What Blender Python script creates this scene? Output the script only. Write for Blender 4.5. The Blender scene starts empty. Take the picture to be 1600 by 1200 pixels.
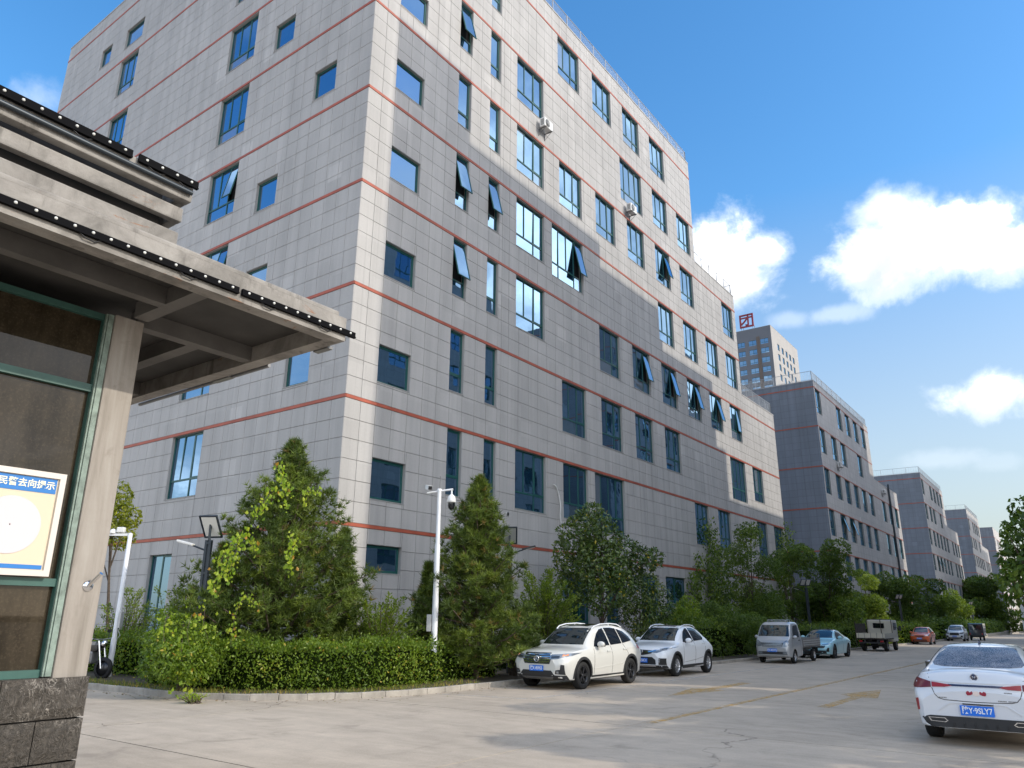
import bpy, bmesh, math, random
import numpy as np
from mathutils import Vector, Matrix
from mathutils.bvhtree import BVHTree
from mathutils.geometry import delaunay_2d_cdt
random.seed(7)
RNG = np.random.default_rng(7)
S = bpy.context.scene
COL = S.collection

# ------------------------------------------------------------------ camera
CAM_H = 1.75
F_PX, PITCH, YAW, ROLL = 1170.0753, 0.30150472, 0.6351118, -0.0073569   # focal length for a 1600 px wide frame
cam = bpy.data.cameras.new("camera")
cam.sensor_width = 36.0
cam.lens = F_PX / 1600 * 36.0
cam.clip_end = 6000
cam_ob = bpy.data.objects.new("camera", cam)
COL.objects.link(cam_ob)
_f = Vector((-math.sin(YAW) * math.cos(PITCH), math.cos(YAW) * math.cos(PITCH), math.sin(PITCH)))
_r = Vector((math.cos(YAW), math.sin(YAW), 0))
_u = _r.cross(_f)
_c, _s = math.cos(ROLL), math.sin(ROLL)
_r2 = _r * _c - _u * _s
_u2 = _r * _s + _u * _c
cam_ob.matrix_world = Matrix(((_r2.x, _u2.x, -_f.x, 0), (_r2.y, _u2.y, -_f.y, 0), (_r2.z, _u2.z, -_f.z, CAM_H), (0, 0, 0, 1)))
S.camera = cam_ob

# ------------------------------------------------------------------ light
SUN_AZ, SUN_EL = math.radians(15), math.radians(30)       # azimuth measured from +X towards +Y
SUN_DIR = Vector((math.cos(SUN_EL) * math.cos(SUN_AZ), math.cos(SUN_EL) * math.sin(SUN_AZ), math.sin(SUN_EL)))
SKY_STRENGTH = 0.15
SUN_STRENGTH = 2.0
EXPOSURE = 0.64
sun = bpy.data.lights.new("sun", 'SUN')
sun.energy = SUN_STRENGTH
sun.angle = math.radians(0.55)
sun.color = (0.90, 0.83, 0.72)
sun_ob = bpy.data.objects.new("sun", sun)
COL.objects.link(sun_ob)
sun_ob.rotation_euler = SUN_DIR.to_track_quat('Z', 'Y').to_euler()
sun_ob.location = (60, 20, 60)
S.view_settings.view_transform = 'Standard'
S.view_settings.look = 'None'
S.view_settings.gamma = 1.0
S.view_settings.use_curve_mapping = False
S.view_settings.exposure = EXPOSURE
S.render.engine = 'CYCLES'
S.cycles.max_bounces = 6
S.cycles.transparent_max_bounces = 8


def ray(px, py):
    l, u = px - 800, 600 - py
    c, s = math.cos(-ROLL), math.sin(-ROLL)
    l, u = l * c - u * s, l * s + u * c
    z = u * math.cos(PITCH) + F_PX * math.sin(PITCH)
    f = F_PX * math.cos(PITCH) - u * math.sin(PITCH)
    return Vector((l * math.cos(YAW) - f * math.sin(YAW), l * math.sin(YAW) + f * math.cos(YAW), z))


class NT:
    """small node-tree builder"""
    def __init__(self, tree):
        self.t = tree
        self.n = tree.nodes
        self.l = tree.links

    def node(self, typ, **kw):
        nd = self.n.new(typ)
        for k, v in kw.items():
            if k == 'inp':
                for i, val in v.items():
                    if isinstance(val, bpy.types.NodeSocket):
                        self.l.new(val, nd.inputs[i])
                    else:
                        nd.inputs[i].default_value = val
            else:
                setattr(nd, k, v)
        return nd

    def math(self, op, a, b=None, c=None, clamp=False):
        nd = self.node('ShaderNodeMath', operation=op, use_clamp=clamp)
        for i, v in enumerate((a, b, c)):
            if v is None:
                continue
            if isinstance(v, bpy.types.NodeSocket):
                self.l.new(v, nd.inputs[i])
            else:
                nd.inputs[i].default_value = v
        return nd.outputs[0]

    def vmath(self, op, a, b=None):
        nd = self.node('ShaderNodeVectorMath', operation=op)
        for i, v in enumerate((a, b)):
            if v is None:
                continue
            if isinstance(v, bpy.types.NodeSocket):
                self.l.new(v, nd.inputs[i])
            else:
                nd.inputs[i].default_value = v
        return nd

    def mix(self, fac, a, b, blend='MIX'):
        nd = self.node('ShaderNodeMix', data_type='RGBA', blend_type=blend)
        for i, v in ((0, fac), (6, a), (7, b)):
            if isinstance(v, bpy.types.NodeSocket):
                self.l.new(v, nd.inputs[i])
            else:
                nd.inputs[i].default_value = (*v, 1) if isinstance(v, tuple) and len(v) == 3 else v
        return nd.outputs[2]

    def noise(self, vec, scale, detail=3.0, rough=0.55, dist=0.0):
        nd = self.node('ShaderNodeTexNoise', inp={'Scale': scale, 'Detail': detail, 'Roughness': rough, 'Distortion': dist})
        if vec is not None:
            self.l.new(vec, nd.inputs['Vector'])
        return nd.outputs['Fac']

    def mrange(self, v, a, b, c=0.0, d=1.0, smooth=False):
        nd = self.node('ShaderNodeMapRange', inp={0: v, 1: a, 2: b, 3: c, 4: d})
        if smooth:
            nd.interpolation_type = 'SMOOTHSTEP'
        return nd.outputs[0]

    def ramp(self, v, stops):
        nd = self.node('ShaderNodeValToRGB', inp={0: v})
        el = nd.color_ramp.elements
        while len(el) < len(stops):
            el.new(0.5)
        for e, (p, c) in zip(el, stops):
            e.position = p
            e.color = (*c, 1)
        return nd.outputs[0]


# ------------------------------------------------------------------ sky
def build_world():
    w = bpy.data.worlds.new("World")
    S.world = w
    w.use_nodes = True
    w.node_tree.nodes.clear()
    N = NT(w.node_tree)
    sky = N.node('ShaderNodeTexSky', sky_type='NISHITA', sun_disc=False)
    sky.sun_elevation = SUN_EL
    sky.sun_rotation = math.pi / 2 - SUN_AZ
    sky.altitude = 200
    sky.air_density = 1.25
    sky.dust_density = 0.9
    sky.ozone_density = 2.4
    d = N.node('ShaderNodeTexCoord').outputs['Generated']
    sep = N.node('ShaderNodeSeparateXYZ', inp={0: d})
    # dusty lower air: paler and duller towards the horizon, all the way round
    hsv = N.node('ShaderNodeHueSaturation', inp={'Saturation': N.mrange(sep.outputs[2], .0, .5, 0.5, 1.32), 'Value': N.mrange(sep.outputs[2], .10, .5, .68, 1.18), 'Color': sky.outputs[0]})
    up = N.math('MAXIMUM', sep.outputs[2], 0.0)
    # planar cloud-layer coordinates
    den = N.math('ADD', up, 0.12)
    cu = N.node('ShaderNodeCombineXYZ', inp={0: N.math('DIVIDE', sep.outputs[0], den), 1: N.math('DIVIDE', sep.outputs[1], den), 2: 1.1}).outputs[0]
    fb = N.noise(d, 6.0, 8.0, 0.62, 0.35)
    fb2 = N.noise(d, 17.0, 6.0, 0.6, 0.3)
    wob = N.math('ADD', N.math('MULTIPLY', N.math('SUBTRACT', fb, 0.5), 3.2), N.math('MULTIPLY', N.math('SUBTRACT', fb2, 0.5), 1.7))
    clouds = [  # (centre px, half-width, half-height, density)
        (1120, 420, 120, 95, 1.0), (1185, 395, 62, 45, 0.9), (1450, 375, 185, 82, 1.05), (1560, 395, 150, 62, 1.0), (1395, 330, 90, 40, .6),
        (1540, 615, 105, 48, 1.0), (1300, 492, 60, 20, 0.3), (1475, 718, 80, 22, 0.16), (1555, 722, 50, 18, 0.10),
        (60, 160, 55, 58, 0.3), (1235, 500, 50, 20, 0.25)]
    dens = None
    wsum = ssum = None
    for (px, py, hw, hh, k) in clouds:
        c = ray(px, py).normalized()
        rr = c.cross(Vector((0, 0, 1))).normalized()
        uu = rr.cross(c)
        sc = c.dot(_f) / F_PX
        a = N.math('DIVIDE', N.vmath('DOT_PRODUCT', d, tuple(rr)).outputs['Value'], hw * sc)
        b = N.math('DIVIDE', N.vmath('DOT_PRODUCT', d, tuple(uu)).outputs['Value'], hh * sc)
        front = N.math('GREATER_THAN', N.vmath('DOT_PRODUCT', d, tuple(c)).outputs['Value'], 0.2)
        q = N.math('SUBTRACT', 1.0, N.math('SQRT', N.math('ADD', N.math('MULTIPLY', a, a), N.math('MULTIPLY', b, b))))
        q = N.math('ADD', N.math('MULTIPLY', q, 1.5), wob)
        m = N.math('MULTIPLY', N.math('MULTIPLY', N.mrange(q, 0.0, 1.15, 0, 1, True), k), front)
        dens = m if dens is None else N.math('MAXIMUM', dens, m)
        # the underside of each cloud is greyer than its top
        sh = N.math('MULTIPLY', m, N.mrange(N.math('ADD', b, N.math('MULTIPLY', N.math('SUBTRACT', fb2, .5), 1.6)), -.75, .35, .0, 1.0, True))
        wsum = m if wsum is None else N.math('ADD', wsum, m)
        ssum = sh if ssum is None else N.math('ADD', ssum, sh)
    # unseen cloud over the rest of the dome, thickened and brightened for fill light
    lay = N.noise(cu, 0.55, 7.0, 0.6, 0.2)
    lay = N.mrange(lay, 0.42, 0.58, 0, 0.9, True)
    away = N.mrange(N.vmath('DOT_PRODUCT', d, tuple(_f)).outputs['Value'], 0.70, 0.55, 0.0, 1.0, True)
    lay = N.math('MULTIPLY', lay, away)
    dens = N.math('MAXIMUM', dens, lay)
    dens = N.math('MULTIPLY', dens, N.mrange(sep.outputs[2], 0.0, 0.06, 0, 1))
    body = N.noise(d, 7.0, 6.0, 0.55, 0.2)
    ccol = N.ramp(body, [(0.40, (5.4, 5.8, 6.6)), (0.68, (19.0, 18.6, 17.8))])
    tops = N.math('DIVIDE', ssum, N.math('MAXIMUM', wsum, .001))
    tops = N.math('MAXIMUM', tops, away)
    ccol = N.mix(tops, (4.0, 4.25, 4.7), ccol)
    thick = N.mrange(dens, .25, .95, 0.0, 1.0, True)
    ccol = N.mix(thick, (6.2, 6.5, 7.0), ccol)
    colr = N.mix(N.math('MINIMUM', dens, 0.97), hsv.outputs[0], ccol)
    bg = N.node('ShaderNodeBackground', inp={'Color': colr, 'Strength': SKY_STRENGTH})
    out = N.node('ShaderNodeOutputWorld')
    N.l.new(bg.outputs[0], out.inputs[0])


build_world()


# ------------------------------------------------------------------ helpers
def link(o, parent=None):
    COL.objects.link(o)
    if parent is not None:
        o.parent = parent
    return o


def tag(o, label=None, cat=None, group=None, kind=None):
    if label:
        o['label'] = label
    if cat:
        o['category'] = cat
    if group:
        o['group'] = group
    if kind:
        o['kind'] = kind
    return o


def thing(name, label, cat, loc=(0, 0, 0), rz=0.0, group=None):
    o = bpy.data.objects.new(name, None)
    o.empty_display_size = 0.3
    o.location = loc
    o.rotation_euler = (0, 0, rz)
    link(o)
    return tag(o, label, cat, group)


def children(o):
    return list(o.children)


def copy_tree(o, parent=None, label=None):
    c = o.copy()
    COL.objects.link(c)
    c.parent = parent
    if label:
        c['label'] = label
    for ch in children(o):
        copy_tree(ch, c)
    return c


def gz(y):
    return -0.005 * y


class MB:
    """collects shapes into one mesh; every face has a material slot"""
    def __init__(self):
        self.v, self.f, self.m, self.sm = [], [], [], []

    def add(self, vs, fs, mat=0, smooth=False):
        b = len(self.v)
        self.v.extend(tuple(v) for v in vs)
        for f in fs:
            self.f.append(tuple(b + i for i in f))
            self.m.append(mat)
            self.sm.append(smooth)

    def box(self, x0, x1, y0, y1, z0, z1, mat=0, M=None, skip=()):
        vs = [Vector(p) for p in ((x0, y0, z0), (x1, y0, z0), (x1, y1, z0), (x0, y1, z0), (x0, y0, z1), (x1, y0, z1), (x1, y1, z1), (x0, y1, z1))]
        if M is not None:
            vs = [M @ v for v in vs]
        fs = {'b': (0, 3, 2, 1), 't': (4, 5, 6, 7), 'y0': (0, 1, 5, 4), 'x1': (1, 2, 6, 5), 'y1': (2, 3, 7, 6), 'x0': (3, 0, 4, 7)}
        self.add(vs, [f for k, f in fs.items() if k not in skip], mat)

    def bbox(self, x0, x1, y0, y1, z0, z1, c=0.02, mat=0, M=None):
        """box with chamfered edges"""
        bm = bmesh.new()
        bmesh.ops.create_cube(bm, size=1.0)
        for v in bm.verts:
            v.co = Vector(((x0 + x1) / 2 + v.co.x * (x1 - x0), (y0 + y1) / 2 + v.co.y * (y1 - y0), (z0 + z1) / 2 + v.co.z * (z1 - z0)))
        bmesh.ops.bevel(bm, geom=bm.edges[:], offset=c, segments=2, affect='EDGES', profile=0.6)
        if M is not None:
            bm.transform(M)
        bm.verts.index_update()
        self.add([v.co for v in bm.verts], [[v.index for v in f.verts] for f in bm.faces], mat, False)
        bm.free()

    def quad(self, a, b, c, d, mat=0):
        self.add([a, b, c, d], [(0, 1, 2, 3)], mat)

    def tube(self, pts, r, n=8, mat=0, cap=True, smooth=True):
        pts = [Vector(p) for p in pts]
        rs = r if isinstance(r, (list, tuple)) else [r] * len(pts)
        ref = None
        vs = []
        for i, p in enumerate(pts):
            t = (pts[min(i + 1, len(pts) - 1)] - pts[max(i - 1, 0)]).normalized()
            if ref is None:
                ref = t.orthogonal().normalized()
            a = (ref - t * ref.dot(t)).normalized()
            ref = a
            b = t.cross(a)
            for k in range(n):
                th = 2 * math.pi * k / n
                vs.append(p + (a * math.cos(th) + b * math.sin(th)) * rs[i])
        fs = []
        for i in range(len(pts) - 1):
            for k in range(n):
                k2 = (k + 1) % n
                fs.append((i * n + k, i * n + k2, (i + 1) * n + k2, (i + 1) * n + k))
        self.add(vs, fs, mat, smooth)
        if cap:
            m = len(pts) - 1
            self.add(vs[:n], [tuple(range(n - 1, -1, -1))], mat)
            self.add(vs[m * n:], [tuple(range(n))], mat)

    def lathe(self, prof, n=24, axis='Z', c=(0, 0, 0), mat=0, smooth=True):
        """profile of (radius, height) turned about an axis through c"""
        vs, fs = [], []
        for (r, h) in prof:
            for k in range(n):
                th = 2 * math.pi * k / n
                a, b = r * math.cos(th), r * math.sin(th)
                p = {'Z': (a, b, h), 'Y': (a, h, -b), 'X': (h, a, b)}[axis]
                vs.append((p[0] + c[0], p[1] + c[1], p[2] + c[2]))
        for i in range(len(prof) - 1):
            for k in range(n):
                k2 = (k + 1) % n
                fs.append((i * n + k, i * n + k2, (i + 1) * n + k2, (i + 1) * n + k))
        self.add(vs, fs, mat, smooth)

    def prism(self, poly, z0, z1, mat=0, M=None):
        n = len(poly)
        vs = [Vector((x, y, z0)) for x, y in poly] + [Vector((x, y, z1)) for x, y in poly]
        if M is not None:
            vs = [M @ v for v in vs]
        fs = [tuple(range(n - 1, -1, -1)), tuple(range(n, 2 * n))]
        fs += [(i, (i + 1) % n, n + (i + 1) % n, n + i) for i in range(n)]
        self.add(vs, fs, mat)

    def mesh(self, name, mats):
        me = bpy.data.meshes.new(name)
        me.from_pydata(self.v, [], self.f)
        for m in (mats if isinstance(mats, (list, tuple)) else [mats]):
            me.materials.append(m)
        me.polygons.foreach_set('material_index', self.m)
        me.polygons.foreach_set('use_smooth', self.sm)
        me.update()
        return me

    def build(self, name, mats, parent=None, loc=(0, 0, 0), rot=(0, 0, 0), recalc=False):
        me = self.mesh(name, mats)
        if recalc:
            bm = bmesh.new()
            bm.from_mesh(me)
            bmesh.ops.recalc_face_normals(bm, faces=bm.faces[:])
            bm.to_mesh(me)
            bm.free()
        return put(name, me, parent, loc, rot)


def put(name, me, parent=None, loc=(0, 0, 0), rot=(0, 0, 0)):
    o = bpy.data.objects.new(name, me)
    o.location = loc
    o.rotation_euler = rot
    return link(o, parent)


def np_mesh(name, V, F, mat, rnd=None, smooth=False):
    """mesh from numpy arrays; F is (n,3) or (n,4); rnd is one number per face"""
    me = bpy.data.meshes.new(name)
    k = F.shape[1]
    me.vertices.add(len(V))
    me.vertices.foreach_set('co', V.astype(np.float32).ravel())
    me.loops.add(F.size)
    me.loops.foreach_set('vertex_index', F.astype(np.int32).ravel())
    me.polygons.add(len(F))
    me.polygons.foreach_set('loop_start', np.arange(0, F.size, k, dtype=np.int32))
    me.polygons.foreach_set('use_smooth', np.full(len(F), smooth))
    me.materials.append(mat)
    if rnd is not None:
        at = me.attributes.new('rnd', 'FLOAT', 'FACE')
        at.data.foreach_set('value', rnd.astype(np.float32))
    me.update(calc_edges=True)
    return me


def text_ob(name, body, size, mat, parent, loc, rot, extrude=0.002, align='CENTER', width=1.0, bold=0.0):
    cu = bpy.data.curves.new(name, 'FONT')
    cu.body = body
    cu.size = size
    cu.align_x = align
    cu.align_y = 'CENTER'
    cu.extrude = extrude
    cu.offset = bold
    cu.resolution_u = 3
    tmp = bpy.data.objects.new('lettering_curve', cu)
    COL.objects.link(tmp)
    bpy.context.view_layer.update()
    me = bpy.data.meshes.new_from_object(tmp.evaluated_get(bpy.context.evaluated_depsgraph_get()))
    bpy.data.objects.remove(tmp)
    bpy.data.curves.remove(cu)
    me.materials.clear()
    me.materials.append(mat)
    o = put(name, me, parent, loc, rot)
    o.scale = (width, 1, 1)
    return o


# ------------------------------------------------------------------ materials
MATS = {}


def new_mat(name):
    m = bpy.data.materials.new(name)
    m.use_nodes = True
    m.node_tree.nodes.clear()
    N = NT(m.node_tree)
    out = N.node('ShaderNodeOutputMaterial')
    return m, N, out


def pbr(name, col, rough=0.5, metal=0.0, coat=0.0, noise=None, bump=None, spec=0.5, coat_rough=0.03):
    """plain principled surface; noise=(scale, amount) varies the colour, bump=(scale, strength)"""
    m, N, out = new_mat(name)
    b = N.node('ShaderNodeBsdfPrincipled', inp={'Roughness': rough, 'Metallic': metal, 'Coat Weight': coat, 'Coat Roughness': coat_rough, 'Specular IOR Level': spec})
    pos = N.node('ShaderNodeNewGeometry').outputs['Position']
    if noise:
        v = N.noise(pos, noise[0], 5.0, 0.6)
        a = tuple(c * (1 - noise[1]) for c in col)
        c2 = tuple(min(1, c * (1 + noise[1])) for c in col)
        N.l.new(N.ramp(v, [(0.3, a), (0.7, c2)]), b.inputs['Base Color'])
    else:
        b.inputs['Base Color'].default_value = (*col, 1)
    if bump:
        bp = N.node('ShaderNodeBump', inp={'Strength': bump[1], 'Distance': 0.02, 'Height': N.noise(pos, bump[0], 4.0)})
        N.l.new(bp.outputs[0], b.inputs['Normal'])
    N.l.new(b.outputs[0], out.inputs[0])
    MATS[name] = m
    return m


def tile_mat(name, col, tw, th, org, joints=False, ju=(0, 1, 0)):
    """stone cladding: each tile its own tone, faint streaks running down; joints drawn only where the wall is far off"""
    m, N, out = new_mat(name)
    pos = N.node('ShaderNodeNewGeometry').outputs['Position']
    rel = N.vmath('SUBTRACT', pos, org).outputs[0]
    cell = N.vmath('FLOOR', N.vmath('DIVIDE', rel, (tw, tw, th)).outputs[0]).outputs[0]
    wn = N.node('ShaderNodeTexWhiteNoise', inp={0: cell}).outputs['Value']
    big = N.noise(pos, 0.16, 4.0, 0.6)
    st = N.node('ShaderNodeMapping', inp={'Vector': pos, 'Scale': (1.6, 1.6, 0.07)}).outputs[0]
    streak = N.noise(st, 1.0, 5.0, 0.65)
    fine = N.noise(pos, 14.0, 4.0, 0.7)
    k = N.math('ADD', N.mrange(wn, 0, 1, -0.04, 0.04), N.mrange(big, 0.3, 0.7, -0.08, 0.08))
    k = N.math('ADD', k, N.mrange(streak, 0.25, 0.75, -0.17, 0.12))
    # a scatter of paler replacement tiles, and dark run-off lines
    k = N.math('ADD', k, N.math('MULTIPLY', N.math('GREATER_THAN', wn, .985), .10))
    st2 = N.node('ShaderNodeMapping', inp={'Vector': pos, 'Scale': (4.5, 4.5, .05)}).outputs[0]
    run = N.mrange(N.noise(st2, 1.0, 3.0, .6), .62, .74, 0.0, -.16)
    k = N.math('ADD', k, run)
    k = N.math('ADD', k, N.mrange(fine, 0.3, 0.7, -0.035, 0.035))
    k = N.math('ADD', k, 1.0)
    c = N.node('ShaderNodeVectorMath', operation='SCALE', inp={0: col, 3: k}).outputs[0]
    if joints:
        fr = N.vmath('FRACTION', N.vmath('DIVIDE', rel, (tw, tw, th)).outputs[0]).outputs[0]
        sp = N.node('ShaderNodeSeparateXYZ', inp={0: fr})
        jz = N.math('LESS_THAN', sp.outputs[2], 0.035)
        jh = N.math('LESS_THAN', sp.outputs[0 if ju[0] else 1], 0.03)
        j = N.math('MULTIPLY', N.math('MAXIMUM', jz, jh), 0.45)
        c = N.mix(j, c, tuple(q * 0.3 for q in col))
    b = N.node('ShaderNodeBsdfPrincipled', inp={'Base Color': c, 'Roughness': 0.62, 'Specular IOR Level': 0.35})
    bp = N.node('ShaderNodeBump', inp={'Strength': 0.12, 'Distance': 0.01, 'Height': fine})
    N.l.new(bp.outputs[0], b.inputs['Normal'])
    N.l.new(b.outputs[0], out.inputs[0])
    MATS[name] = m
    return m


def glass_mat(name, tint, refl, dark, rough=0.015, wave=0.25):
    """coated window glass: a mirror film over a dark room"""
    m, N, out = new_mat(name)
    pos = N.node('ShaderNodeNewGeometry').outputs['Position']
    bp = N.node('ShaderNodeBump', inp={'Strength': wave, 'Distance': 0.01, 'Height': N.noise(pos, 0.9, 2.0)})
    g = N.node('ShaderNodeBsdfGlossy', inp={'Color': (*tint, 1), 'Roughness': rough})
    d = N.node('ShaderNodeBsdfDiffuse', inp={'Color': (*dark, 1)})
    N.l.new(bp.outputs[0], g.inputs['Normal'])
    fr = N.node('ShaderNodeFresnel', inp={'IOR': 1.5})
    fac = N.math('ADD', refl, N.math('MULTIPLY', fr.outputs[0], 1.0 - refl), clamp=True)
    mx = N.node('ShaderNodeMixShader', inp={0: fac, 1: d.outputs[0], 2: g.outputs[0]})
    N.l.new(mx.outputs[0], out.inputs[0])
    MATS[name] = m
    return m


def leaf_mat(name, stops, trans=0.35, rough=0.45, spec=0.4):
    """leaf colour varies leaf by leaf through the per-face attribute"""
    m, N, out = new_mat(name)
    r = N.node('ShaderNodeAttribute', attribute_name='rnd').outputs['Fac']
    c = N.ramp(r, stops)
    b = N.node('ShaderNodeBsdfPrincipled', inp={'Base Color': c, 'Roughness': rough, 'Specular IOR Level': spec})
    tr = N.node('ShaderNodeBsdfTranslucent', inp={'Color': N.mix(1.0, c, (1.5, 1.6, 0.6), 'MULTIPLY')})
    mx = N.node('ShaderNodeMixShader', inp={0: trans, 1: b.outputs[0], 2: tr.outputs[0]})
    N.l.new(mx.outputs[0], out.inputs[0])
    MATS[name] = m
    return m


XF, YC = -20.59, 17.632
tile_mat('tile', (0.425, 0.412, 0.398), 0.85, 0.755, (XF - 3, YC, 0.3))
tile_mat('tile_far', (0.45, 0.432, 0.418), 0.9, 0.755, (XF - 3, YC, 0.3), True, (0, 1, 0))
tile_mat('tile_far_end', (0.185, 0.205, 0.235), 0.9, 0.755, (XF - 3, YC, 0.3), True, (1, 0, 0))  # end walls darker and bluer: shade of the gaps put into the colour
def grout():
    m, N, out = new_mat('wall_core')
    pos = N.node('ShaderNodeNewGeometry').outputs['Position']
    mp = N.node('ShaderNodeMapping', inp={'Vector': pos, 'Scale': (.5, .5, .22)}).outputs[0]
    c = N.ramp(N.noise(mp, 1.0, 5.0, .65), [(.34, (.17, .166, .162)), (.50, (.28, .275, .27)), (.64, (.52, .51, .50))])
    b = N.node('ShaderNodeBsdfPrincipled', inp={'Base Color': c, 'Roughness': .9})
    N.l.new(b.outputs[0], out.inputs[0])
    MATS['wall_core'] = m


grout()
pbr('band', (0.37, 0.085, 0.046), 0.55, noise=(1.5, 0.2))
pbr('frame', (0.008, 0.080, 0.074), 0.4)
pbr('room', (0.006, 0.007, 0.008), 0.9)
glass_mat('glass', (0.44, 0.68, 0.94), 0.42, (0.006, 0.020, 0.026))
glass_mat('glass_curtain', (0.44, 0.68, 0.94), 0.32, (0.16, 0.18, 0.19))
glass_mat('glass_blind', (0.44, 0.68, 0.94), 0.38, (0.06, 0.085, 0.09))
pbr('jamb', (0.33, 0.32, 0.31), 0.7)
pbr('steel_rail', (0.42, 0.43, 0.44), 0.4, 0.6)
pbr('white_plastic', (0.74, 0.74, 0.72), 0.4, noise=(3, 0.05))
pbr('dark_plastic', (0.015, 0.015, 0.017), 0.45)
pbr('strip_black', (0.005, 0.005, 0.006), 0.8, spec=.08)
pbr('black_rubber', (0.012, 0.012, 0.012), 0.75)
pbr('white_pole', (0.72, 0.73, 0.74), 0.35, noise=(2.5, 0.06))
pbr('dark_pole', (0.035, 0.045, 0.055), 0.4, 0.3)
pbr('panel_back', (0.45, 0.46, 0.46), 0.35, 0.2)
pbr('solar_cell', (0.02, 0.03, 0.06), 0.15)
pbr('led_lens', (0.75, 0.75, 0.7), 0.3)
pbr('chrome', (0.75, 0.76, 0.78), 0.12, 1.0)
pbr('gray_metal', (0.22, 0.22, 0.22), 0.4, 0.5, noise=(6, 0.15))
pbr('trunk', (0.10, 0.075, 0.055), 0.9, noise=(12, 0.35), bump=(30, 0.6))
# ------------------------------------------------------------------ windows
WIN_CACHE = {}


def window_kit(typ, w, h, opened):
    key = (typ, round(w, 2), round(h, 2), opened)
    if key in WIN_CACHE:
        return WIN_CACHE[key]
    D = 0.14                                    # reveal depth, outer face to frame
    mb = MB()
    # the lined opening: two jambs, head, sill, and the dark room behind
    mb.quad((0, 0.03, 0), (0, .30, 0), (0, .30, h), (0, 0.03, h), 0)
    mb.quad((w, .30, 0), (w, 0.03, 0), (w, 0.03, h), (w, .30, h), 0)
    mb.quad((0, 0.03, h), (0, .30, h), (w, .30, h), (w, 0.03, h), 0)
    mb.quad((0, .30, 0), (0, 0.03, 0), (w, 0.03, 0), (w, .30, 0), 0)
    mb.quad((0, .298, 0), (w, .298, 0), (w, .298, h), (0, .298, h), 1)
    mb.box(-0.01, w + .01, -0.015, D, -0.035, -0.001, 0)
    root = mb.mesh('window', [MATS['jamb'], MATS['room']])
    fr = MB()
    b = 0.055
    y0, y1 = D, D + 0.07
    fr.box(0.001, b, y0, y1, 0.001, h - .001)
    fr.box(w - b, w - .001, y0, y1, 0.001, h - .001)
    fr.box(b, w - b, y0, y1, 0.001, b)
    fr.box(b, w - b, y0, y1, h - b, h - .001)
    cells = []
    tz = 0.285 * h
    if typ == 's':
        cells = [(b, w - b, b, h - b)]
    else:
        t = 0.04
        fr.box(b, w - b, y0, y1, tz - t, tz + t)
        ups = {'n': [], '2': [.5], '3': [1 / 3, 2 / 3], '4': [.25, .5, .75]}[typ]
        los = {'n': [], '2': [.5], '3': [2 / 3], '4': [.25, .75]}[typ]
        xs = [b] + [u * w for u in ups] + [w - b]
        for u in ups:
            fr.box(u * w - .03, u * w + .03, y0, y1, tz + t, h - b)
        for i in range(len(xs) - 1):
            cells.append((xs[i] + (.03 if i else 0), xs[i + 1] - (.03 if i < len(xs) - 2 else 0), tz + t, h - b))
        xs = [b] + [u * w for u in los] + [w - b]
        for u in los:
            fr.box(u * w - .03, u * w + .03, y0, y1, b, tz - t)
        for i in range(len(xs) - 1):
            cells.append((xs[i] + (.03 if i else 0), xs[i + 1] - (.03 if i < len(xs) - 2 else 0), b, tz - t))
    frame = fr.mesh('frame', MATS['frame'])
    panes, sash = [], None
    ns = {'s': 0, 'n': 0, '2': 1, '3': 2, '4': 3}[typ]
    for i, (x0, x1, z0, z1) in enumerate(cells):
        is_sash = i == ns
        if is_sash:
            sb = MB()
            ww, hh, e = x1 - x0, z1 - z0, 0.045
            sb.box(0, e, -.02, .03, -hh, 0)
            sb.box(ww - e, ww, -.02, .03, -hh, 0)
            sb.box(e, ww - e, -.02, .03, -hh, -hh + e)
            sb.box(e, ww - e, -.02, .03, -e, 0)
            sb.box(e, ww - e, .0, .012, -hh + e, -e, 1)
            sash = (sb.mesh('casement', [MATS['frame'], MATS['glass']]), (x0, D + .02, z1), opened)
            continue
        pb = MB()
        ww, hh = x1 - x0, z1 - z0
        pb.box(-ww / 2, ww / 2, 0, .012, -hh / 2, hh / 2)
        panes.append((pb.mesh('pane', MATS['glass']), ((x0 + x1) / 2, D + .03, (z0 + z1) / 2)))
    WIN_CACHE[key] = (root, frame, panes, sash)
    return WIN_CACHE[key]


def put_window(parent, O, th, u, z, w, h, typ, opened=0.0):
    root, frame, panes, sash = window_kit(typ, w, h, opened)
    R = Matrix.Rotation(th, 3, 'Z')
    p = Vector(O) + R @ Vector((u, 0, z))
    wo = put('window', root, parent, p, (0, 0, th))
    put('frame', frame, wo)
    for me, loc in panes:
        po = put('pane', me, wo, loc, (random.gauss(0, .006), 0, random.gauss(0, .006)))
        q = random.random()
        if q < .16:                      # a drawn curtain or a blind behind this pane
            po.material_slots[0].link = 'OBJECT'
            po.material_slots[0].material = MATS['glass_curtain' if q < .06 else 'glass_blind']
    if sash:
        # a top-hung light: hinged at its head, foot swung outwards
        put('casement', sash[0], wo, sash[1], (-sash[2] + (0 if sash[2] else random.gauss(0, .004)), 0, 0))
    return wo


# ------------------------------------------------------------------ facades
def cut(lo, hi, marks):
    out = sorted({round(lo, 4), round(hi, 4)} | {round(m, 4) for m in marks if lo < m < hi})
    return list(zip(out[:-1], out[1:]))


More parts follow.
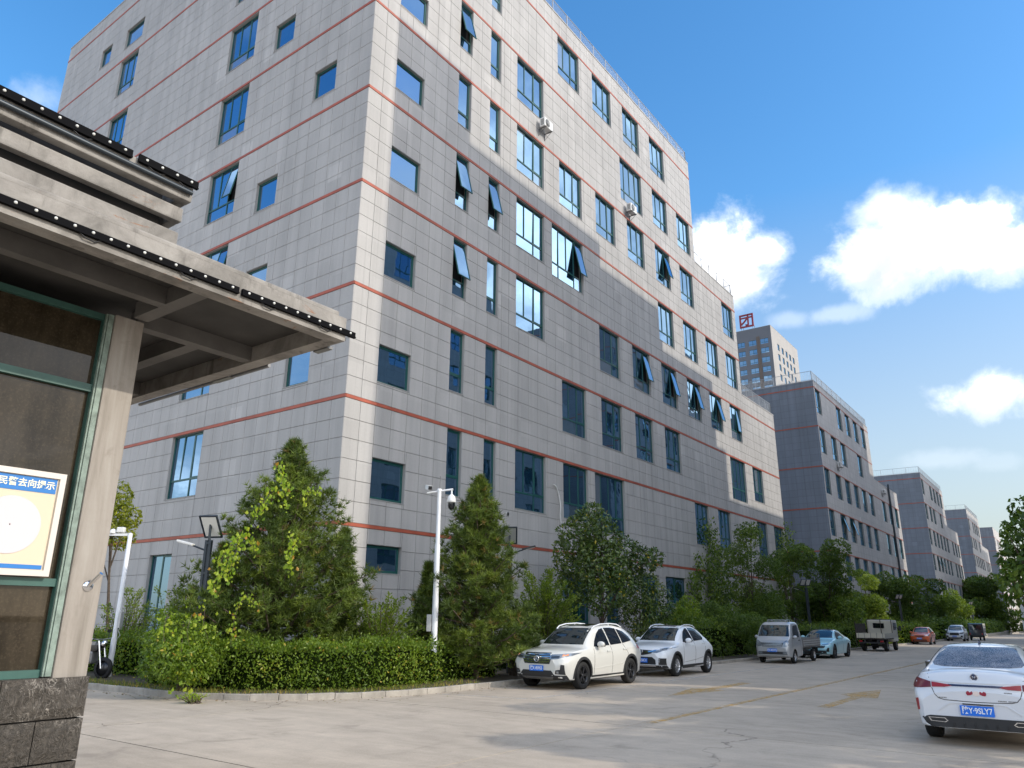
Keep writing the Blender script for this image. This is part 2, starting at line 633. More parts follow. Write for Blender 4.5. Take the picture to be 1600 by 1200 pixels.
def facade_core(parent, O, th, regions, wins, mat, y=0.028):
    mb = MB()
    R = Matrix.Rotation(th, 3, 'Z')
    O = Vector(O)
    for (u0, u1, z0, z1) in regions:
        us = cut(u0, u1, [q for w in wins for q in (w[0], w[0] + w[2])])
        zs = cut(z0, z1, [q for w in wins for q in (w[1], w[1] + w[3])])
        for a, b in us:
            for c, d in zs:
                m, n = (a + b) / 2, (c + d) / 2
                if any(w[0] < m < w[0] + w[2] and w[1] < n < w[1] + w[3] for w in wins):
                    continue
                mb.quad(*[O + R @ Vector(q) for q in ((a, y, c), (b, y, c), (b, y, d), (a, y, d))])
    return mb.build('wall', mat, parent)


def tile_rects(regions, wins, bands, cols, rows_per=6):
    """cladding tiles of a facade, trimmed round the windows"""
    out = []
    bh = 0.07
    for (u0, u1, z0, z1) in regions:
        lim = [z0] + [b for b in bands if z0 < b < z1] + [z1]
        for k in range(len(lim) - 1):
            a = lim[k] + (bh if k > 0 else 0)
            b = lim[k + 1] - (bh if k < len(lim) - 2 else 0)
            n = max(1, round((b - a) / 0.745))
            for r in range(n):
                ra, rb = a + (b - a) * r / n, a + (b - a) * (r + 1) / n
                for c0, c1 in cols:
                    x0, x1 = max(c0, u0), min(c1, u1)
                    if x1 - x0 < 0.02:
                        continue
                    rects = [(x0, x1, ra, rb)]
                    for w in wins:
                        wx0, wx1, wz0, wz1 = w[0] - .004, w[0] + w[2] + .004, w[1] - .035, w[1] + w[3] + .004
                        nxt = []
                        for q in rects:
                            if q[0] >= wx1 or q[1] <= wx0 or q[2] >= wz1 or q[3] <= wz0:
                                nxt.append(q)
                                continue
                            if q[0] < wx0:
                                nxt.append((q[0], wx0, q[2], q[3]))
                            if q[1] > wx1:
                                nxt.append((wx1, q[1], q[2], q[3]))
                            m0, m1 = max(q[0], wx0), min(q[1], wx1)
                            if q[2] < wz0:
                                nxt.append((m0, m1, q[2], wz0))
                            if q[3] > wz1:
                                nxt.append((m0, m1, wz1, q[3]))
                        rects = nxt
                    out += [q for q in rects if q[1] - q[0] > .03 and q[3] - q[2] > .03]
    return out


TILE_CACHE = {}
JOINT = 0.009


def tile_verts(w, h, bump=0.0):
    g = JOINT / 2
    c = 0.006
    y = -bump
    return [(g, 0.027, g), (w - g, 0.027, g), (w - g, 0.027, h - g), (g, 0.027, h - g),
            (g + c, y, g + c), (w - g - c, y, g + c), (w - g - c, y, h - g - c), (g + c, y, h - g - c)], \
        [(4, 5, 6, 7), (0, 1, 5, 4), (1, 2, 6, 5), (2, 3, 7, 6), (3, 0, 4, 7)]


def railing(parent, pts, h=1.05, gap=0.13, post_gap=1.7, r=0.012):
    mb = MB()
    pm = MB()
    pm.box(-.028, .028, -.028, .028, 0, h)
    pmesh = pm.mesh('railing_post', MATS['steel_rail'])
    posts = []
    for a, b in zip(pts[:-1], pts[1:]):
        a, b = Vector(a), Vector(b)
        L = (b - a).length
        d = (b - a) / L
        up = Vector((0, 0, 1))
        mb.tube([a + up * h, b + up * h], .026, 6)
        mb.tube([a + up * .12, b + up * .12], .016, 5)
        n = max(1, round(L / post_gap))
        for i in range(n + 1):
            posts.append(a + d * L * i / n)
        m = int(L / gap)
        for i in range(1, m):
            p = a + d * (L * i / m)
            mb.tube([p + up * .12, p + up * h], r, 3, cap=False)
    rail = mb.build('roof_railing', MATS['steel_rail'], parent)
    for p in posts:
        put('railing_post', pmesh, rail, p)
    return rail


def coping(mb, a, b, inward, z, t=0.28, h=0.09):
    """parapet cap from a to b (xy), lying inward of the wall face"""
    a, b, i = Vector((*a, 0)), Vector((*b, 0)), Vector((*inward, 0))
    P = [a - i * .03, b - i * .03, b + i * t, a + i * t]
    vs = [(p.x, p.y, z) for p in P] + [(p.x, p.y, z + h) for p in P]
    mb.add(vs, [(0, 3, 2, 1), (4, 5, 6, 7), (0, 1, 5, 4), (1, 2, 6, 5), (2, 3, 7, 6), (3, 0, 4, 7)])


def ztop(k):
    return 9.42 + 4.53 * (k - 2)


def zband(k):
    return 4.86 if k == 1 else 9.50 + 4.535 * (k - 2)


# ------------------------------------------------------------------ the big stepped block
def main_building():
    B = thing('office_building', 'largest grey tiled office block with red stripes, stepping down along the street behind the pines', 'building', (0, 0, 0), 0, None)
    H = 2.83
    ends = 69.35 - YC
    steps = [(0, 9.4, 42.45), (9.4, 52.6 - YC, 38.15), (52.6 - YC, 61.05 - YC, 29.08), (61.05 - YC, ends, 19.98)]
    c = {'n1': (23.34, .96), 'n2': (25.84, .88), 'c0': (28.24, 2.6), 'c1': (32.47, 2.5), 'c2': (36.68, 2.5), 'c3': (40.90, 2.48), 'c4': (45.15, 2.45),
         'c5': (49.38, 2.45), 'c6': (53.62, 2.45), 'c7': (57.85, 2.45), 'c8': (62.10, 2.45), 'c9': (66.33, 2.45), 'sq': (19.15, 1.78)}
    lev = {8: 'n1 n2 c1 c2 c3 c4', 7: 'n1* n2 c0 c4 c5', 6: 'n1 n2 c0 c1 c2 c3 c4* c5 c7', 5: 'n1* n2* c0 c4 c5 c6 c7',
           4: 'n1* n2 c0 c2 c3* c4* c5* c6* c7*', 3: 'n1 n2 c1 c2 c3 c4 c8', 2: 'n1 n2 c0 c1 c5 c6 c8 c9'}
    R = []
    for k, s in lev.items():
        for q in s.split():
            u, w = c[q.strip('*')]
            ang = 0.0
            if q.endswith('*'):
                ang = 0.24 if q[0] == 'n' else (0.09 if q[:2] == 'c7' else 0.22)
            R.append((u - YC, ztop(k) - H, w, H, 'n' if q[0] == 'n' else '3', ang))
    for k in range(2, 9):
        u, w = c['sq']
        R.append((u - YC, 5.89 + 4.53 * (k - 2), w, 1.54, 's', 0.0))
    R.append((19.15 - YC, 3.25, 1.78, .98, 's', 0.0))
    R.append((31.62 - YC, ztop(5) - 3.2, 3.34, 3.2, '4', 0.22))
    R.append((40.2 - YC, ztop(7) - 3.2, 3.2, 3.2, '4', 0.0))
    R.append((35.72 - YC, ztop(2) - 3.2, 3.42, 3.2, '4', 0.0))
    R.append((57.0 - YC, ztop(3) - 3.3, 3.3, 3.3, '4', 0.0))
    R.append((32.3 - YC, 0.6, 2.6, 3.25, '3', 0.0))
    R.append((36.6 - YC, 0.6, 1.5, 3.25, '2', 0.0))
    R.append((40.7 - YC, 1.4, 2.5, 2.8, '2', 0.0))
    R.append((44.1 - YC, 1.4, 3.0, 2.8, '2', 0.0))
    R.append((57.85 - YC, 1.4, 2.45, 2.8, '3', 0.0))
    O = (XF, YC, 0)
    regR = [(a, b, -.8, z) for a, b, z in steps]
    bands = [zband(k) for k in range(1, 10)]
    # left face, u runs from its far end to the street corner
    W = 54.6 - 20.59
    x0 = XF - W
    OL = (x0, YC, 0)
    cl = {'l1': (-24.37, 1.5), 'l2': (-27.91, 1.53), 'l3': (-32.1, 2.4), 'l4': (-45.3, 2.27), 'l5': (-48.68, 1.42), 'l6': (-52.5, 1.5)}
    Lw = []
    for k, q in ((8, 'l3'), (7, 'l3'), (6, 'l3'), (5, 'l3*'), (4, 'l3*'), (3, 'l3'), (2, 'l3'), (8, 'l4'), (7, 'l4'), (6, 'l4'), (5, 'l4'), (4, 'l4'), (3, 'l4'), (2, 'l4')):
        u, w = cl[q.strip('*')]
        Lw.append((u - x0, ztop(k) - H, w, H, '3', 0.2 if q.endswith('*') else 0.0))
    for k, q in ((6, 'l1'), (3, 'l1'), (2, 'l1'), (7, 'l2'), (5, 'l2'), (4, 'l2'), (9, 'l5'), (8, 'l6'), (7, 'l6'), (5, 'l5'), (3, 'l5')):
        u, w = cl[q]
        Lw.append((u - x0, 5.89 + 4.53 * (k - 2) + (.03 if k == 9 else 0), w, 1.56, 's', 0.0))
    Lw.append((cl['l4'][0] - x0, 37.6, 2.27, 1.56, 's', 0.0))
    Lw.append((-32.6 - x0, 1.0, 1.75, 3.2, '2', 0.0))
    Lw.append((-40.0 - x0, 1.0, 1.75, 3.2, '2', 0.0))
    regL = [(0, W, -.8, 42.45)]
    thR = math.pi / 2
    facade_core(B, O, thR, regR, R, MATS['wall_core'])
    facade_core(B, OL, 0, regL, Lw, MATS['wall_core'])
    for w in R:
        put_window(B, O, thR, *w)
    for w in Lw:
        put_window(B, OL, 0, *w)
    # bands
    for k, z in enumerate(bands):
        mb = MB()
        top = [b for a, b, zt in steps if zt > z + .2]
        if top:
            mb.box(XF - .02, XF + .018, YC, YC + max(top), z - .062, z + .062)
        mb.box(x0, XF + .018, YC - .018, YC + .02, z - .062, z + .062)
        mb.build('red_band', MATS['band'], B)
    # tiles
    colR = [(0, .76), (.76, 1.518)] + [(1.518 + .846 * i, 1.518 + .846 * (i + 1)) for i in range(62)]
    colR = [(a, min(b, ends)) for a, b in colR if a < ends]
    colL = [(W - .757 * (i + 1), W - .757 * i) for i in range(46)]
    colL = [(max(a, 0), b) for a, b in colL if b > 0]
    tl = [(q, O, thR) for q in tile_rects(regR, R, bands, colR)] + [(q, OL, 0.0) for q in tile_rects(regL, Lw, bands, colL)]
    allt = []
    for (u0, u1, z0, z1), org, th in tl:
        Rm = Matrix.Rotation(th, 3, 'Z')
        p = Vector(org) + Rm @ Vector((u0, 0, z0))
        if z1 < 0:
            vis = 0
        else:
            ctr = Vector(org) + Rm @ Vector(((u0 + u1) / 2, 0, (z0 + z1) / 2)) - Vector((0, 0, CAM_H))
            nrm = Rm @ Vector((0, -1, 0))
            dd = ctr.length
            vis = (u1 - u0) * (z1 - z0) * abs(ctr.dot(nrm)) / dd ** 3
            cf = ctr.dot(_f)
            px, py = ctr.dot(_r2) / cf * F_PX, ctr.dot(_u2) / cf * F_PX
            if cf < 0 or abs(px) > 790 or abs(py) > 590 or (px < -560 and py < 60) or z1 < 3.0:
                vis *= .01
        allt.append((vis, p, th, u1 - u0, z1 - z0))
    allt.sort(key=lambda t: -t[0])
    rest = MB()
    for i, (vis, p, th, w, h) in enumerate(allt):
        bump = random.uniform(0, .004)
        if i < 300:
            key = (round(w, 3), round(h, 3))
            if key not in TILE_CACHE:
                mb = MB()
                mb.add(*tile_verts(*key))
                TILE_CACHE[key] = mb.mesh('tile', MATS['tile'])
            R3 = Matrix.Rotation(th, 3, 'Z')
            put('tile', TILE_CACHE[key], B, p + R3 @ Vector((0, -bump, 0)), (0, 0, th))
        else:
            vs, fs = tile_verts(w, h, bump)
            M = Matrix.Translation(p) @ Matrix.Rotation(th, 4, 'Z')
            rest.add([M @ Vector(v) for v in vs], fs)
    o = rest.build('tiles', MATS['tile'], B)
    o['kind'] = 'stuff'
    # solid body behind the faces, roofs, copings
    body = MB()
    for a, b, z in steps:
        body.box(x0 + .05, XF - .32, YC + (a if a else .32), YC + b - .002, -.8, z - 1.0)
    body.box(XF - .33, XF - .03, YC + ends - .03, YC + ends - .005, -.8, 19.98)
    body.box(x0 + .01, x0 + .04, YC + .03, YC + 9.3, -.8, 42.4)
    body.build('roof_slab', MATS['wall_core'], B)
    cp = MB()
    for a, b, z in steps:
        coping(cp, (XF, YC + a + .001), (XF, YC + b), (-1, 0), z)
        coping(cp, (XF - .3, YC + b), (x0, YC + b), (0, -1), z, .25)
        if a:
            cp.box(x0 + .05, XF - .03, YC + a - .25, YC + a - .004, z - .95, steps[[s[0] for s in steps].index(a) - 1][2] - .02)
    coping(cp, (XF - .3, YC), (x0, YC), (0, 1), 42.45)
    cp.build('coping', MATS['tile'], B)
    for (a, b, z) in steps[1:]:
        railing(B, [(XF - .15, YC + a + .1, z + .09), (XF - .15, YC + b - .15, z + .09), (XF - 9, YC + b - .15, z + .09)])
    # canopy roof over the lowest terrace
    cn = MB()
    cn.box(XF - 7, XF - 1.0, 61.1, 64.2, 23.1, 23.22)
    for y in (61.6, 62.9, 64.1):
        cn.box(XF - 7, XF - 1.02, y - .05, y + .05, 22.95, 23.1)
    cn.tube([(XF - 1.2, 64.0, 19.98), (XF - 1.2, 64.0, 22.95)], .06, 8)
    cn.build('terrace_canopy', MATS['dark_pole'], B)
    return B


def ac_unit(label, face, th=math.pi / 2, group='air conditioner units on the office walls'):
    """outdoor unit on brackets; local x runs along the wall, y into it; origin at the wall, foot of the unit"""
    t = thing('air_conditioner', label, 'air conditioner', face, th, group)
    b = MB()
    b.bbox(-.42, .42, -.52, -.16, .05, .62, .025)
    b.build('casing', MATS['white_plastic'], t)
    g = MB()
    for r in (.06, .11, .16, .21, .235):
        g.lathe([(r - .006, -.525), (r + .006, -.535), (r + .006, -.522)], 20, 'Y', (-.12, 0, .335))
    for k in range(8):
        a = k * math.pi / 4
        g.box(0, .235, -.53, -.524, -.004, .004, 0, Matrix.Translation((-.12, 0, .335)) @ Matrix.Rotation(a, 4, 'Y'))
    g.build('fan_grille', MATS['panel_back'], t)
    f = MB()
    f.lathe([(.0, -.5225), (.235, -.5225)], 20, 'Y', (-.12, 0, .335))
    f.build('fan_opening', MATS['dark_plastic'], t)
    v = MB()
    for k in range(7):
        v.box(-.424, -.419, -.46, -.24, .13 + .06 * k, .16 + .06 * k)
    v.build('side_vent', MATS['dark_plastic'], t)
    for sx in (-.3, .3):
        k = MB()
        k.box(sx - .02, sx + .02, -.56, -.001, .0, .05)
        k.box(sx - .02, sx + .02, -.05, -.001, -.4, .0)
        k.tube([(sx, -.5, 0), (sx, -.03, -.36)], .014, 6)
        k.build('bracket', MATS['gray_metal'], t)
    p = MB()
    p.tube([(.40, -.3, .2), (.5, -.25, .15), (.55, -.08, .3), (.52, -.02, .7)], .022, 7)
    p.build('pipe', MATS['white_plastic'], t)
    return t


# ------------------------------------------------------------------ the repeated blocks down the street
def street_block(name, label, y0, X=XF, dz=0.0, detail=2, hi=27.65, mirror=False, roofs=None, hidden_rows=()):
    B = thing(name, label, 'building', (0, 0, 0), 0, None)
    g = gz(y0)
    H = 2.83
    tops = [26.85 + dz - 4.55 * k for k in range(6)]
    bands = [t + .07 for t in tops]
    L1, L2 = 27.2, 43.0
    if mirror:
        O = (X, y0 + L2, 0)
        thf = -math.pi / 2

        def U(u, w):
            return L2 - u - w
    else:
        O = (X, y0, 0)
        thf = math.pi / 2

        def U(u, w):
            return u
    cols = [(.4, 2.2), (5.3, 2.4), (9.6, 2.4), (13.9, 2.4), (18.2, 2.4), (22.5, 2.4)]
    wins = []
    pat = [(0, 2, 3, 4, 5), (0, 1, 2, 4), (0, 1, 2, 3, 4, 5), (0, 1, 2, 3, 4, 5), (0, 1, 2, 3, 4, 5), (0, 2, 3, 4)]
    for r, t in enumerate(tops):
        for ci in pat[r]:
            u, w = cols[ci]
            if t - H < g + .3:
                continue
            wins.append((U(u, w), t - H, w, H, '3', 0.28 if (r, ci) in ((3, 1), (3, 2)) else 0.0))
        for u in (30.5, 35.0, 39.4):
            if r >= 2 and t - H > g + .3:
                wins.append((U(u, 2.3), t - H, 2.3, H, '3', 0.0))
    h2 = hi - 7.4
    if mirror:
        reg = [(0, L2 - L1, -2.5, h2), (L2 - L1, L2, -2.5, hi)]
    else:
        reg = [(0, L1, -2.5, hi), (L1, L2, -2.5, h2)]
    facade_core(B, O, thf, reg, wins, MATS['tile_far'], 0.0)
    for w in wins:
        put_window(B, O, thf, *w)
    sgn = -1 if not mirror else 1            # direction into the building
    Wd = 26.0
    e = MB()
    xa, xb = sorted((X, X + sgn * Wd))
    e.quad((xa, y0, -2.5), (xb, y0, -2.5), (xb, y0, hi), (xa, y0, hi))
    e.quad((xb, y0 + L2, -2.5), (xa, y0 + L2, -2.5), (xa, y0 + L2, h2), (xb, y0 + L2, h2))
    e.quad((xb, y0 + L1, h2), (xa, y0 + L1, h2), (xa, y0 + L1, hi), (xb, y0 + L1, hi))
    xs = sorted((X + sgn * .32, X + sgn * Wd))
    e.box(xs[0], xs[1], y0 + .05, y0 + L1 - .05, -2.4, hi - .9)
    e.box(xs[0], xs[1], y0 + L1 + .05, y0 + L2 - .05, -2.4, h2 - .9)
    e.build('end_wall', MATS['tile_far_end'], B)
    cp = MB()
    coping(cp, (X, y0 + .001), (X, y0 + L1), (sgn, 0), hi)
    coping(cp, (X + sgn * .3, y0), (X + sgn * Wd, y0), (0, 1), hi)
    coping(cp, (X, y0 + L1), (X, y0 + L2), (sgn, 0), h2)
    cp.build('coping', MATS['tile_far'], B)
    for b in bands:
        mb = MB()
        x1, x2 = sorted((X - sgn * .02, X + sgn * .05))
        ln = L1 if b > h2 else L2
        if b < hi - .1:
            mb.box(x1, x2, y0, y0 + ln, b - .06, b + .06)
            xx = sorted((X - sgn * .02, X + sgn * Wd))
            mb.box(xx[0], xx[1], y0 - .02, y0 - .001, b - .06, b + .06)
            mb.build('red_band', MATS['band'], B)
    if detail >= 1:
        railing(B, [(X + sgn * Wd * .75, y0 + .15, hi + .09), (X + sgn * .15, y0 + .15, hi + .09), (X + sgn * .15, y0 + L1 - .1, hi + .09)], 1.1, .16 if detail > 1 else .4, 2.2, .013)
    return B


def tower():
    """tall block beyond the second building"""
    B = thing('tower_block', 'tall grey tower with blue windows and a red roof sign, rising far behind', 'building', (0, 0, 0))
    x, y, h = -74.9, 259.4, 103.7
    W, D = 29.0, 33.0
    wl, wr = [], []
    for k in range(9):
        z = h - 4.6 - 3.55 * k
        for u, w in ((W - 4.1, 2.9), (W - 8.4, 2.9), (W - 12.4, 2.6), (W - 16.4, 2.6), (W - 22, 2.6)):
            wl.append((u, z - 2.0, w, 2.0, '2', 0.0))
    for k in range(9):
        z = h - 5.2 - 3.9 * k
        for u in (6.5, 11.5, 16.2, 20.6, 25.0):
            wr.append((u, z - 2.5, 2.3, 2.5, '2', 0.0))
    facade_core(B, (x - W, y, 0), 0, [(0, W, -2, h)], wl, MATS['tower_end'], 0.0)
    facade_core(B, (x, y, 0), math.pi / 2, [(0, D, -2, h)], wr, MATS['tower_wall'], 0.0)
    for w in wl:
        put_window(B, (x - W, y, 0), 0, *w)
    for w in wr:
        put_window(B, (x, y, 0), math.pi / 2, *w)
    e = MB()
    e.box(x - W + .01, x - .31, y + .31, y + D, -2, h - .3)
    e.build('roof_slab', MATS['tower_wall'], B)
    p = MB()
    p.box(x - 5.35, x - 4.25, y - .25, y - .01, 0, h - 3.5)
    p.build('brown_pilaster', MATS['tower_brown'], B)
    c = MB()
    coping(c, (x, y), (x, y + D), (-1, 0), h)
    coping(c, (x - .3, y), (x - W, y), (0, 1), h)
    c.build('coping', MATS['tower_wall'], B)
    s = thing('rooftop_sign', 'dark red square frame sign holding one character, on the tower roof', 'sign', (x - 8.6, y + .6, h + .1))
    w, z0 = 5.2, 1.1
    t = .62
    f = MB()
    for a in ((-w / 2, -w / 2 + t, z0, z0 + w), (w / 2 - t, w / 2, z0, z0 + w), (-w / 2 + t, w / 2 - t, z0, z0 + t), (-w / 2 + t, w / 2 - t, z0 + w - t, z0 + w)):
        f.box(a[0], a[1], -.2, .15, a[2], a[3])
    f.build('sign_frame', MATS['sign_red'], s)
    text_ob('character', '才', 4.6, MATS['sign_red'], s, (0, -.05, z0 + w / 2 - .15), (math.pi / 2, 0, 0), .15, bold=0.10)
    for sx in (-2.1, 2.1):
        k = MB()
        k.tube([(sx, 0, 0), (sx, 0, z0)], .09, 6)
        k.tube([(sx, 0, 4.2), (sx, 3.6, 0)], .08, 6)
        k.build('strut', MATS['gray_metal'], s)
    return B


pbr('tower_brown', (0.13, 0.105, 0.09), 0.8)
pbr('tower_wall', (0.36, 0.345, 0.33), 0.75, noise=(.2, .06))
pbr('tower_end', (0.135, 0.145, 0.165), 0.75, noise=(.2, .06))  # dark copy of the tower wall, the shaded side put into the colour
pbr('sign_red', (0.22, 0.018, 0.03), 0.5)


def opposite_building():
    """the stepped block across the street, whose roofline throws the big shade on the long facade;
    its cross walls are slanted along the sun to shape that shade"""
    X1, D = 7.2, 20.0
    SK = math.tan(SUN_AZ)
    B = thing('office_building', 'tall stepped grey office block across the street on the right, outside the view', 'building', (0, 0, 0))
    prof = [(26.55, 31.7, 44.3), (31.7, 44.5, 40.6), (44.5, 53.0, 39.0), (53.0, 61.8, 36.0), (61.8, 63.6, 30.8), (63.6, 77.5, 27.0)]
    ye = prof[-1][1]
    wins = []
    for k in range(9):
        t = 8.9 + 4.53 * (k - 1)
        for i in range(11):
            u = 2.0 + 4.4 * i
            yw = ye - u - 2.45
            zt = min(z for a, b, z in prof if a < yw + 2.45 and b > yw)
            if t < zt - 1.2:
                wins.append((u, t - 2.83, 2.45, 2.83, '3', 0.0))
    O = (X1, ye, 0)
    reg = [(ye - b, ye - a, -.6, z) for a, b, z in prof]
    facade_core(B, O, -math.pi / 2, reg, wins, MATS['tile_far'], 0.0)
    for w in wins:
        put_window(B, O, -math.pi / 2, *w)
    e = MB()
    for a, b, z in prof:
        x0, x1 = X1 + .32, X1 + D
        e.prism([(x0, a + .001 + .32 * SK), (x1, a + .001 + D * SK), (x1, b + D * SK), (x0, b + .32 * SK)], -.6, z - .005)
    e.quad((X1, 26.55, -.6), (X1 + .32, 26.55 + .32 * SK, -.6), (X1 + .32, 26.55 + .32 * SK, 44.3), (X1, 26.55, 44.3))
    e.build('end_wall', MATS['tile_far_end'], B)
    c = MB()
    for a, b, z in prof:
        coping(c, (X1, a), (X1, b), (1, 0), z)
    c.build('coping', MATS['tile_far'], B)
    return B


# ------------------------------------------------------------------ guard house
def beam_mat():
    """cast concrete gone grey, with rain stains and rust runs"""
    m, N, out = new_mat('concrete_beam')
    pos = N.node('ShaderNodeNewGeometry').outputs['Position']
    c = N.ramp(N.noise(pos, 2.6, 6.0, .65, .5), [(.30, (.15, .14, .125)), (.52, (.29, .27, .245)), (.72, (.38, .36, .33))])
    mp = N.node('ShaderNodeMapping', inp={'Vector': pos, 'Scale': (7, 7, 1.1)}).outputs[0]
    st = N.mrange(N.noise(mp, 1.0, 5.0, .65), .56, .70, 0, .7, True)
    c = N.mix(st, c, (.11, .10, .088))
    ru = N.node('ShaderNodeMapping', inp={'Vector': pos, 'Location': (3.1, 1.7, .4), 'Scale': (2.2, 2.2, 9)}).outputs[0]
    rs = N.mrange(N.noise(ru, 1.0, 6.0, .7, .8), .64, .72, 0, .8, True)
    c = N.mix(rs, c, (.27, .115, .045))
    b_ = N.node('ShaderNodeBsdfPrincipled', inp={'Base Color': c, 'Roughness': .82})
    bp = N.node('ShaderNodeBump', inp={'Strength': .45, 'Distance': .012, 'Height': N.noise(pos, 22, 5.0, .65)})
    N.l.new(bp.outputs[0], b_.inputs['Normal'])
    N.l.new(b_.outputs[0], out.inputs[0])
    MATS['concrete_beam'] = m


beam_mat()
pbr('soffit', (0.055, 0.052, 0.048), 0.85, noise=(1.7, .3))  # near-black: the shade under the canopy is put into the colour
pbr('soffit_beam', (0.13, 0.122, 0.112), 0.8, noise=(2.5, .25))  # cross beams darkened too, canopy shade put into their colour
def column_mat():
    m, N, out = new_mat('column_stone')
    pos = N.node('ShaderNodeNewGeometry').outputs['Position']
    mp = N.node('ShaderNodeMapping', inp={'Vector': pos, 'Scale': (9, 9, .8)}).outputs[0]
    st = N.noise(mp, 1.0, 5.0, .65, .5)
    c = N.ramp(st, [(.28, (.20, .175, .145)), (.5, (.31, .277, .24)), (.72, (.375, .345, .305))])
    bl = N.mrange(N.noise(pos, 4.5, 5.0, .65, 1.2), .58, .72, 0, .45, True)
    c = N.mix(bl, c, (.22, .19, .155))
    b_ = N.node('ShaderNodeBsdfPrincipled', inp={'Base Color': c, 'Roughness': .72})
    bp = N.node('ShaderNodeBump', inp={'Strength': .3, 'Distance': .01, 'Height': N.noise(pos, 14, 5.0, .65)})
    N.l.new(bp.outputs[0], b_.inputs['Normal'])
    N.l.new(b_.outputs[0], out.inputs[0])
    MATS['column_stone'] = m


column_mat()
pbr('green_frame', (0.035, 0.10, 0.082), 0.45, noise=(5, .2))
pbr('green_frame_faded', (0.20, 0.26, 0.22), 0.6, noise=(14, .35))
def booth_glass_mat():
    """dusty window of the gatehouse over a dark brown room"""
    m, N, out = new_mat('booth_glass')
    pos = N.node('ShaderNodeNewGeometry').outputs['Position']
    g = N.node('ShaderNodeBsdfGlossy', inp={'Color': (.60, .60, .60, 1), 'Roughness': .02})
    mp = N.node('ShaderNodeMapping', inp={'Vector': pos, 'Scale': (5, 5, 1.2)}).outputs[0]
    sp = N.noise(pos, 60.0, 4.0, .7)
    k = N.math('ADD', N.mrange(N.noise(mp, 1.0, 5.0, .65), .3, .7, .0, .55), N.mrange(sp, .5, .75, 0, .45))
    d = N.node('ShaderNodeBsdfDiffuse', inp={'Color': N.mix(k, (.016, .012, .007), (.085, .066, .042))})
    fr = N.node('ShaderNodeFresnel', inp={'IOR': 1.5})
    mx = N.node('ShaderNodeMixShader', inp={0: fr.outputs[0], 1: d.outputs[0], 2: g.outputs[0]})
    N.l.new(mx.outputs[0], out.inputs[0])
    MATS['booth_glass'] = m


booth_glass_mat()
pbr('board_cream', (0.66, 0.56, 0.41), 0.5)
pbr('board_blue', (0.012, 0.17, 0.50), 0.5)
pbr('board_disc', (0.63, 0.57, 0.59), 0.5)
pbr('board_letter', (0.88, 0.84, 0.62), 0.5)
pbr('board_rim', (0.66, 0.60, 0.54), 0.3, 0.1)


def rough_stone_mat():
    m, N, out = new_mat('rough_stone')
    pos = N.node('ShaderNodeNewGeometry').outputs['Position']
    v = N.node('ShaderNodeTexNoise', inp={'Vector': pos, 'Scale': 11.0, 'Detail': 6.0, 'Roughness': .65, 'Distortion': 3.5}).outputs['Fac']
    mp = N.node('ShaderNodeMapping', inp={'Vector': pos, 'Scale': (11, 11, 5)}).outputs[0]
    s = N.node('ShaderNodeTexNoise', inp={'Vector': mp, 'Scale': 1.0, 'Detail': 4.0, 'Roughness': .6, 'Distortion': 2.2}).outputs['Fac']
    r = N.math('ABSOLUTE', N.math('SUBTRACT', s, 0.5))
    line = N.mrange(r, 0.0, 0.045, 1.0, 0.0, True)
    base = N.ramp(v, [(0.32, (0.035, 0.030, 0.024)), (0.62, (0.115, 0.10, 0.083))])
    c = N.mix(N.math('MULTIPLY', N.math('MULTIPLY', line, .85), N.mrange(N.noise(pos, 3.5, 3.0), .4, .6, .15, 1.0)), base, (0.42, 0.38, 0.33))
    b = N.node('ShaderNodeBsdfPrincipled', inp={'Base Color': c, 'Roughness': .8})
    hgt = N.math('ADD', N.math('MULTIPLY', v, 1.0), N.math('MULTIPLY', line, .3))
    bp = N.node('ShaderNodeBump', inp={'Strength': .9, 'Distance': .04, 'Height': hgt})
    N.l.new(bp.outputs[0], b.inputs['Normal'])
    N.l.new(b.outputs[0], out.inputs[0])
    MATS['rough_stone'] = m


rough_stone_mat()


def stone_block(y0, y1, z0, z1, xf, t):
    """one rock-faced stone: lumpy front with chamfered arrises"""
    bm = bmesh.new()
    nu, nv = 5, 4
    vs = {}
    for i in range(nu + 1):
        for j in range(nv + 1):
            e = min(i, nu - i, j, nv - j)
            b = 0.0 if e == 0 else .022 + random.uniform(-.010, .014)
            vs[i, j] = bm.verts.new((xf - .012 + b, y0 + (y1 - y0) * i / nu, z0 + (z1 - z0) * j / nv))
    for i in range(nu):
        for j in range(nv):
            bm.faces.new((vs[i, j], vs[i + 1, j], vs[i + 1, j + 1], vs[i, j + 1]))
    ring = [vs[i, 0] for i in range(nu + 1)] + [vs[nu, j] for j in range(1, nv + 1)] + [vs[i, nv] for i in range(nu - 1, -1, -1)] + [vs[0, j] for j in range(nv - 1, 0, -1)]
    back = [bm.verts.new((xf - t, v.co.y, v.co.z)) for v in ring]
    for k in range(len(ring)):
        k2 = (k + 1) % len(ring)
        bm.faces.new((ring[k2], ring[k], back[k], back[k2]))
    me = bpy.data.meshes.new('stone')
    bm.to_mesh(me)
    bm.free()
    me.materials.append(MATS['rough_stone'])
    return me


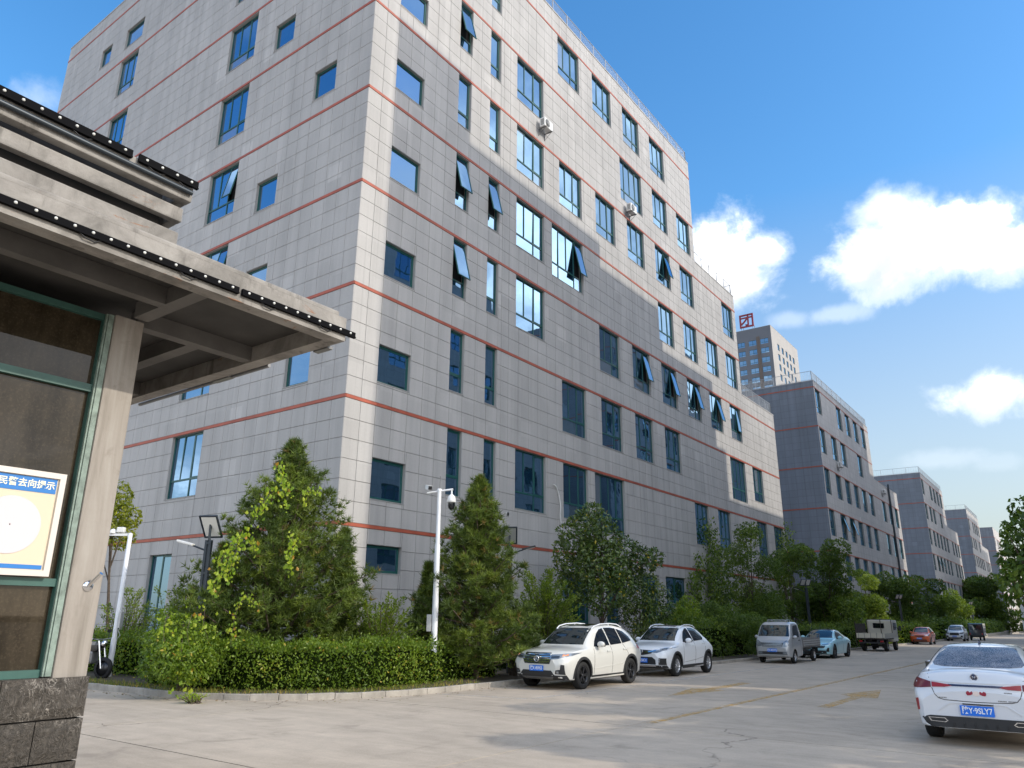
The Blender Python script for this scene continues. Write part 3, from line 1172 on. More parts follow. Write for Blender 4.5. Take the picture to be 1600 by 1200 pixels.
def guard_house():
    G = thing('guard_house', 'concrete gatehouse with green framed windows, rough stone base and flat lit-edge canopy', 'gatehouse', (-5.9, 0, 0))
    ox = 5.9                                    # parts are written in world x, shifted to the root

    def add(mb, name, mat, parent=G):
        mb.v = [(v[0] + ox, v[1], v[2]) for v in mb.v]
        return mb.build(name, mat, parent)
    xe = -5.9
    ys = -4.5
    # base stones, running bond, round the east face and the north end
    m = MB()
    m.box(-10.0, xe - .02, ys, 2.80, -.1, 1.30)
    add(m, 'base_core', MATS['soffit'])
    zt = 1.32
    for r in range(5):
        z1, z0 = zt - .275 * r, zt - .275 * (r + 1) + .012
        y1 = 2.86
        off = .57 if r % 2 == 0 else .315
        first = True
        while y1 > ys:
            y0 = y1 - (off if first else .57)
            first = False
            me = stone_block(y0 + .007, y1, z0, z1, xe + .045, .12)
            put('stone', me, G, (ox, 0, 0))
            y1 = y0
        for k in range(4):
            b = MB()
            b.bbox(xe + .04 - .6 * (k + 1), xe + .03 - .6 * k, 2.74, 2.86, z0, z1, .012)
            add(b, 'stone', MATS['rough_stone'])
    # columns
    for y in (2.62, -.35, -3.4):
        c = MB()
        c.bbox(xe - .22, xe, y, y + .235, 1.305, 4.06, .012)
        add(c, 'column', MATS['column_stone'])
    c = MB()
    c.bbox(-10.0, -9.75, 2.62, 2.855, 1.305, 4.06, .012)
    add(c, 'column', MATS['column_stone'])
    w = MB()
    w.box(-9.7, xe - .25, 2.66, 2.80, 1.305, 4.05)
    w.box(-10.0, -9.8, ys, 2.6, 1.305, 4.05)
    add(w, 'rear_wall', MATS['column_stone'])
    # glazed east front: each bay between columns has a frame with transoms and its panes
    gx = xe - .10
    for (ya, yb) in ((-.11, 2.61), (-3.16, -.36)):
        f = MB()
        for (a, b) in ((ya, ya + .07), (yb - .055, yb), ((ya + yb) / 2 + .42, (ya + yb) / 2 + .49)):
            f.box(gx - .05, gx + .05, a, b, 1.33, 4.05)
        for (a, b) in ((1.322, 1.375), (1.935, 1.99), (3.40, 3.46), (4.0, 4.05)):
            f.box(gx - .045, gx + .045, ya + .07, yb - .055, a, b)
        wf = add(f, 'window_frame', MATS['green_frame'])
        mid = (ya + yb) / 2 + .42
        for (a, b) in ((ya + .07, mid), (mid + .07, yb - .055)):
            for (c0, c1) in ((1.375, 1.935), (1.99, 3.40), (3.46, 4.0)):
                p = MB()
                p.box(gx - .006, gx + .006, a, b, c0, c1)
                add(p, 'pane', MATS['booth_glass'], wf)
        t = MB()
        t.box(gx + .052, gx + .085, yb - .035, yb + .005, 1.33, 4.05)
        t.box(gx + .052, gx + .075, yb - .05, yb - .038, 1.33, 4.05)
        add(t, 'frame_trim', MATS['green_frame_faded'], wf)
    # canopy: rim beams, cross beams, slab
    xc, yc = -4.87, 4.11
    cn = MB()
    cn.box(-10.6, xc, ys - 1, yc, 4.215, 4.27)
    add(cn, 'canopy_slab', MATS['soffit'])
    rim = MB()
    rim.box(xc - .13, xc + .004, ys - 1, yc + .004, 4.06, 4.275)
    rim.box(-10.6, xc - .13, yc - .13, yc + .004, 4.06, 4.275)
    add(rim, 'canopy_rim', MATS['concrete_beam'])
    up = MB()
    up.bbox(-10.5, xc - .02, ys - 1, yc - .06, 4.278, 4.33, .015)
    add(up, 'canopy_curb', MATS['concrete_beam'])
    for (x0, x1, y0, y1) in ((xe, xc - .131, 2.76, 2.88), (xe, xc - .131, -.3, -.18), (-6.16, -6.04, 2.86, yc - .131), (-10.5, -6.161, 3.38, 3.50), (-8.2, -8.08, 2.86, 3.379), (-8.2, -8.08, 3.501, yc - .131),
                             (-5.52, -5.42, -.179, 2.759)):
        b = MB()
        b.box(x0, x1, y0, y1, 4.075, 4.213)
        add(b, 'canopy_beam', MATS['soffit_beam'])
    # stacked parapet beams above
    for (x, z0, z1, y1, d) in ((-5.22, 4.90, 5.06, 2.74, .09), (-5.27, 4.725, 4.845, 2.71, .07), (-5.27, 4.515, 4.63, 2.70, .07), (-5.26, 4.332, 4.42, 2.70, .07)):
        b = MB()
        b.bbox(x - d, x, ys - .5, y1, z0, z1, .012)
        b.bbox(-10.2, x - d, y1 - d, y1 - .002, z0 + .001, z1 - .001, .012)
        add(b, 'parapet_beam', MATS['concrete_beam'])
    b = MB()
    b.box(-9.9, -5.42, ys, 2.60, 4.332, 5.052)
    add(b, 'parapet_core', MATS['soffit'])  # near-black core paints the shade in the gaps between the beams
    g = MB()
    g.tube([(-5.195, ys, 4.965), (-5.195, 2.72, 4.965)], .02, 8)
    add(g, 'gutter', MATS['dark_pole'])
    # LED strips: black channel with round lenses
    def led(x, y0, y1, z, h, joint):
        a = MB()
        for (p, q) in joint:
            a.box(x, x + .022, p, q, z, z + h)
            a.box(x, x + .03, p, q, z - .014, z - .001)
        s = add(a, 'light_strip', MATS['strip_black'])
        k = MB()
        k.lathe([(.0, .009), (.008, .007), (.011, .0)], 8, 'X')
        lens = k.mesh('lens', MATS['led_lens'])
        for (p, q) in joint:
            n = int((q - p) / .115)
            for i in range(n):
                yy = p + (i + .5) * (q - p) / n
                put('lens', lens, s, (x + .022 + ox, yy, z + h / 2))
        w = MB()
        for (p, q) in joint:
            n = max(2, int((q - p) / .6))
            for i in range(n):
                yy = p + (i + .3) * (q - p) / n
                w.tube([(x + .015, yy, z - .01), (x + .02, yy + .04, z - .035), (x + .015, yy + .10, z - .04), (x + .015, yy + .14, z - .012)], .005, 5)
        add(w, 'cable', MATS['dark_plastic'], s)
    led(xc + .005, 0, 0, 4.125, .04, [(ys, .9), (.93, 3.02), (3.05, 4.21)])
    led(-5.21, 0, 0, 5.03, .052, [(ys, 2.22), (2.27, 2.76)])
    n = MB()
    n.tube([(-4.9, yc + .03, 4.09), (-7.4, yc + .03, 4.09)], .013, 6)
    n.tube([(-6.0, yc + .05, 4.07), (-8.4, yc + .05, 4.06)], .02, 6)
    n.box(-6.9, -6.6, yc + .01, yc + .07, 4.05, 4.075)
    n.box(-5.3, -5.1, yc + .01, yc + .07, 4.05, 4.075)
    add(n, 'conduit', MATS['gray_metal'])
    d = MB()
    d.lathe([(0, xe + .012), (.036, xe + .012), (.040, xe + .001)], 16, 'X', (0, 2.755, 1.945))
    d.tube([(xe + .008, 2.755, 1.945), (xe + .10, 2.79, 2.035)], .014, 10)
    add(d, 'flag_bracket', MATS['chrome'])
    # notice board hung on the window
    N = thing('notice_board', 'cream notice board with blue header and white disc, hung in the gatehouse window', 'notice board', (xe - .02, 2.18, 2.365))
    hw, hh = .295, .365
    f = MB()
    for (a, b, c, e) in ((-hw, hw, hh - .04, hh), (-hw, hw, -hh, -hh + .04), (-hw, -hw + .04, -hh + .04, hh - .04), (hw - .04, hw, -hh + .04, hh - .04)):
        f.box(-.025, .02, a, b, c, e)
    f.build('board_frame', MATS['board_rim'], N)
    p = MB()
    p.box(-.02, 0, -hw + .04, hw - .04, -hh + .04, hh - .04)
    p.build('board_panel', MATS['board_cream'], N)
    h = MB()
    h.box(.0005, .004, -hw + .042, hw - .052, hh - .15, hh - .045)
    h.build('header', MATS['board_blue'], N)
    h = MB()
    h.box(.0005, .004, -hw + .042, hw - .052, -hh + .046, -hh + .075)
    h.build('footer', MATS['board_blue'], N)
    c = MB()
    c.lathe([(.0, .005), (.198, .005), (.2, .0005)], 48, 'X', (0, -.012, -.025), 0, False)
    c.build('disc', MATS['board_disc'], N)
    c = MB()
    c.lathe([(.0, .010), (.004, .008), (.005, .005)], 8, 'X', (0, -.012, -.025))
    c.build('disc_pin', MATS['dark_plastic'], N)
    text_ob('lettering', '民警去向提示', .062, MATS['board_letter'], N, (.0055, hw - .062, hh - .098), (math.pi / 2, 0, math.pi / 2), .001, 'RIGHT', 1.0, .001)
    return G


# ------------------------------------------------------------------ ground
def concrete_mat(name, col):
    m, N, out = new_mat(name)
    pos = N.node('ShaderNodeNewGeometry').outputs['Position']
    big = N.noise(pos, .22, 5.0, .6)
    mid = N.noise(pos, 1.6, 6.0, .65, .6)
    fine = N.noise(pos, 42.0, 4.0, .7)
    mp = N.node('ShaderNodeMapping', inp={'Vector': pos, 'Rotation': (0, 0, .55), 'Scale': (.35, 2.4, 1)}).outputs[0]
    drag = N.noise(mp, 1.4, 5.0, .65, .4)
    k = N.math('ADD', N.mrange(big, .3, .7, -.12, .12), N.mrange(mid, .3, .7, -.10, .10))
    k = N.math('ADD', k, N.mrange(fine, .3, .7, -.10, .10))
    k = N.math('ADD', k, N.mrange(drag, .3, .7, -.09, .09))
    wn = N.node('ShaderNodeObjectInfo').outputs['Random']
    k = N.math('ADD', k, N.mrange(wn, 0, 1, -.045, .045))
    # hairline cracks
    vo = N.node('ShaderNodeTexVoronoi', feature='DISTANCE_TO_EDGE', inp={'Vector': N.vmath('ADD', pos, N.node('ShaderNodeTexNoise', inp={'Vector': pos, 'Scale': 1.3, 'Detail': 5.0}).outputs['Color']).outputs[0], 'Scale': .16})
    cr = N.mrange(vo.outputs['Distance'], 0.0, .004, .6, 0.0)
    cr = N.math('MULTIPLY', cr, N.mrange(N.noise(pos, .3, 2.0), .48, .6, 0, 1))
    k = N.math('SUBTRACT', N.math('ADD', k, 1.0), cr)
    c = N.node('ShaderNodeVectorMath', operation='SCALE', inp={0: col, 3: k}).outputs[0]
    # oil and tyre stains
    stn = N.mrange(N.noise(pos, .8, 5.0, .65, 1.0), .54, .72, 0, .40, True)
    c = N.mix(stn, c, tuple(q * .45 for q in col))
    b = N.node('ShaderNodeBsdfPrincipled', inp={'Base Color': c, 'Roughness': .82, 'Specular IOR Level': .3})
    bp = N.node('ShaderNodeBump', inp={'Strength': .35, 'Distance': .012, 'Height': N.math('ADD', fine, N.math('MULTIPLY', mid, .5))})
    N.l.new(bp.outputs[0], b.inputs['Normal'])
    N.l.new(b.outputs[0], out.inputs[0])
    MATS[name] = m


concrete_mat('concrete', (0.455, 0.382, 0.302))
pbr('joint_dark', (0.06, 0.052, 0.045), 0.95)
pbr('kerb_stone', (0.36, 0.33, 0.285), 0.85, noise=(2.5, .28), bump=(25, .6))
pbr('soil', (0.075, 0.06, 0.04), 0.95, noise=(3, .3))


def worn_paint(name, col, lo, hi):
    m, N, out = new_mat(name)
    pos = N.node('ShaderNodeNewGeometry').outputs['Position']
    a = N.mrange(N.noise(pos, 5.0, 7.0, .75), lo, hi, 0, 1)
    b = N.node('ShaderNodeBsdfPrincipled', inp={'Base Color': (*col, 1), 'Roughness': .8})
    t = N.node('ShaderNodeBsdfTransparent')
    mx = N.node('ShaderNodeMixShader', inp={0: N.math('MULTIPLY', a, .62), 1: t.outputs[0], 2: b.outputs[0]})
    N.l.new(mx.outputs[0], out.inputs[0])
    MATS[name] = m


worn_paint('paint_yellow', (0.62, 0.37, 0.075), .36, .60)
worn_paint('paint_white', (0.62, 0.60, 0.57), .38, .62)


def sheet(mb, pts, lift, mat=0):
    """flat polygon on the sloping ground"""
    mb.add([(x, y, gz(y) + lift) for x, y in pts], [tuple(range(len(pts)))], mat)


def ground():
    g = MB()
    ys = [-120, -20, 0, 15, 40, 80, 160, 400, 1000, 3000]
    xs = [-1500, -200, -60, -20, 0, 30, 200, 1500]
    vs = [(x, y, gz(y) - .012) for y in ys for x in xs]
    n = len(xs)
    fs = [(j * n + i, j * n + i + 1, (j + 1) * n + i + 1, (j + 1) * n + i) for j in range(len(ys) - 1) for i in range(n - 1)]
    g.add(vs, fs)
    G = g.build('ground', MATS['joint_dark'])
    G['kind'] = 'structure'
    # street of cast slabs; joints along x = -6.8 and every six metres
    road = bpy.data.objects.new('road', None)
    link(road)
    road['kind'] = 'structure'
    xcut = [-33.5, -27.0, -20.2, -13.6, -6.83, -.6, 5.8]
    ycut = [-13.2, -6.7, -.2, 6.3, 12.82, 18.9, 25.0, 31.1, 37.2, 43.3, 49.4, 55.5, 61.6, 67.7]
    for j in range(len(ycut) - 1):
        for i in range(len(xcut) - 1):
            x0, x1, y0, y1 = xcut[i] + .010, xcut[i + 1] - .010, ycut[j] + .014, ycut[j + 1] - .014
            m = MB()
            m.add([(x0, y0, gz(y0) - .03), (x1, y0, gz(y0) - .03), (x1, y1, gz(y1) - .03), (x0, y1, gz(y1) - .03),
                   (x0, y0, gz(y0)), (x1, y0, gz(y0)), (x1, y1, gz(y1)), (x0, y1, gz(y1))],
                  [(4, 5, 6, 7), (0, 1, 5, 4), (1, 2, 6, 5), (2, 3, 7, 6), (3, 0, 4, 7)])
            m.build('concrete_slab', MATS['concrete'], road)
    far = MB()
    for (x0, x1, y0, y1) in ((-33.5, 5.8, 67.712, 900), (-260, -33.512, -90, 900), (5.812, 200, -90, 900), (-33.5, 5.8, -90, -13.212)):
        sheet(far, [(x0, y0), (x1, y0), (x1, y1), (x0, y1)], 0)
    far.build('concrete_apron', MATS['concrete'], road)
    # paint
    k = .004
    def mark(pts, mat):
        m = MB()
        sheet(m, pts, k)
        m.build('road_marking', MATS[mat], road)
    for (a, b) in ((13.3, 22.0), (22.0, 31.0), (31.0, 45.0)):
        mark([(-6.77, a), (-6.62, a), (-6.62, b), (-6.77, b)], 'paint_yellow')
    mark([(-5.12, 18.3), (-4.86, 18.3), (-4.86, 21.4), (-4.5, 21.4), (-4.98, 24.2), (-5.5, 21.9), (-5.12, 21.4)], 'paint_yellow')
    mark([(-8.86, 23.9), (-8.54, 23.9), (-8.54, 21.0), (-8.2, 21.0), (-8.7, 18.4), (-9.2, 21.0), (-8.86, 21.0)], 'paint_yellow')
    mark([(-10.86, 15.5), (-10.74, 15.5), (-10.74, 22.4), (-10.86, 22.4)], 'paint_white')
    mark([(-10.86, 22.4), (-10.74, 22.4), (-10.74, 36.0), (-10.86, 36.0)], 'paint_white')
    mark([(-13.3, 15.0), (-13.3, 14.88), (-10.86, 15.38), (-10.86, 15.5)], 'paint_white')
    mark([(-13.3, 22.3), (-10.86, 22.3), (-10.86, 22.42), (-13.3, 22.42)], 'paint_white')
    mark([(-13.3, 29.2), (-10.86, 29.2), (-10.86, 29.32), (-13.3, 29.32)], 'paint_white')
    mark([(-10.86, 48.0), (-10.74, 48.0), (-10.74, 66.0), (-10.86, 66.0)], 'paint_white')


KERB = [(-33, 10.02), (-26, 10.0), (-20.2, 9.98), (-18.7, 10.1), (-17.1, 10.18), (-16.2, 10.4), (-15.2, 10.95), (-14.4, 11.75), (-13.8, 12.85), (-13.45, 14.1), (-13.35, 15.3), (-13.4, 17.2), (-13.42, 26), (-13.42, 45), (-13.45, 80.0)]


def resample(poly, step):
    P = [Vector((*p, 0)) for p in poly]
    out = [P[0].copy()]
    acc = 0
    for a, b in zip(P[:-1], P[1:]):
        L = (b - a).length
        d = step - acc
        while d <= L:
            out.append(a + (b - a) * (d / L))
            d += step
        acc = (acc + L) % step
    return out


def planting_bed():
    K = bpy.data.objects.new('kerb', None)
    link(K)
    K['kind'] = 'structure'
    pts = resample(KERB, .62)
    mesh = None
    for i, (a, b) in enumerate(zip(pts[:-1], pts[1:])):
        d = (b - a)
        L = d.length
        if mesh is None or abs(L - .62) > .01:
            m = MB()
            m.bbox(.004, L - .006, -.001, .13, -.06, .13, .014)
            me = m.mesh('kerb_stone', MATS['kerb_stone'])
            if mesh is None:
                mesh = me
        else:
            me = mesh
        o = put('kerb_stone', me, K, (a.x, a.y, gz(a.y) + random.uniform(-.006, .006)), (0, random.uniform(-.012, .012), math.atan2(d.y, d.x) + random.uniform(-.01, .01)))
    far = MB()
    far.box(-13.55, -13.42, 80.2, 330, -1.8, -.3)
    far.build('kerb_run', MATS['kerb_stone'], K)
    # bed of soil behind the kerb
    s = MB()
    inner = [(p.x, p.y) for p in resample([(x - (.12 if y > 12 else 0), y + (.12 if y < 12 else 0)) for x, y in KERB], .8)]
    n = len(inner)
    vs, fs = [], []
    for (x, y) in inner:
        if y < 17 and x < -14.5:
            q = (x, 17.6)
        else:
            q = (XF, max(y, 17.6)) if y > 17.6 else (XF, 17.6)
        for t in (0, .15, .5, 1):
            px, py = x + (q[0] - x) * t, y + (q[1] - y) * t
            vs.append((px, py, gz(py) + .105 + (.05 if 0 < t < 1 else 0)))
    for i in range(n - 1):
        for j in range(3):
            fs.append((i * 4 + j, (i + 1) * 4 + j, (i + 1) * 4 + j + 1, i * 4 + j + 1))
    s.add(vs, fs)
    s.quad((XF, 80, -.3), (-13.5, 80, -.3), (-13.5, 330, -1.55), (XF, 330, -1.55))
    b = s.build('planting_bed', MATS['soil'])
    b['kind'] = 'structure'
    # right-hand kerb and verge, just outside the picture
    r = MB()
    r.box(.75, .88, -20, 300, -1.6, .0)
    for k in range(24):
        y = -20 + k * 13
        r.box(.75, .88, y, y + 13, gz(y) - .2, gz(y) + .09)
    q = r.build('kerb', MATS['kerb_stone'])
    q['kind'] = 'structure'
    v = MB()
    sheet(v, [(.88, -20), (5.7, -20), (5.7, 300), (.88, 300)], .06)
    q = v.build('verge', MATS['soil'])
    q['kind'] = 'structure'
# ------------------------------------------------------------------ vegetation
leaf_mat('needles', [(0.0, (0.032, 0.056, 0.012)), (0.45, (0.084, 0.126, 0.022)), (0.85, (0.20, 0.26, 0.038)), (1.0, (0.22, 0.16, 0.05))], .22, .5)
leaf_mat('hedge_leaf', [(0.0, (0.057, 0.101, 0.011)), (0.5, (0.126, 0.203, 0.019)), (0.9, (0.254, 0.329, 0.033)), (1.0, (0.446, 0.338, 0.054))], .35, .4)
leaf_mat('magnolia_leaf', [(0.0, (0.028, 0.058, 0.013)), (0.6, (0.077, 0.128, 0.023)), (0.93, (0.172, 0.214, 0.036)), (1.0, (0.500, 0.390, 0.039))], .15, .25, .6)
leaf_mat('shrub_leaf', [(0.0, (0.061, 0.101, 0.015)), (0.5, (0.146, 0.211, 0.028)), (1.0, (0.304, 0.355, 0.049))], .4, .45)
leaf_mat('dark_leaf', [(0.0, (0.038, 0.072, 0.012)), (0.5, (0.090, 0.150, 0.021)), (1.0, (0.203, 0.266, 0.036))], .35, .45)
leaf_mat('vine_leaf', [(0.0, (0.13, 0.23, 0.02)), (0.5, (0.29, 0.39, 0.03)), (0.94, (0.44, 0.48, 0.05)), (1.0, (0.45, 0.24, 0.04))], .45, .4)
leaf_mat('yellow_leaf', [(0.0, (0.102, 0.144, 0.016)), (0.55, (0.264, 0.279, 0.022)), (1.0, (0.500, 0.490, 0.033))], .4, .4)
leaf_mat('grass', [(0.0, (0.102, 0.144, 0.022)), (0.6, (0.203, 0.236, 0.033)), (1.0, (0.486, 0.338, 0.086))], .3, .6)
leaf_mat('litter', [(0.0, (0.09, 0.055, 0.025)), (0.6, (0.20, 0.13, 0.05)), (1.0, (0.16, 0.17, 0.04))], .1, .7)
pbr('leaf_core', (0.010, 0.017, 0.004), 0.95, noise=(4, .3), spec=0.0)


def unit(n):
    v = RNG.normal(size=(n, 3))
    return v / np.linalg.norm(v, axis=1, keepdims=True)


def nrm(a):
    return a / (np.linalg.norm(a, axis=1, keepdims=True) + 1e-9)


def leaf_quads(C, D, N, L, W, fold=.15):
    D = nrm(D)
    side = nrm(np.cross(D, N))
    N = np.cross(side, D)
    L = np.asarray(L).reshape(-1, 1) * np.ones((len(C), 1))
    W = np.asarray(W).reshape(-1, 1) * np.ones((len(C), 1))
    mid = C + D * L * .05 - N * W * fold
    V = np.stack([C - D * L * .5, mid + side * W * .5, C + D * L * .5, mid - side * W * .5], 1).reshape(-1, 3)
    F = np.arange(len(C) * 4).reshape(-1, 4)
    return V, F


def at(px, py, dist):
    r = ray(px, py)
    h = math.hypot(r.x, r.y)
    return Vector((r.x * dist / h, r.y * dist / h, CAM_H + r.z * dist / h))


def atx(px, py, X):
    r = ray(px, py)
    t = X / r.x
    return Vector((X, r.y * t, CAM_H + r.z * t))


def taper(mb, pts, r0, r1, n=7):
    k = len(pts) - 1
    mb.tube(pts, [r0 + (r1 - r0) * i / k for i in range(k + 1)], n, 0, True)


def pine(label, x, y, h, R, seed, stems=1, group=None, dens=1.0, low=.07, flat=0.72):
    rg = np.random.default_rng(seed)
    z0 = gz(y) + .08
    t = thing('pine_tree', label, 'pine tree', (x, y, z0), 0, group)
    tr = MB()
    P, T, K = [], [], []
    for s in range(stems):
        ox, oy = (rg.uniform(-.35, .35), rg.uniform(-.2, .2)) if stems > 1 else (0, 0)
        taper(tr, [(ox, oy, -.1), (ox * .8 + rg.uniform(-.05, .05), oy * .8, h * .3), (ox * .25, oy * .25, h * .65), (0, 0, h * .97)], .09, .015)
    z = h * low
    while z < h * .985:
        f = z / h
        prof = (1 - f) ** flat * (0.62 + .38 * min(1, f / .22))
        nb = max(5, int((10 - 4 * f) * dens))
        a0 = rg.uniform(0, 6.28)
        for b in range(nb):
            az = a0 + 6.283 * b / nb + rg.uniform(-.35, .35)
            L = R * prof * rg.uniform(.55, 1.28) + .05
            el = math.radians(8 + 58 * f ** 1.3 + rg.uniform(-10, 14))
            dirv = np.array([math.cos(az) * math.cos(el), math.sin(az) * math.cos(el), math.sin(el)])
            base = np.array([0, 0, z])
            tip = base + dirv * L + np.array([0, 0, .12 * L])
            if L > .35:
                taper(tr, [base, base + dirv * L * .5 - np.array([0, 0, .03 * L]), tip], .02 + .012 * L, .006, 4)
            cl = rg.uniform(0, 1)
            n = int((7 + L * 22 * dens) * (1.05 - .35 * f))
            for q in range(n):
                s = rg.uniform(.22, 1.03) ** .75
                p = base + dirv * L * s + np.array([0, 0, .12 * L * s * s])
                sp = .26 * L * (1.08 - s) + .035
                off = rg.normal(size=3) * np.array([sp, sp, sp * .45])
                P.append(p + off)
                T.append(dirv * .9 + np.array([0, 0, .95]) + off / (sp + .1) * .5)
                K.append(cl)
        z += max(.12, (.30 - .12 * f) * min(1.0, h / 5))
    P, T, K = np.array(P), nrm(np.array(T)), np.array(K)
    m = 13
    n = len(P)
    Pn = np.repeat(P, m, 0)
    Dn = nrm(np.repeat(T, m, 0) * .75 + unit(n * m) * .85)
    side = nrm(np.cross(Dn, unit(n * m)))
    L = RNG.uniform(.13, .23, (n * m, 1))
    V = np.stack([Pn + side * .012, Pn - side * .012, Pn + Dn * L], 1).reshape(-1, 3)
    F = np.arange(n * m * 3).reshape(-1, 3)
    rnd = np.clip(np.repeat(K, m) * .50 + np.repeat(RNG.uniform(0, .36, n), m) + RNG.uniform(0, .14, n * m), 0, 1)
    # a few browned needles low inside the crown
    rnd = np.where(np.repeat(RNG.uniform(0, 1, n) < .03, m), 1.0, np.minimum(rnd, .92))
    put('foliage', np_mesh('foliage', V, F, MATS['needles'], rnd), t)
    tr.build('trunk', MATS['trunk'], t)
    return t


def blob_points(blobs, per_area, rg, shell=.75):
    C, O, B = [], [], []
    for i, (c, r) in enumerate(blobs):
        r = np.array(r) * np.ones(3)
        n = max(6, int(1.5 * per_area * 4 * math.pi * (r[0] * r[2])))
        u = rg.normal(size=(n, 3))
        u /= np.linalg.norm(u, axis=1, keepdims=True)
        rad = shell + (1.06 - shell) * rg.uniform(0, 1, (n, 1)) ** .6
        lump = 1 + .16 * np.sin(u[:, :1] * 5 + i) * np.cos(u[:, 2:] * 6 + i * 2)
        C.append(np.array(c) + u * r * rad * lump)
        O.append(u)
        B.append(np.full(n, i))
    return np.concatenate(C), np.concatenate(O), np.concatenate(B)


def crown_mesh(blobs, size, per_area, mat, seed, droop=.3, aspect=.5, up=.35, cut_low=None):
    rg = np.random.default_rng(seed)
    C, O, B = blob_points(blobs, per_area, rg)
    n = len(C)
    D = nrm(O * .6 + rg.normal(size=(n, 3)) * .7 + np.array([0, 0, -droop]))
    N = nrm(O * .6 + np.array([0, 0, up]) + rg.normal(size=(n, 3)) * .45)
    L = size * rg.uniform(.65, 1.25, n)
    V, F = leaf_quads(C, D, N, L, L * aspect)
    tone = rg.uniform(0, 1, len(blobs))
    rnd = np.clip(tone[B] * .45 + rg.uniform(0, .5, n), 0, .97)
    rnd = np.where(rg.uniform(0, 1, n) < .012, 1.0, rnd)
    return np_mesh('foliage', V, F, MATS[mat], rnd)


def auto_blobs(c, a, b, n, seed, depth=None):
    rg = np.random.default_rng(seed)
    out = []
    for i in range(n):
        u = rg.normal(size=3)
        u /= np.linalg.norm(u)
        s = rg.uniform(.2, .74)
        r = rg.uniform(.34, .52) * min(a, b)
        out.append(((c[0] + u[0] * a * s, c[1] + u[1] * (depth or a) * s, c[2] + u[2] * b * s), (r * 1.15, r * 1.15, r * .85)))
    return out


def tree(name, label, cat, base, blobs, size, per_area, mat, seed, r0=.12, group=None, droop=.3, aspect=.5, limbs=True, fork=.45):
    """trunk, limbs reaching into every clump of the crown, and the leaves"""
    rg = np.random.default_rng(seed + 100)
    t = thing(name, label, cat, base, 0, group)
    b0 = Vector(base)
    loc = [((Vector(c) - b0), r) for c, r in blobs]
    top = max(c.z for c, r in loc)
    mean = sum((c for c, r in loc), Vector()) / len(loc)
    f = Vector((mean.x * .5, mean.y * .5, max(.3, min(c.z for c, r in loc) * fork)))
    m = MB()
    taper(m, [(0, 0, -.1), (f.x * .4, f.y * .4, f.z * .5), f, f.lerp(mean, .6), (mean.x, mean.y, top * .92)], r0, r0 * .2, 8)
    if limbs:
        for c, r in loc:
            k = f + (mean - f) * float(rg.uniform(0, .6))
            mid = k.lerp(c, .5) + Vector((0, 0, float(rg.uniform(-.1, .15)) * (c - k).length))
            taper(m, [k, mid, c], r0 * .38, r0 * .08, 5)
    m.build('trunk', MATS['trunk'], t)
    me = crown_mesh([(tuple(c), r) for c, r in loc], size, per_area, mat, seed, droop, aspect)
    put('foliage', me, t)
    return t


def px_tree(name, label, cat, x0, x1, y0, y1, X, n, size, per_area, mat, seed, group=None, r0=.10, depth=None, aspect=.5, droop=.3):
    """a tree whose crown fills the given extent when seen from the street corner, rooted at distance X from the kerb line"""
    c = atx((x0 + x1) / 2, (y0 + y1) / 2, X)
    s = (c - Vector((0, 0, CAM_H))).dot(_f) / F_PX
    a, b = (x1 - x0) / 2 * s, (y1 - y0) / 2 * s
    rg = np.random.default_rng(seed)
    g = gz(c.y) + .1
    blobs = []
    dp = min(a, depth or 1.9)
    k = 0
    while len(blobs) < n and k < 900:
        k += 1
        u, v, w = rg.uniform(-1, 1, 3)
        r = rg.uniform(.26, .44) * min(a, b)
        wide = 1.0 if v < .1 else math.sqrt(max(0.0, 1 - ((v - .1) / .95) ** 2))
        if abs(u) > wide:
            continue
        q = (c.x + u * (a - r) * abs(_r.x) + w * 0, c.y + u * (a - r) * 1.0 / max(.35, abs(_r.x)) * .6 + w * dp * .5, c.z + v * (b - r * .8))
        q = Vector((c.x, c.y, c.z)) + _r * (u * (a - r)) + Vector((-_r.y, _r.x, 0)) * (w * dp) + Vector((0, 0, v * (b - r * .8)))
        if q.x < XF + .5:
            q.x = XF + .5 + abs(rg.normal()) * .4
        if q.z - r < g - .2:
            continue
        if any((q - Vector(p2)).length < .55 * r for p2, r2 in blobs):
            continue
        blobs.append((tuple(q), (r * 1.1, r * 1.1, r * .9)))
    return tree(name, label, cat, (c.x, c.y, g), blobs, size, per_area, mat, seed, r0, group, droop, aspect)


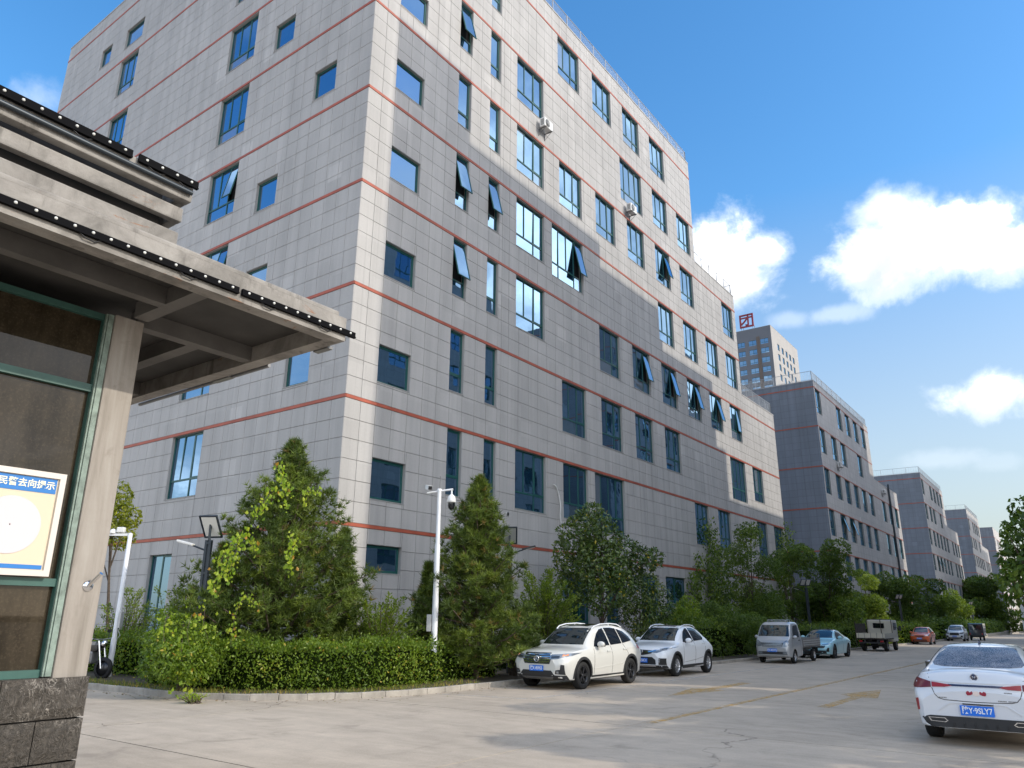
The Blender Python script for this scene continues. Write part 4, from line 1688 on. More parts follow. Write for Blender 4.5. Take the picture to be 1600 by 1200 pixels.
def spray_shrub(name, label, base, h, R, stems, seed, mat='shrub_leaf', leaf=.09, group=None, gap=.055):
    """arching stems set with pairs of leaflets"""
    rg = np.random.default_rng(seed)
    t = thing(name, label, 'shrub', base, 0, group)
    m = MB()
    C, D, N, K = [], [], [], []
    for s in range(stems):
        az = rg.uniform(0, 6.28)
        out = rg.uniform(.15, 1) * R
        hh = h * rg.uniform(.55, 1.02) * (1 - .25 * (out / R) ** 2)
        tip = Vector((math.cos(az) * out, math.sin(az) * out, hh))
        p0 = Vector((rg.uniform(-.15, .15), rg.uniform(-.15, .15), 0))
        mid = p0.lerp(tip, .5) + Vector((0, 0, .18 * hh))
        pts = [p0, p0.lerp(mid, .5) + Vector((0, 0, .05 * hh)), mid, mid.lerp(tip, .55) + Vector((0, 0, .05 * hh)), tip]
        taper(m, pts, .014, .004, 4)
        L = sum((a - b).length for a, b in zip(pts[:-1], pts[1:]))
        k = int(L / gap)
        cl = rg.uniform(0, .5)
        for i in range(int(k * .22), k):
            f = i / k * (len(pts) - 1)
            j = min(int(f), len(pts) - 2)
            p = pts[j].lerp(pts[j + 1], f - j)
            d = (pts[j + 1] - pts[j]).normalized()
            sd = d.cross(Vector((0, 0, 1))).normalized()
            for sg in (-1, 1, .3):
                w = (sd * sg + d * .7 + Vector(rg.normal(size=3)) * .35).normalized()
                C.append(p + w * leaf * rg.uniform(.6, 1.5))
                D.append(w)
                N.append(Vector((0, 0, 1)) + Vector(rg.normal(size=3)) * .4)
                K.append(cl + rg.uniform(0, .5))
    n = len(C)
    L = leaf * RNG.uniform(.7, 1.3, n)
    V, F = leaf_quads(np.array(C), np.array(D), np.array(N), L, L * .48)
    put('foliage', np_mesh('foliage', V, F, MATS[mat], np.clip(np.array(K), 0, 1)), t)
    m.build('stems', MATS['trunk'], t)
    return t


def offset_path(poly, off, step):
    P = resample(poly, step)
    out = []
    for i, p in enumerate(P):
        d = (P[min(i + 1, len(P) - 1)] - P[max(i - 1, 0)]).normalized()
        o = off(p) if callable(off) else off
        out.append((p + Vector((-d.y, d.x, 0)) * o, Vector((-d.y, d.x, 0))))
    return out


def hedge(label, poly, front, depth, h, seed, dens=620, leaf=.072, mat='hedge_leaf', jag=.075):
    rg = np.random.default_rng(seed)
    fr = offset_path(poly, front, .25)
    t = thing('hedge', label, 'hedge', (fr[0][0].x, fr[0][0].y, gz(fr[0][0].y)), 0)
    o = Vector(t.location)
    core = MB()
    C, O, K = [], [], []
    vs = []
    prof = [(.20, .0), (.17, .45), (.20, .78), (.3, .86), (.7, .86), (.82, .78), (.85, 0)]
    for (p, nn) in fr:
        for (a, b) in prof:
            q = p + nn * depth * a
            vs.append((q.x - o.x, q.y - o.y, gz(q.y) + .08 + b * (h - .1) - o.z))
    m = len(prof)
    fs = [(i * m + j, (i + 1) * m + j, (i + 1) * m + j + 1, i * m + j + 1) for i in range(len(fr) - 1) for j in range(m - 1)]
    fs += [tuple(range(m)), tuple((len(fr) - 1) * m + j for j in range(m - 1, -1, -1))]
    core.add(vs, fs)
    for (p, nn), (p2, n2) in zip(fr[:-1], fr[1:]):
        L = (p2 - p).length
        n = int(L * (h * 2 + depth) * dens)
        s = rg.uniform(0, 1, n)
        u = rg.uniform(0, 1, n) * (2 * h + depth)
        for k in range(n):
            q = p.lerp(p2, s[k])
            lump = .06 * math.sin(q.x * 3.1 + q.y * 2.3) + .05 * math.sin(q.x * 7.7 - q.y * 6.1)
            j = rg.normal() * jag
            if u[k] < h:
                pos = q - nn * (j + lump) + nn * .02
                z, out = .06 + u[k] * (1.0 + lump * .4), -nn
            elif u[k] < h + depth:
                pos, z, out = q + nn * (u[k] - h), h + j + lump, Vector((0, 0, 1))
            else:
                pos, z, out = q + nn * (depth + j), u[k] - h - depth + .06, nn
            if rg.uniform() < .012 and out.z > .5:
                z += rg.uniform(.05, .28)
            C.append((pos.x - o.x, pos.y - o.y, gz(pos.y) + .05 + z - o.z))
            O.append(tuple(out))
            K.append(.22 + .22 * math.sin(q.x * 1.7 + q.y * 1.3) * math.sin(3 * z))
    C, O = np.array(C), np.array(O)
    n = len(C)
    D = nrm(O * .5 + rg.normal(size=(n, 3)) * .8 + np.array([0, 0, .35]))
    N = nrm(O * .6 + np.array([0, 0, .5]) + rg.normal(size=(n, 3)) * .6)
    L = leaf * rg.uniform(.6, 1.35, n)
    V, F = leaf_quads(C, D, N, L, L * .55)
    rnd = np.clip(np.array(K) + rg.uniform(0, .58, n), 0, .95)
    rnd = np.where(rg.uniform(0, 1, n) < .012, 1., rnd)
    put('foliage', np_mesh('foliage', V, F, MATS[mat], rnd), t)
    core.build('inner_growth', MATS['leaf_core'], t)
    return t


def vine(label, strands, seed, leaf=.10, mat='vine_leaf', spread=.09, per=34, group=None, cat='vine'):
    """trailing strands of leaves; each strand is a list of world points"""
    rg = np.random.default_rng(seed)
    b = Vector(strands[0][0])
    t = thing('climbing_vine', label, cat, tuple(b), 0, group)
    m = MB()
    C, D, N, K = [], [], [], []
    for st in strands:
        pts = [Vector(p) - b for p in st]
        taper(m, pts, .008, .003, 4)
        for a, c in zip(pts[:-1], pts[1:]):
            L = (c - a).length
            for i in range(max(3, int(L * per * 1.7))):
                p = a.lerp(c, rg.uniform()) + Vector(rg.normal(size=3)) * spread
                C.append(p)
                D.append(Vector((rg.normal() * .5, rg.normal() * .5, -.8)))
                N.append(Vector((.55 + rg.normal() * .35, -.55 + rg.normal() * .35, .5)))
                K.append(rg.uniform(0, .95) if rg.uniform() > .03 else 1)
    n = len(C)
    L = leaf * RNG.uniform(.6, 1.4, n)
    V, F = leaf_quads(np.array(C), np.array(D), np.array(N), L, L * .75)
    put('foliage', np_mesh('foliage', V, F, MATS[mat], np.array(K)), t)
    m.build('stems', MATS['trunk'], t)
    return t


def vegetation():
    # ---- the two big pines and the small one at the corner
    def top_h(px, py, d):
        return at(px, py, d).z
    p = at(430, 1030, 21.8)
    pine('broad bushy pine draped with yellow-green vines at the building corner', p.x, p.y, top_h(462, 697, 21.8) + .1, 2.7, 11, 2, 'pines in the corner bed', 1.1, .05, .84)
    p = at(744, 1035, 23.2)
    pine('slim upright pine behind the white camera pole', p.x, p.y, top_h(738, 752, 23.2) + .1, 2.1, 12, 1, 'pines in the corner bed', 1.15, .06, .84)
    p = at(664, 1035, 23.4)
    pine('small low pine just left of the white camera pole', p.x, p.y, top_h(664, 880, 23.4), .85, 13, 1, 'pines in the corner bed', 1.0, .06, 1.15)
    p = at(330, 1035, 22.8)
    pine('short side pine at the left foot of the broad pine', p.x, p.y, top_h(345, 850, 22.8), 1.3, 14, 1, 'pines in the corner bed', 1.0, .05, 1.1)
    p = at(525, 1035, 22.3)
    pine('small pine at the right foot of the broad pine', p.x, p.y, top_h(528, 825, 22.3), .95, 15, 1, 'pines in the corner bed', 1.0, .05, 1.2)
    # ---- hedges
    K1 = [q for q in KERB if q[0] < -13.9 or q[1] < 12] + [(-13.8, 12.85), (-13.5, 14.0), (-13.5, 15.3), (-13.5, 16.3)]
    hedge('dark hedge set back behind the leaning white pole', [(-27, 10.0), (-19.4, 10.0)], 1.75, 1.4, 1.15, 28, 420, .08, 'hedge_leaf', .1)
    hedge('long clipped green hedge curving round the kerb corner', [(-19.3, 10.04)] + [q for q in K1 if q[0] > -19], .62, 1.3, 1.10, 21)
    hedge('short loose hedge along the kerb between camera pole and first white car', [(-13.6, 16.4), (-13.7, 19.3)], .75, 1.1, .85, 22, 260, .075)
    # ---- shrubs
    def base(px, d):
        q = at(px, 1030, d)
        return (q.x, q.y, gz(q.y) + .1)
    spray_shrub('shrub', 'airy light green shrub between the broad pine and the camera pole', base(592, 21.4), 2.35, 1.15, 74, 31)
    spray_shrub('shrub', 'pale feathery shrub beside the leaning white lamp pole', base(192, 27.0), 2.6, 1.0, 30, 32, 'shrub_leaf', .085)
    spray_shrub('shrub', 'green feathery shrub in front of the tall dark ground window', base(272, 24.5), 2.7, 1.1, 44, 33)
    spray_shrub('shrub', 'tall weedy bush between slim pine and magnolia', base(850, 26.5), 3.4, 1.35, 90, 34, 'shrub_leaf', .10)
    spray_shrub('shrub', 'leafy weeds at the foot of the solar lamp pole', base(806, 24.4), 2.0, .9, 50, 35, 'dark_leaf', .09)
    b = base(285, 20.5)
    s = 1 / 58.0
    tree('shrub', 'vine-smothered bush spilling over the hedge on the left', 'shrub', b, [(tuple(at(x, y, 19.5 + dd)), (r * s * 1.1, r * s * 1.1, r * s)) for x, y, r, dd in
         ((252, 1005, 20, .3), (282, 985, 22, .5), (312, 1000, 22, .3), (268, 1030, 24, -.2), (305, 1035, 24, -.2), (240, 1040, 17, .2), (285, 1052, 13, -.3), (330, 1020, 18, .3), (262, 965, 13, .7))], .085, 300, 'hedge_leaf', 36, .05, None, .5)
    # weeds on the kerb
    q = at(300, 1088, 18.4)
    spray_shrub('weed', 'small tuft of weeds growing over the kerb', (q.x, q.y + .1, gz(q.y)), .22, .38, 16, 37, 'vine_leaf', .06, None, .04)
    # ---- vines on the broad pine
    def strand(d, *pp):
        return [tuple(at(x, y, d)) for x, y in pp]
    vine('bright vine hanging down the upper middle of the broad pine', [strand(19.9, (432, 728), (442, 742), (440, 756), (452, 768), (445, 790)), strand(19.9, (430, 765), (415, 780), (402, 800), (398, 812))], 41, .105, per=42, group='vines on the broad pine')
    vine('short bright vine at the upper right edge of the broad pine', [strand(20.2, (470, 775), (480, 768), (492, 767), (504, 772)), strand(20.2, (474, 780), (478, 786), (474, 792))], 42, .10, per=34, spread=.06, group='vines on the broad pine')
    vine('bright vine hanging in the middle of the broad pine', [strand(19.2, (455, 832), (459, 850), (455, 868), (448, 885), (452, 896))], 43, .105, per=48, group='vines on the broad pine', spread=.07)
    vine('long bright vine trailing down the left side of the broad pine', [strand(19.4, (386, 832), (372, 842), (358, 856), (347, 872), (338, 900), (332, 928)), strand(19.4, (372, 842), (366, 870), (358, 895), (352, 908)), strand(19.4, (386, 846), (398, 858))], 44, .105, per=46, group='vines on the broad pine', spread=.08)
    vine('thin bright vine hanging low in the broad pine', [strand(19.2, (386, 930), (374, 945), (366, 965), (364, 985), (360, 1008)), strand(19.2, (386, 932), (398, 942), (406, 952))], 45, .075, per=36, group='vines on the broad pine', spread=.06)
    vine('yellow-green creeper covering the bush at the left of the hedge', [strand(19.3, (262, 960), (255, 985), (258, 1010), (264, 1030)), strand(19.3, (300, 960), (292, 985), (296, 1010)), strand(19.1, (285, 1000), (282, 1030), (290, 1060), (285, 1080)), strand(19.4, (320, 950), (318, 975), (325, 1000))], 46, .095, per=24, spread=.14)
    # ---- magnolia
    d = 33.0
    s = 1 / 37.0
    base_m = at(937, 1040, d)
    bl = [(925, 818, 26), (905, 838, 30), (940, 845, 32), (900, 872, 34), (940, 880, 36), (975, 872, 30), (1003, 876, 20), (1022, 872, 14), (908, 905, 34), (945, 915, 36), (885, 930, 22), (975, 900, 26), (925, 798, 14)]
    rgm = np.random.default_rng(3)
    tree('magnolia_tree', 'dark glossy magnolia tree with bare forked trunk behind the first white car', 'tree', (base_m.x, base_m.y, gz(base_m.y) + .1),
         [(tuple(at(x, y, d + rgm.uniform(-1.1, 1.1))), (r * s * 1.1,) * 3) for x, y, r in bl], .19, 62, 'magnolia_leaf', 51, .10, None, .1, .42, True, .55)
    bl = [(985, 930, 24), (1010, 925, 26), (1030, 945, 22), (1000, 960, 24), (968, 955, 16)]
    bm_ = at(1005, 1040, d + 3)
    tree('magnolia_tree', 'low magnolia sapling with olive leaves behind the second white car', 'tree', (bm_.x, bm_.y, gz(bm_.y) + .1),
         [(tuple(at(x, y, d + 3 + rgm.uniform(-.9, .9))), (r * s * 1.2,) * 3) for x, y, r in bl], .17, 60, 'magnolia_leaf', 52, .06, None, .1, .42)
    # ---- tree at the far left behind the gatehouse column
    d = 28.5
    s = 1 / 45.0
    b = at(165, 1035, d)
    bl = [(185, 775, 20), (178, 800, 24), (205, 808, 14), (190, 835, 20), (165, 820, 24), (150, 790, 24), (140, 830, 26)]
    tree('broadleaf_tree', 'yellow-green broadleaf tree half hidden by the gatehouse column', 'tree', (b.x, b.y, gz(b.y) + .1),
         [(tuple(at(x, y, d + rgm.uniform(-.6, .6))), (r * s * 1.05,) * 3) for x, y, r in bl], .13, 120, 'yellow_leaf', 53, .07, None, .25, .5, True, .6)
    # ---- bushes and trees along the street
    shr = 'bushes along the street kerb'
    px_tree('bush', 'dark rounded bush filling the gap between the second white car and the silver truck', 'bush', 1080, 1190, 942, 1036, -15.2, 24, .11, 147, 'dark_leaf', 61, shr, .05)
    px_tree('bush', 'low bush behind the roof of the second white car', 'bush', 1030, 1105, 930, 1005, -16.5, 18, .12, 124, 'hedge_leaf', 62, shr, .05)
    px_tree('bush', 'bush behind the cab of the silver truck', 'bush', 1150, 1240, 930, 1022, -16.5, 20, .13, 108, 'dark_leaf', 63, shr, .05)
    px_tree('bush', 'small bush between the two white cars', 'bush', 970, 1040, 955, 1020, -16.4, 9, .11, 131, 'dark_leaf', 64, shr, .05)
    px_tree('bush', 'bush behind the tail of the first white car', 'bush', 800, 872, 945, 1040, -15.6, 9, .10, 131, 'hedge_leaf', 66, shr, .05)
    trees = 'street trees along the left kerb'
    px_tree('feathery_tree', 'grey-green feathery tree before the end of the large block', 'tree', 1124, 1218, 808, 975, -17.0, 22, .15, 62, 'dark_leaf', 71, trees, .09, 1.6)
    px_tree('street_tree', 'tall dense tree behind the pale blue car', 'tree', 1238, 1340, 842, 1012, -16.6, 34, .2, 62, 'dark_leaf', 72, trees, .13, 2.6)
    px_tree('street_tree', 'narrow tree left of the dense street tree, climbing past the block corner', 'tree', 1204, 1262, 850, 1000, -17.2, 20, .19, 69, 'dark_leaf', 73, trees, .1, 1.6)
    px_tree('street_tree', 'yellowish tree above the beige truck', 'tree', 1316, 1384, 888, 1004, -16.4, 22, .2, 65, 'shrub_leaf', 74, trees, .1, 2.2)
    px_tree('street_tree', 'wide tree right of the beige truck', 'tree', 1362, 1446, 890, 1000, -16.4, 26, .25, 46, 'dark_leaf', 75, trees, .1, 2.6)
    px_tree('street_tree', 'tree above the orange car', 'tree', 1424, 1484, 898, 996, -16.6, 20, .3, 34, 'dark_leaf', 76, trees, .1, 3)
    px_tree('street_tree', 'bright green tree above the far white pickup', 'tree', 1462, 1520, 918, 994, -16.6, 16, .34, 27, 'shrub_leaf', 77, trees, .1, 3.4)
    px_tree('street_tree', 'farthest large dark tree at the end of the street', 'tree', 1500, 1578, 898, 997, -17.0, 24, .5, 13, 'dark_leaf', 78, trees, .1, 5)
    px_tree('street_tree', 'small tree peeking between the farthest trees', 'tree', 1485, 1530, 930, 996, -17.5, 9, .42, 18, 'dark_leaf', 79, trees, .1, 4)
    hedge('low dark roadside hedge beyond the beige truck', [(-13.5, 50), (-13.5, 64)], .35, 1.8, 1.5, 23, 60, .13, 'dark_leaf', .15)
    hedge('low green roadside hedge beside the orange car', [(-13.5, 64.5), (-13.5, 100)], .35, 2.0, 1.7, 24, 26, .18, 'hedge_leaf', .18)
    hedge('far dark roadside hedge past the white pickup', [(-13.5, 101), (-13.5, 190)], .4, 2.4, 2.2, 25, 9, .34, 'dark_leaf', .25)
    hedge('dark undergrowth behind the silver truck and pale blue car', [(-13.5, 33), (-13.5, 49.5)], .9, 2.6, 1.7, 26, 70, .12, 'dark_leaf', .2)
    hedge('dark undergrowth in front of the long facade behind the white cars', [(-14.6, 22), (-14.6, 33)], .9, 1.6, 1.0, 27, 110, .10, 'dark_leaf', .2)
    # ---- creepers climbing the long facade
    def wall(px, y0, y1, dx=0):
        a = []
        for k in range(7):
            y = y0 + (y1 - y0) * k / 6
            a.append(tuple(atx(px + dx * math.sin(k * 1.9), y, XF + .18 + .1 * (k % 2))))
        return a
    wl = 'creepers on the long facade'
    vine('leafy creeper rising in the middle on the facade past the red stripe', [wall(1090, 868, 985, 2), wall(1092, 890, 985, 3)], 47, .17, 'dark_leaf', .2, 42, wl, 'creeper')
    vine('short leafy creeper left of the taller ones on the facade', [wall(1079, 896, 985, 2)], 48, .17, 'dark_leaf', .2, 42, wl, 'creeper')
    vine('tallest leafy creeper climbing beside the tall facade window', [wall(1108, 815, 985, 2), wall(1114, 850, 985, 4), wall(1122, 850, 985, 5), wall(1130, 880, 985, 5), wall(1138, 915, 985, 5)], 49, .18, 'dark_leaf', .28, 60, wl, 'creeper')
    vine('creeper wrapped round the far end of the large block', [wall(1226, 822, 960, 3), wall(1219, 840, 960, 4), wall(1230, 835, 960, 3)], 50, .2, 'dark_leaf', .4, 36, wl, 'creeper')
    # ---- right side: tree whose branches hang into the picture, and unseen trees added to shade the parked saloon and the road
    rt = 'trees on the right verge'
    d = 21.0
    s = 1 / 55.0
    b = at(1690, 1030, d)
    bl = [(1592, 792, 13), (1608, 815, 22), (1594, 850, 16), (1574, 832, 7), (1582, 872, 18), (1606, 868, 24), (1588, 905, 20), (1608, 915, 24), (1602, 948, 16), (1574, 892, 12), (1580, 925, 12), (1640, 860, 50), (1680, 900, 60), (1690, 830, 55)]
    tree('roadside_tree', 'leafy tree whose drooping branches hang in from the right edge', 'tree', (b.x, b.y, gz(b.y) + .1),
         [(tuple(at(x, y, d + rgm.uniform(-.7, .7))), (r * s,) * 3) for x, y, r in bl], .19, 46, 'dark_leaf', 81, .11, rt, .9, .45)
    for i, (x, y, z, r) in enumerate(((5.4, 16.5, 5.6, 2.5), (5.7, 21.3, 5.9, 2.6), (6.4, 18.8, 7.8, 2.3), (5.2, 25.3, 5.6, 2.2), (6.7, 23.2, 8.9, 2.8), (6.9, 14.2, 7.2, 2.3))):
        tree('roadside_tree', ('round verge tree on the right, level with the parked white saloon', 'round verge tree on the right, ahead of the parked white saloon', 'taller verge tree standing back on the right', 'smaller verge tree in front of the right-hand office block', 'tallest verge tree, in front of the right-hand office block', 'verge tree on the right, behind the parked white saloon')[i], 'tree', (x, y, gz(y) + .06),
             auto_blobs((x, y, z), r, r * .8, 16, 90 + i), .24, 34, 'dark_leaf', 91 + i, .14, rt)
    # ---- grass strip
    rg = np.random.default_rng(5)
    C = []
    for (p, nn) in offset_path([q for q in KERB if q[0] > -27 and q[1] < 20], lambda q: 0.0, .2):
        wd = .75 if p.y < 14.5 else 1.6
        for k in range(34 if p.y < 14.5 else 60):
            q = p + nn * rg.uniform(.14, wd) + Vector((rg.uniform(-.1, .1), rg.uniform(-.1, .1), 0))
            C.append((q.x, q.y, gz(q.y) + .11))
    C = np.array(C)
    n = len(C)
    D = nrm(rg.normal(size=(n, 3)) * .5 + np.array([0, 0, 1.0]))
    sd = nrm(np.cross(D, rg.normal(size=(n, 3))))
    L = rg.uniform(.05, .16, (n, 1))
    V = np.stack([C + sd * .008, C - sd * .008, C + D * L], 1).reshape(-1, 3)
    g = put('grass', np_mesh('grass', V, np.arange(n * 3).reshape(-1, 3), MATS['grass'], rg.uniform(0, 1, n)))
    g['kind'] = 'stuff'
    # ---- dead leaves and grit blown against the kerb
    C = []
    for (q, nn) in offset_path([k for k in KERB if k[0] > -27 and k[1] < 40], 0.0, .25):
        for k in range(rg.poisson(2.6)):
            w = q - nn * abs(rg.normal() * .32) + Vector((rg.uniform(-.1, .1), rg.uniform(-.1, .1), 0)) - nn * .03
            C.append((w.x, w.y, gz(w.y) + .008))
    C = np.array(C)
    n = len(C)
    D = nrm(np.stack([rg.normal(size=n), rg.normal(size=n), rg.normal(size=n) * .15], 1))
    N = nrm(np.stack([rg.normal(size=n) * .25, rg.normal(size=n) * .25, np.ones(n)], 1))
    L = rg.uniform(.03, .085, n)
    V, F = leaf_quads(C, D, N, L, L * .55)
    f = put('fallen_leaves', np_mesh('fallen_leaves', V, F, MATS['litter'], rg.uniform(0, 1, n)))
    f['kind'] = 'stuff'
# ------------------------------------------------------------------ vehicles
def paint(name, col, rough=.32, flake=0.0):
    return pbr(name, col, rough, flake, 1.0, spec=.5, coat_rough=.04)


paint('paint_pearl', (0.66, 0.65, 0.60))
paint('paint_white_car', (0.80, 0.82, 0.84))
paint('paint_sedan', (0.66, 0.68, 0.71))
paint('paint_silver', (0.46, 0.47, 0.48), .35, .35)
paint('paint_sky', (0.36, 0.66, 0.74))
paint('paint_orange', (0.58, 0.11, 0.03))
paint('paint_beige', (0.60, 0.56, 0.46), .45)
paint('paint_black', (0.012, 0.014, 0.018))
glass_mat('car_glass', (0.85, 0.95, 1.0), 0.06, (0.010, 0.014, 0.015), .02, .05)
pbr('tint_glass', (0.006, 0.008, 0.012), .05, spec=.7)
pbr('clad', (0.022, 0.023, 0.025), .55)
pbr('lamp_clear', (0.28, 0.31, 0.34), .12, .5, 1.0)
pbr('lamp_dark', (0.06, 0.07, 0.08), .12, .3, 1.0)
pbr('lamp_amber', (0.75, 0.24, 0.06), .2, 0, 1.0)
pbr('lamp_red', (0.30, 0.006, 0.014), .3, 0, .25)
pbr('lamp_red_dark', (0.13, 0.004, 0.010), .3, 0, .25)
pbr('plate_blue', (0.008, 0.16, 0.70), .45)
pbr('plate_white', (0.82, 0.84, 0.86), .4)
pbr('alloy', (0.60, 0.61, 0.63), .25, .8)
pbr('alloy_dark', (0.055, 0.056, 0.06), .3, .7)
pbr('seam', (0.035, 0.035, 0.038), .8)
pbr('sticker_red', (0.30, 0.012, 0.035), .4)
pbr('sticker_pale', (0.78, 0.66, 0.60), .4)
pbr('emblem_blue', (0.02, 0.025, 0.07), .25, .5, 1.0)
pbr('rust_dark', (0.05, 0.04, 0.035), .85, noise=(8, .5))
pbr('bed_gray', (0.21, 0.205, 0.20), .6, noise=(5, .2))


def dusty_glass():
    """rear window under a film of dust and dried rain spots"""
    m, N, out = new_mat('dusty_glass')
    pos = N.node('ShaderNodeNewGeometry').outputs['Position']
    sp = N.noise(pos, 75.0, 3.0, .7)
    big = N.noise(pos, 4.0, 3.0, .6)
    dust = N.math('ADD', N.mrange(sp, .42, .62, .05, .55), N.mrange(big, .3, .7, -.12, .15))
    a = N.node('ShaderNodeBsdfPrincipled', inp={'Base Color': (0.012, 0.016, 0.024, 1), 'Roughness': .04, 'Specular IOR Level': .8})
    b = N.node('ShaderNodeBsdfDiffuse', inp={'Color': (0.48, 0.47, 0.50, 1)})
    mx = N.node('ShaderNodeMixShader', inp={0: N.math('MAXIMUM', dust, 0.0), 1: a.outputs[0], 2: b.outputs[0]})
    N.l.new(mx.outputs[0], out.inputs[0])
    MATS['dusty_glass'] = m


dusty_glass()


def pchip(tab, x):
    X = np.array([t[0] for t in tab], float)
    Y = np.array([t[1] for t in tab], float)
    h = np.diff(X)
    d = np.diff(Y) / h
    m = np.zeros(len(X))
    m[0], m[-1] = d[0], d[-1]
    for i in range(1, len(X) - 1):
        if d[i - 1] * d[i] > 0:
            w1, w2 = 2 * h[i] + h[i - 1], h[i] + 2 * h[i - 1]
            m[i] = (w1 + w2) / (w1 / d[i - 1] + w2 / d[i])
    i = np.clip(np.searchsorted(X, x) - 1, 0, len(h) - 1)
    t = (x - X[i]) / h[i]
    return (2 * t ** 3 - 3 * t ** 2 + 1) * Y[i] + (t ** 3 - 2 * t ** 2 + t) * h[i] * m[i] + (-2 * t ** 3 + 3 * t ** 2) * Y[i + 1] + (t ** 3 - t ** 2) * h[i] * m[i + 1]


def catmull(P, per):
    P = np.array(P)
    Q = np.vstack([2 * P[0] - P[1], P, 2 * P[-1] - P[-2]])
    out = []
    for i in range(1, len(Q) - 2):
        for k in range(per):
            t = k / per
            a, b, c, d = Q[i - 1], Q[i], Q[i + 1], Q[i + 2]
            out.append(.5 * (2 * b + (c - a) * t + (2 * a - 5 * b + 4 * c - d) * t * t + (3 * b - a - 3 * c + d) * t ** 3))
    out.append(P[-1])
    return np.array(out)


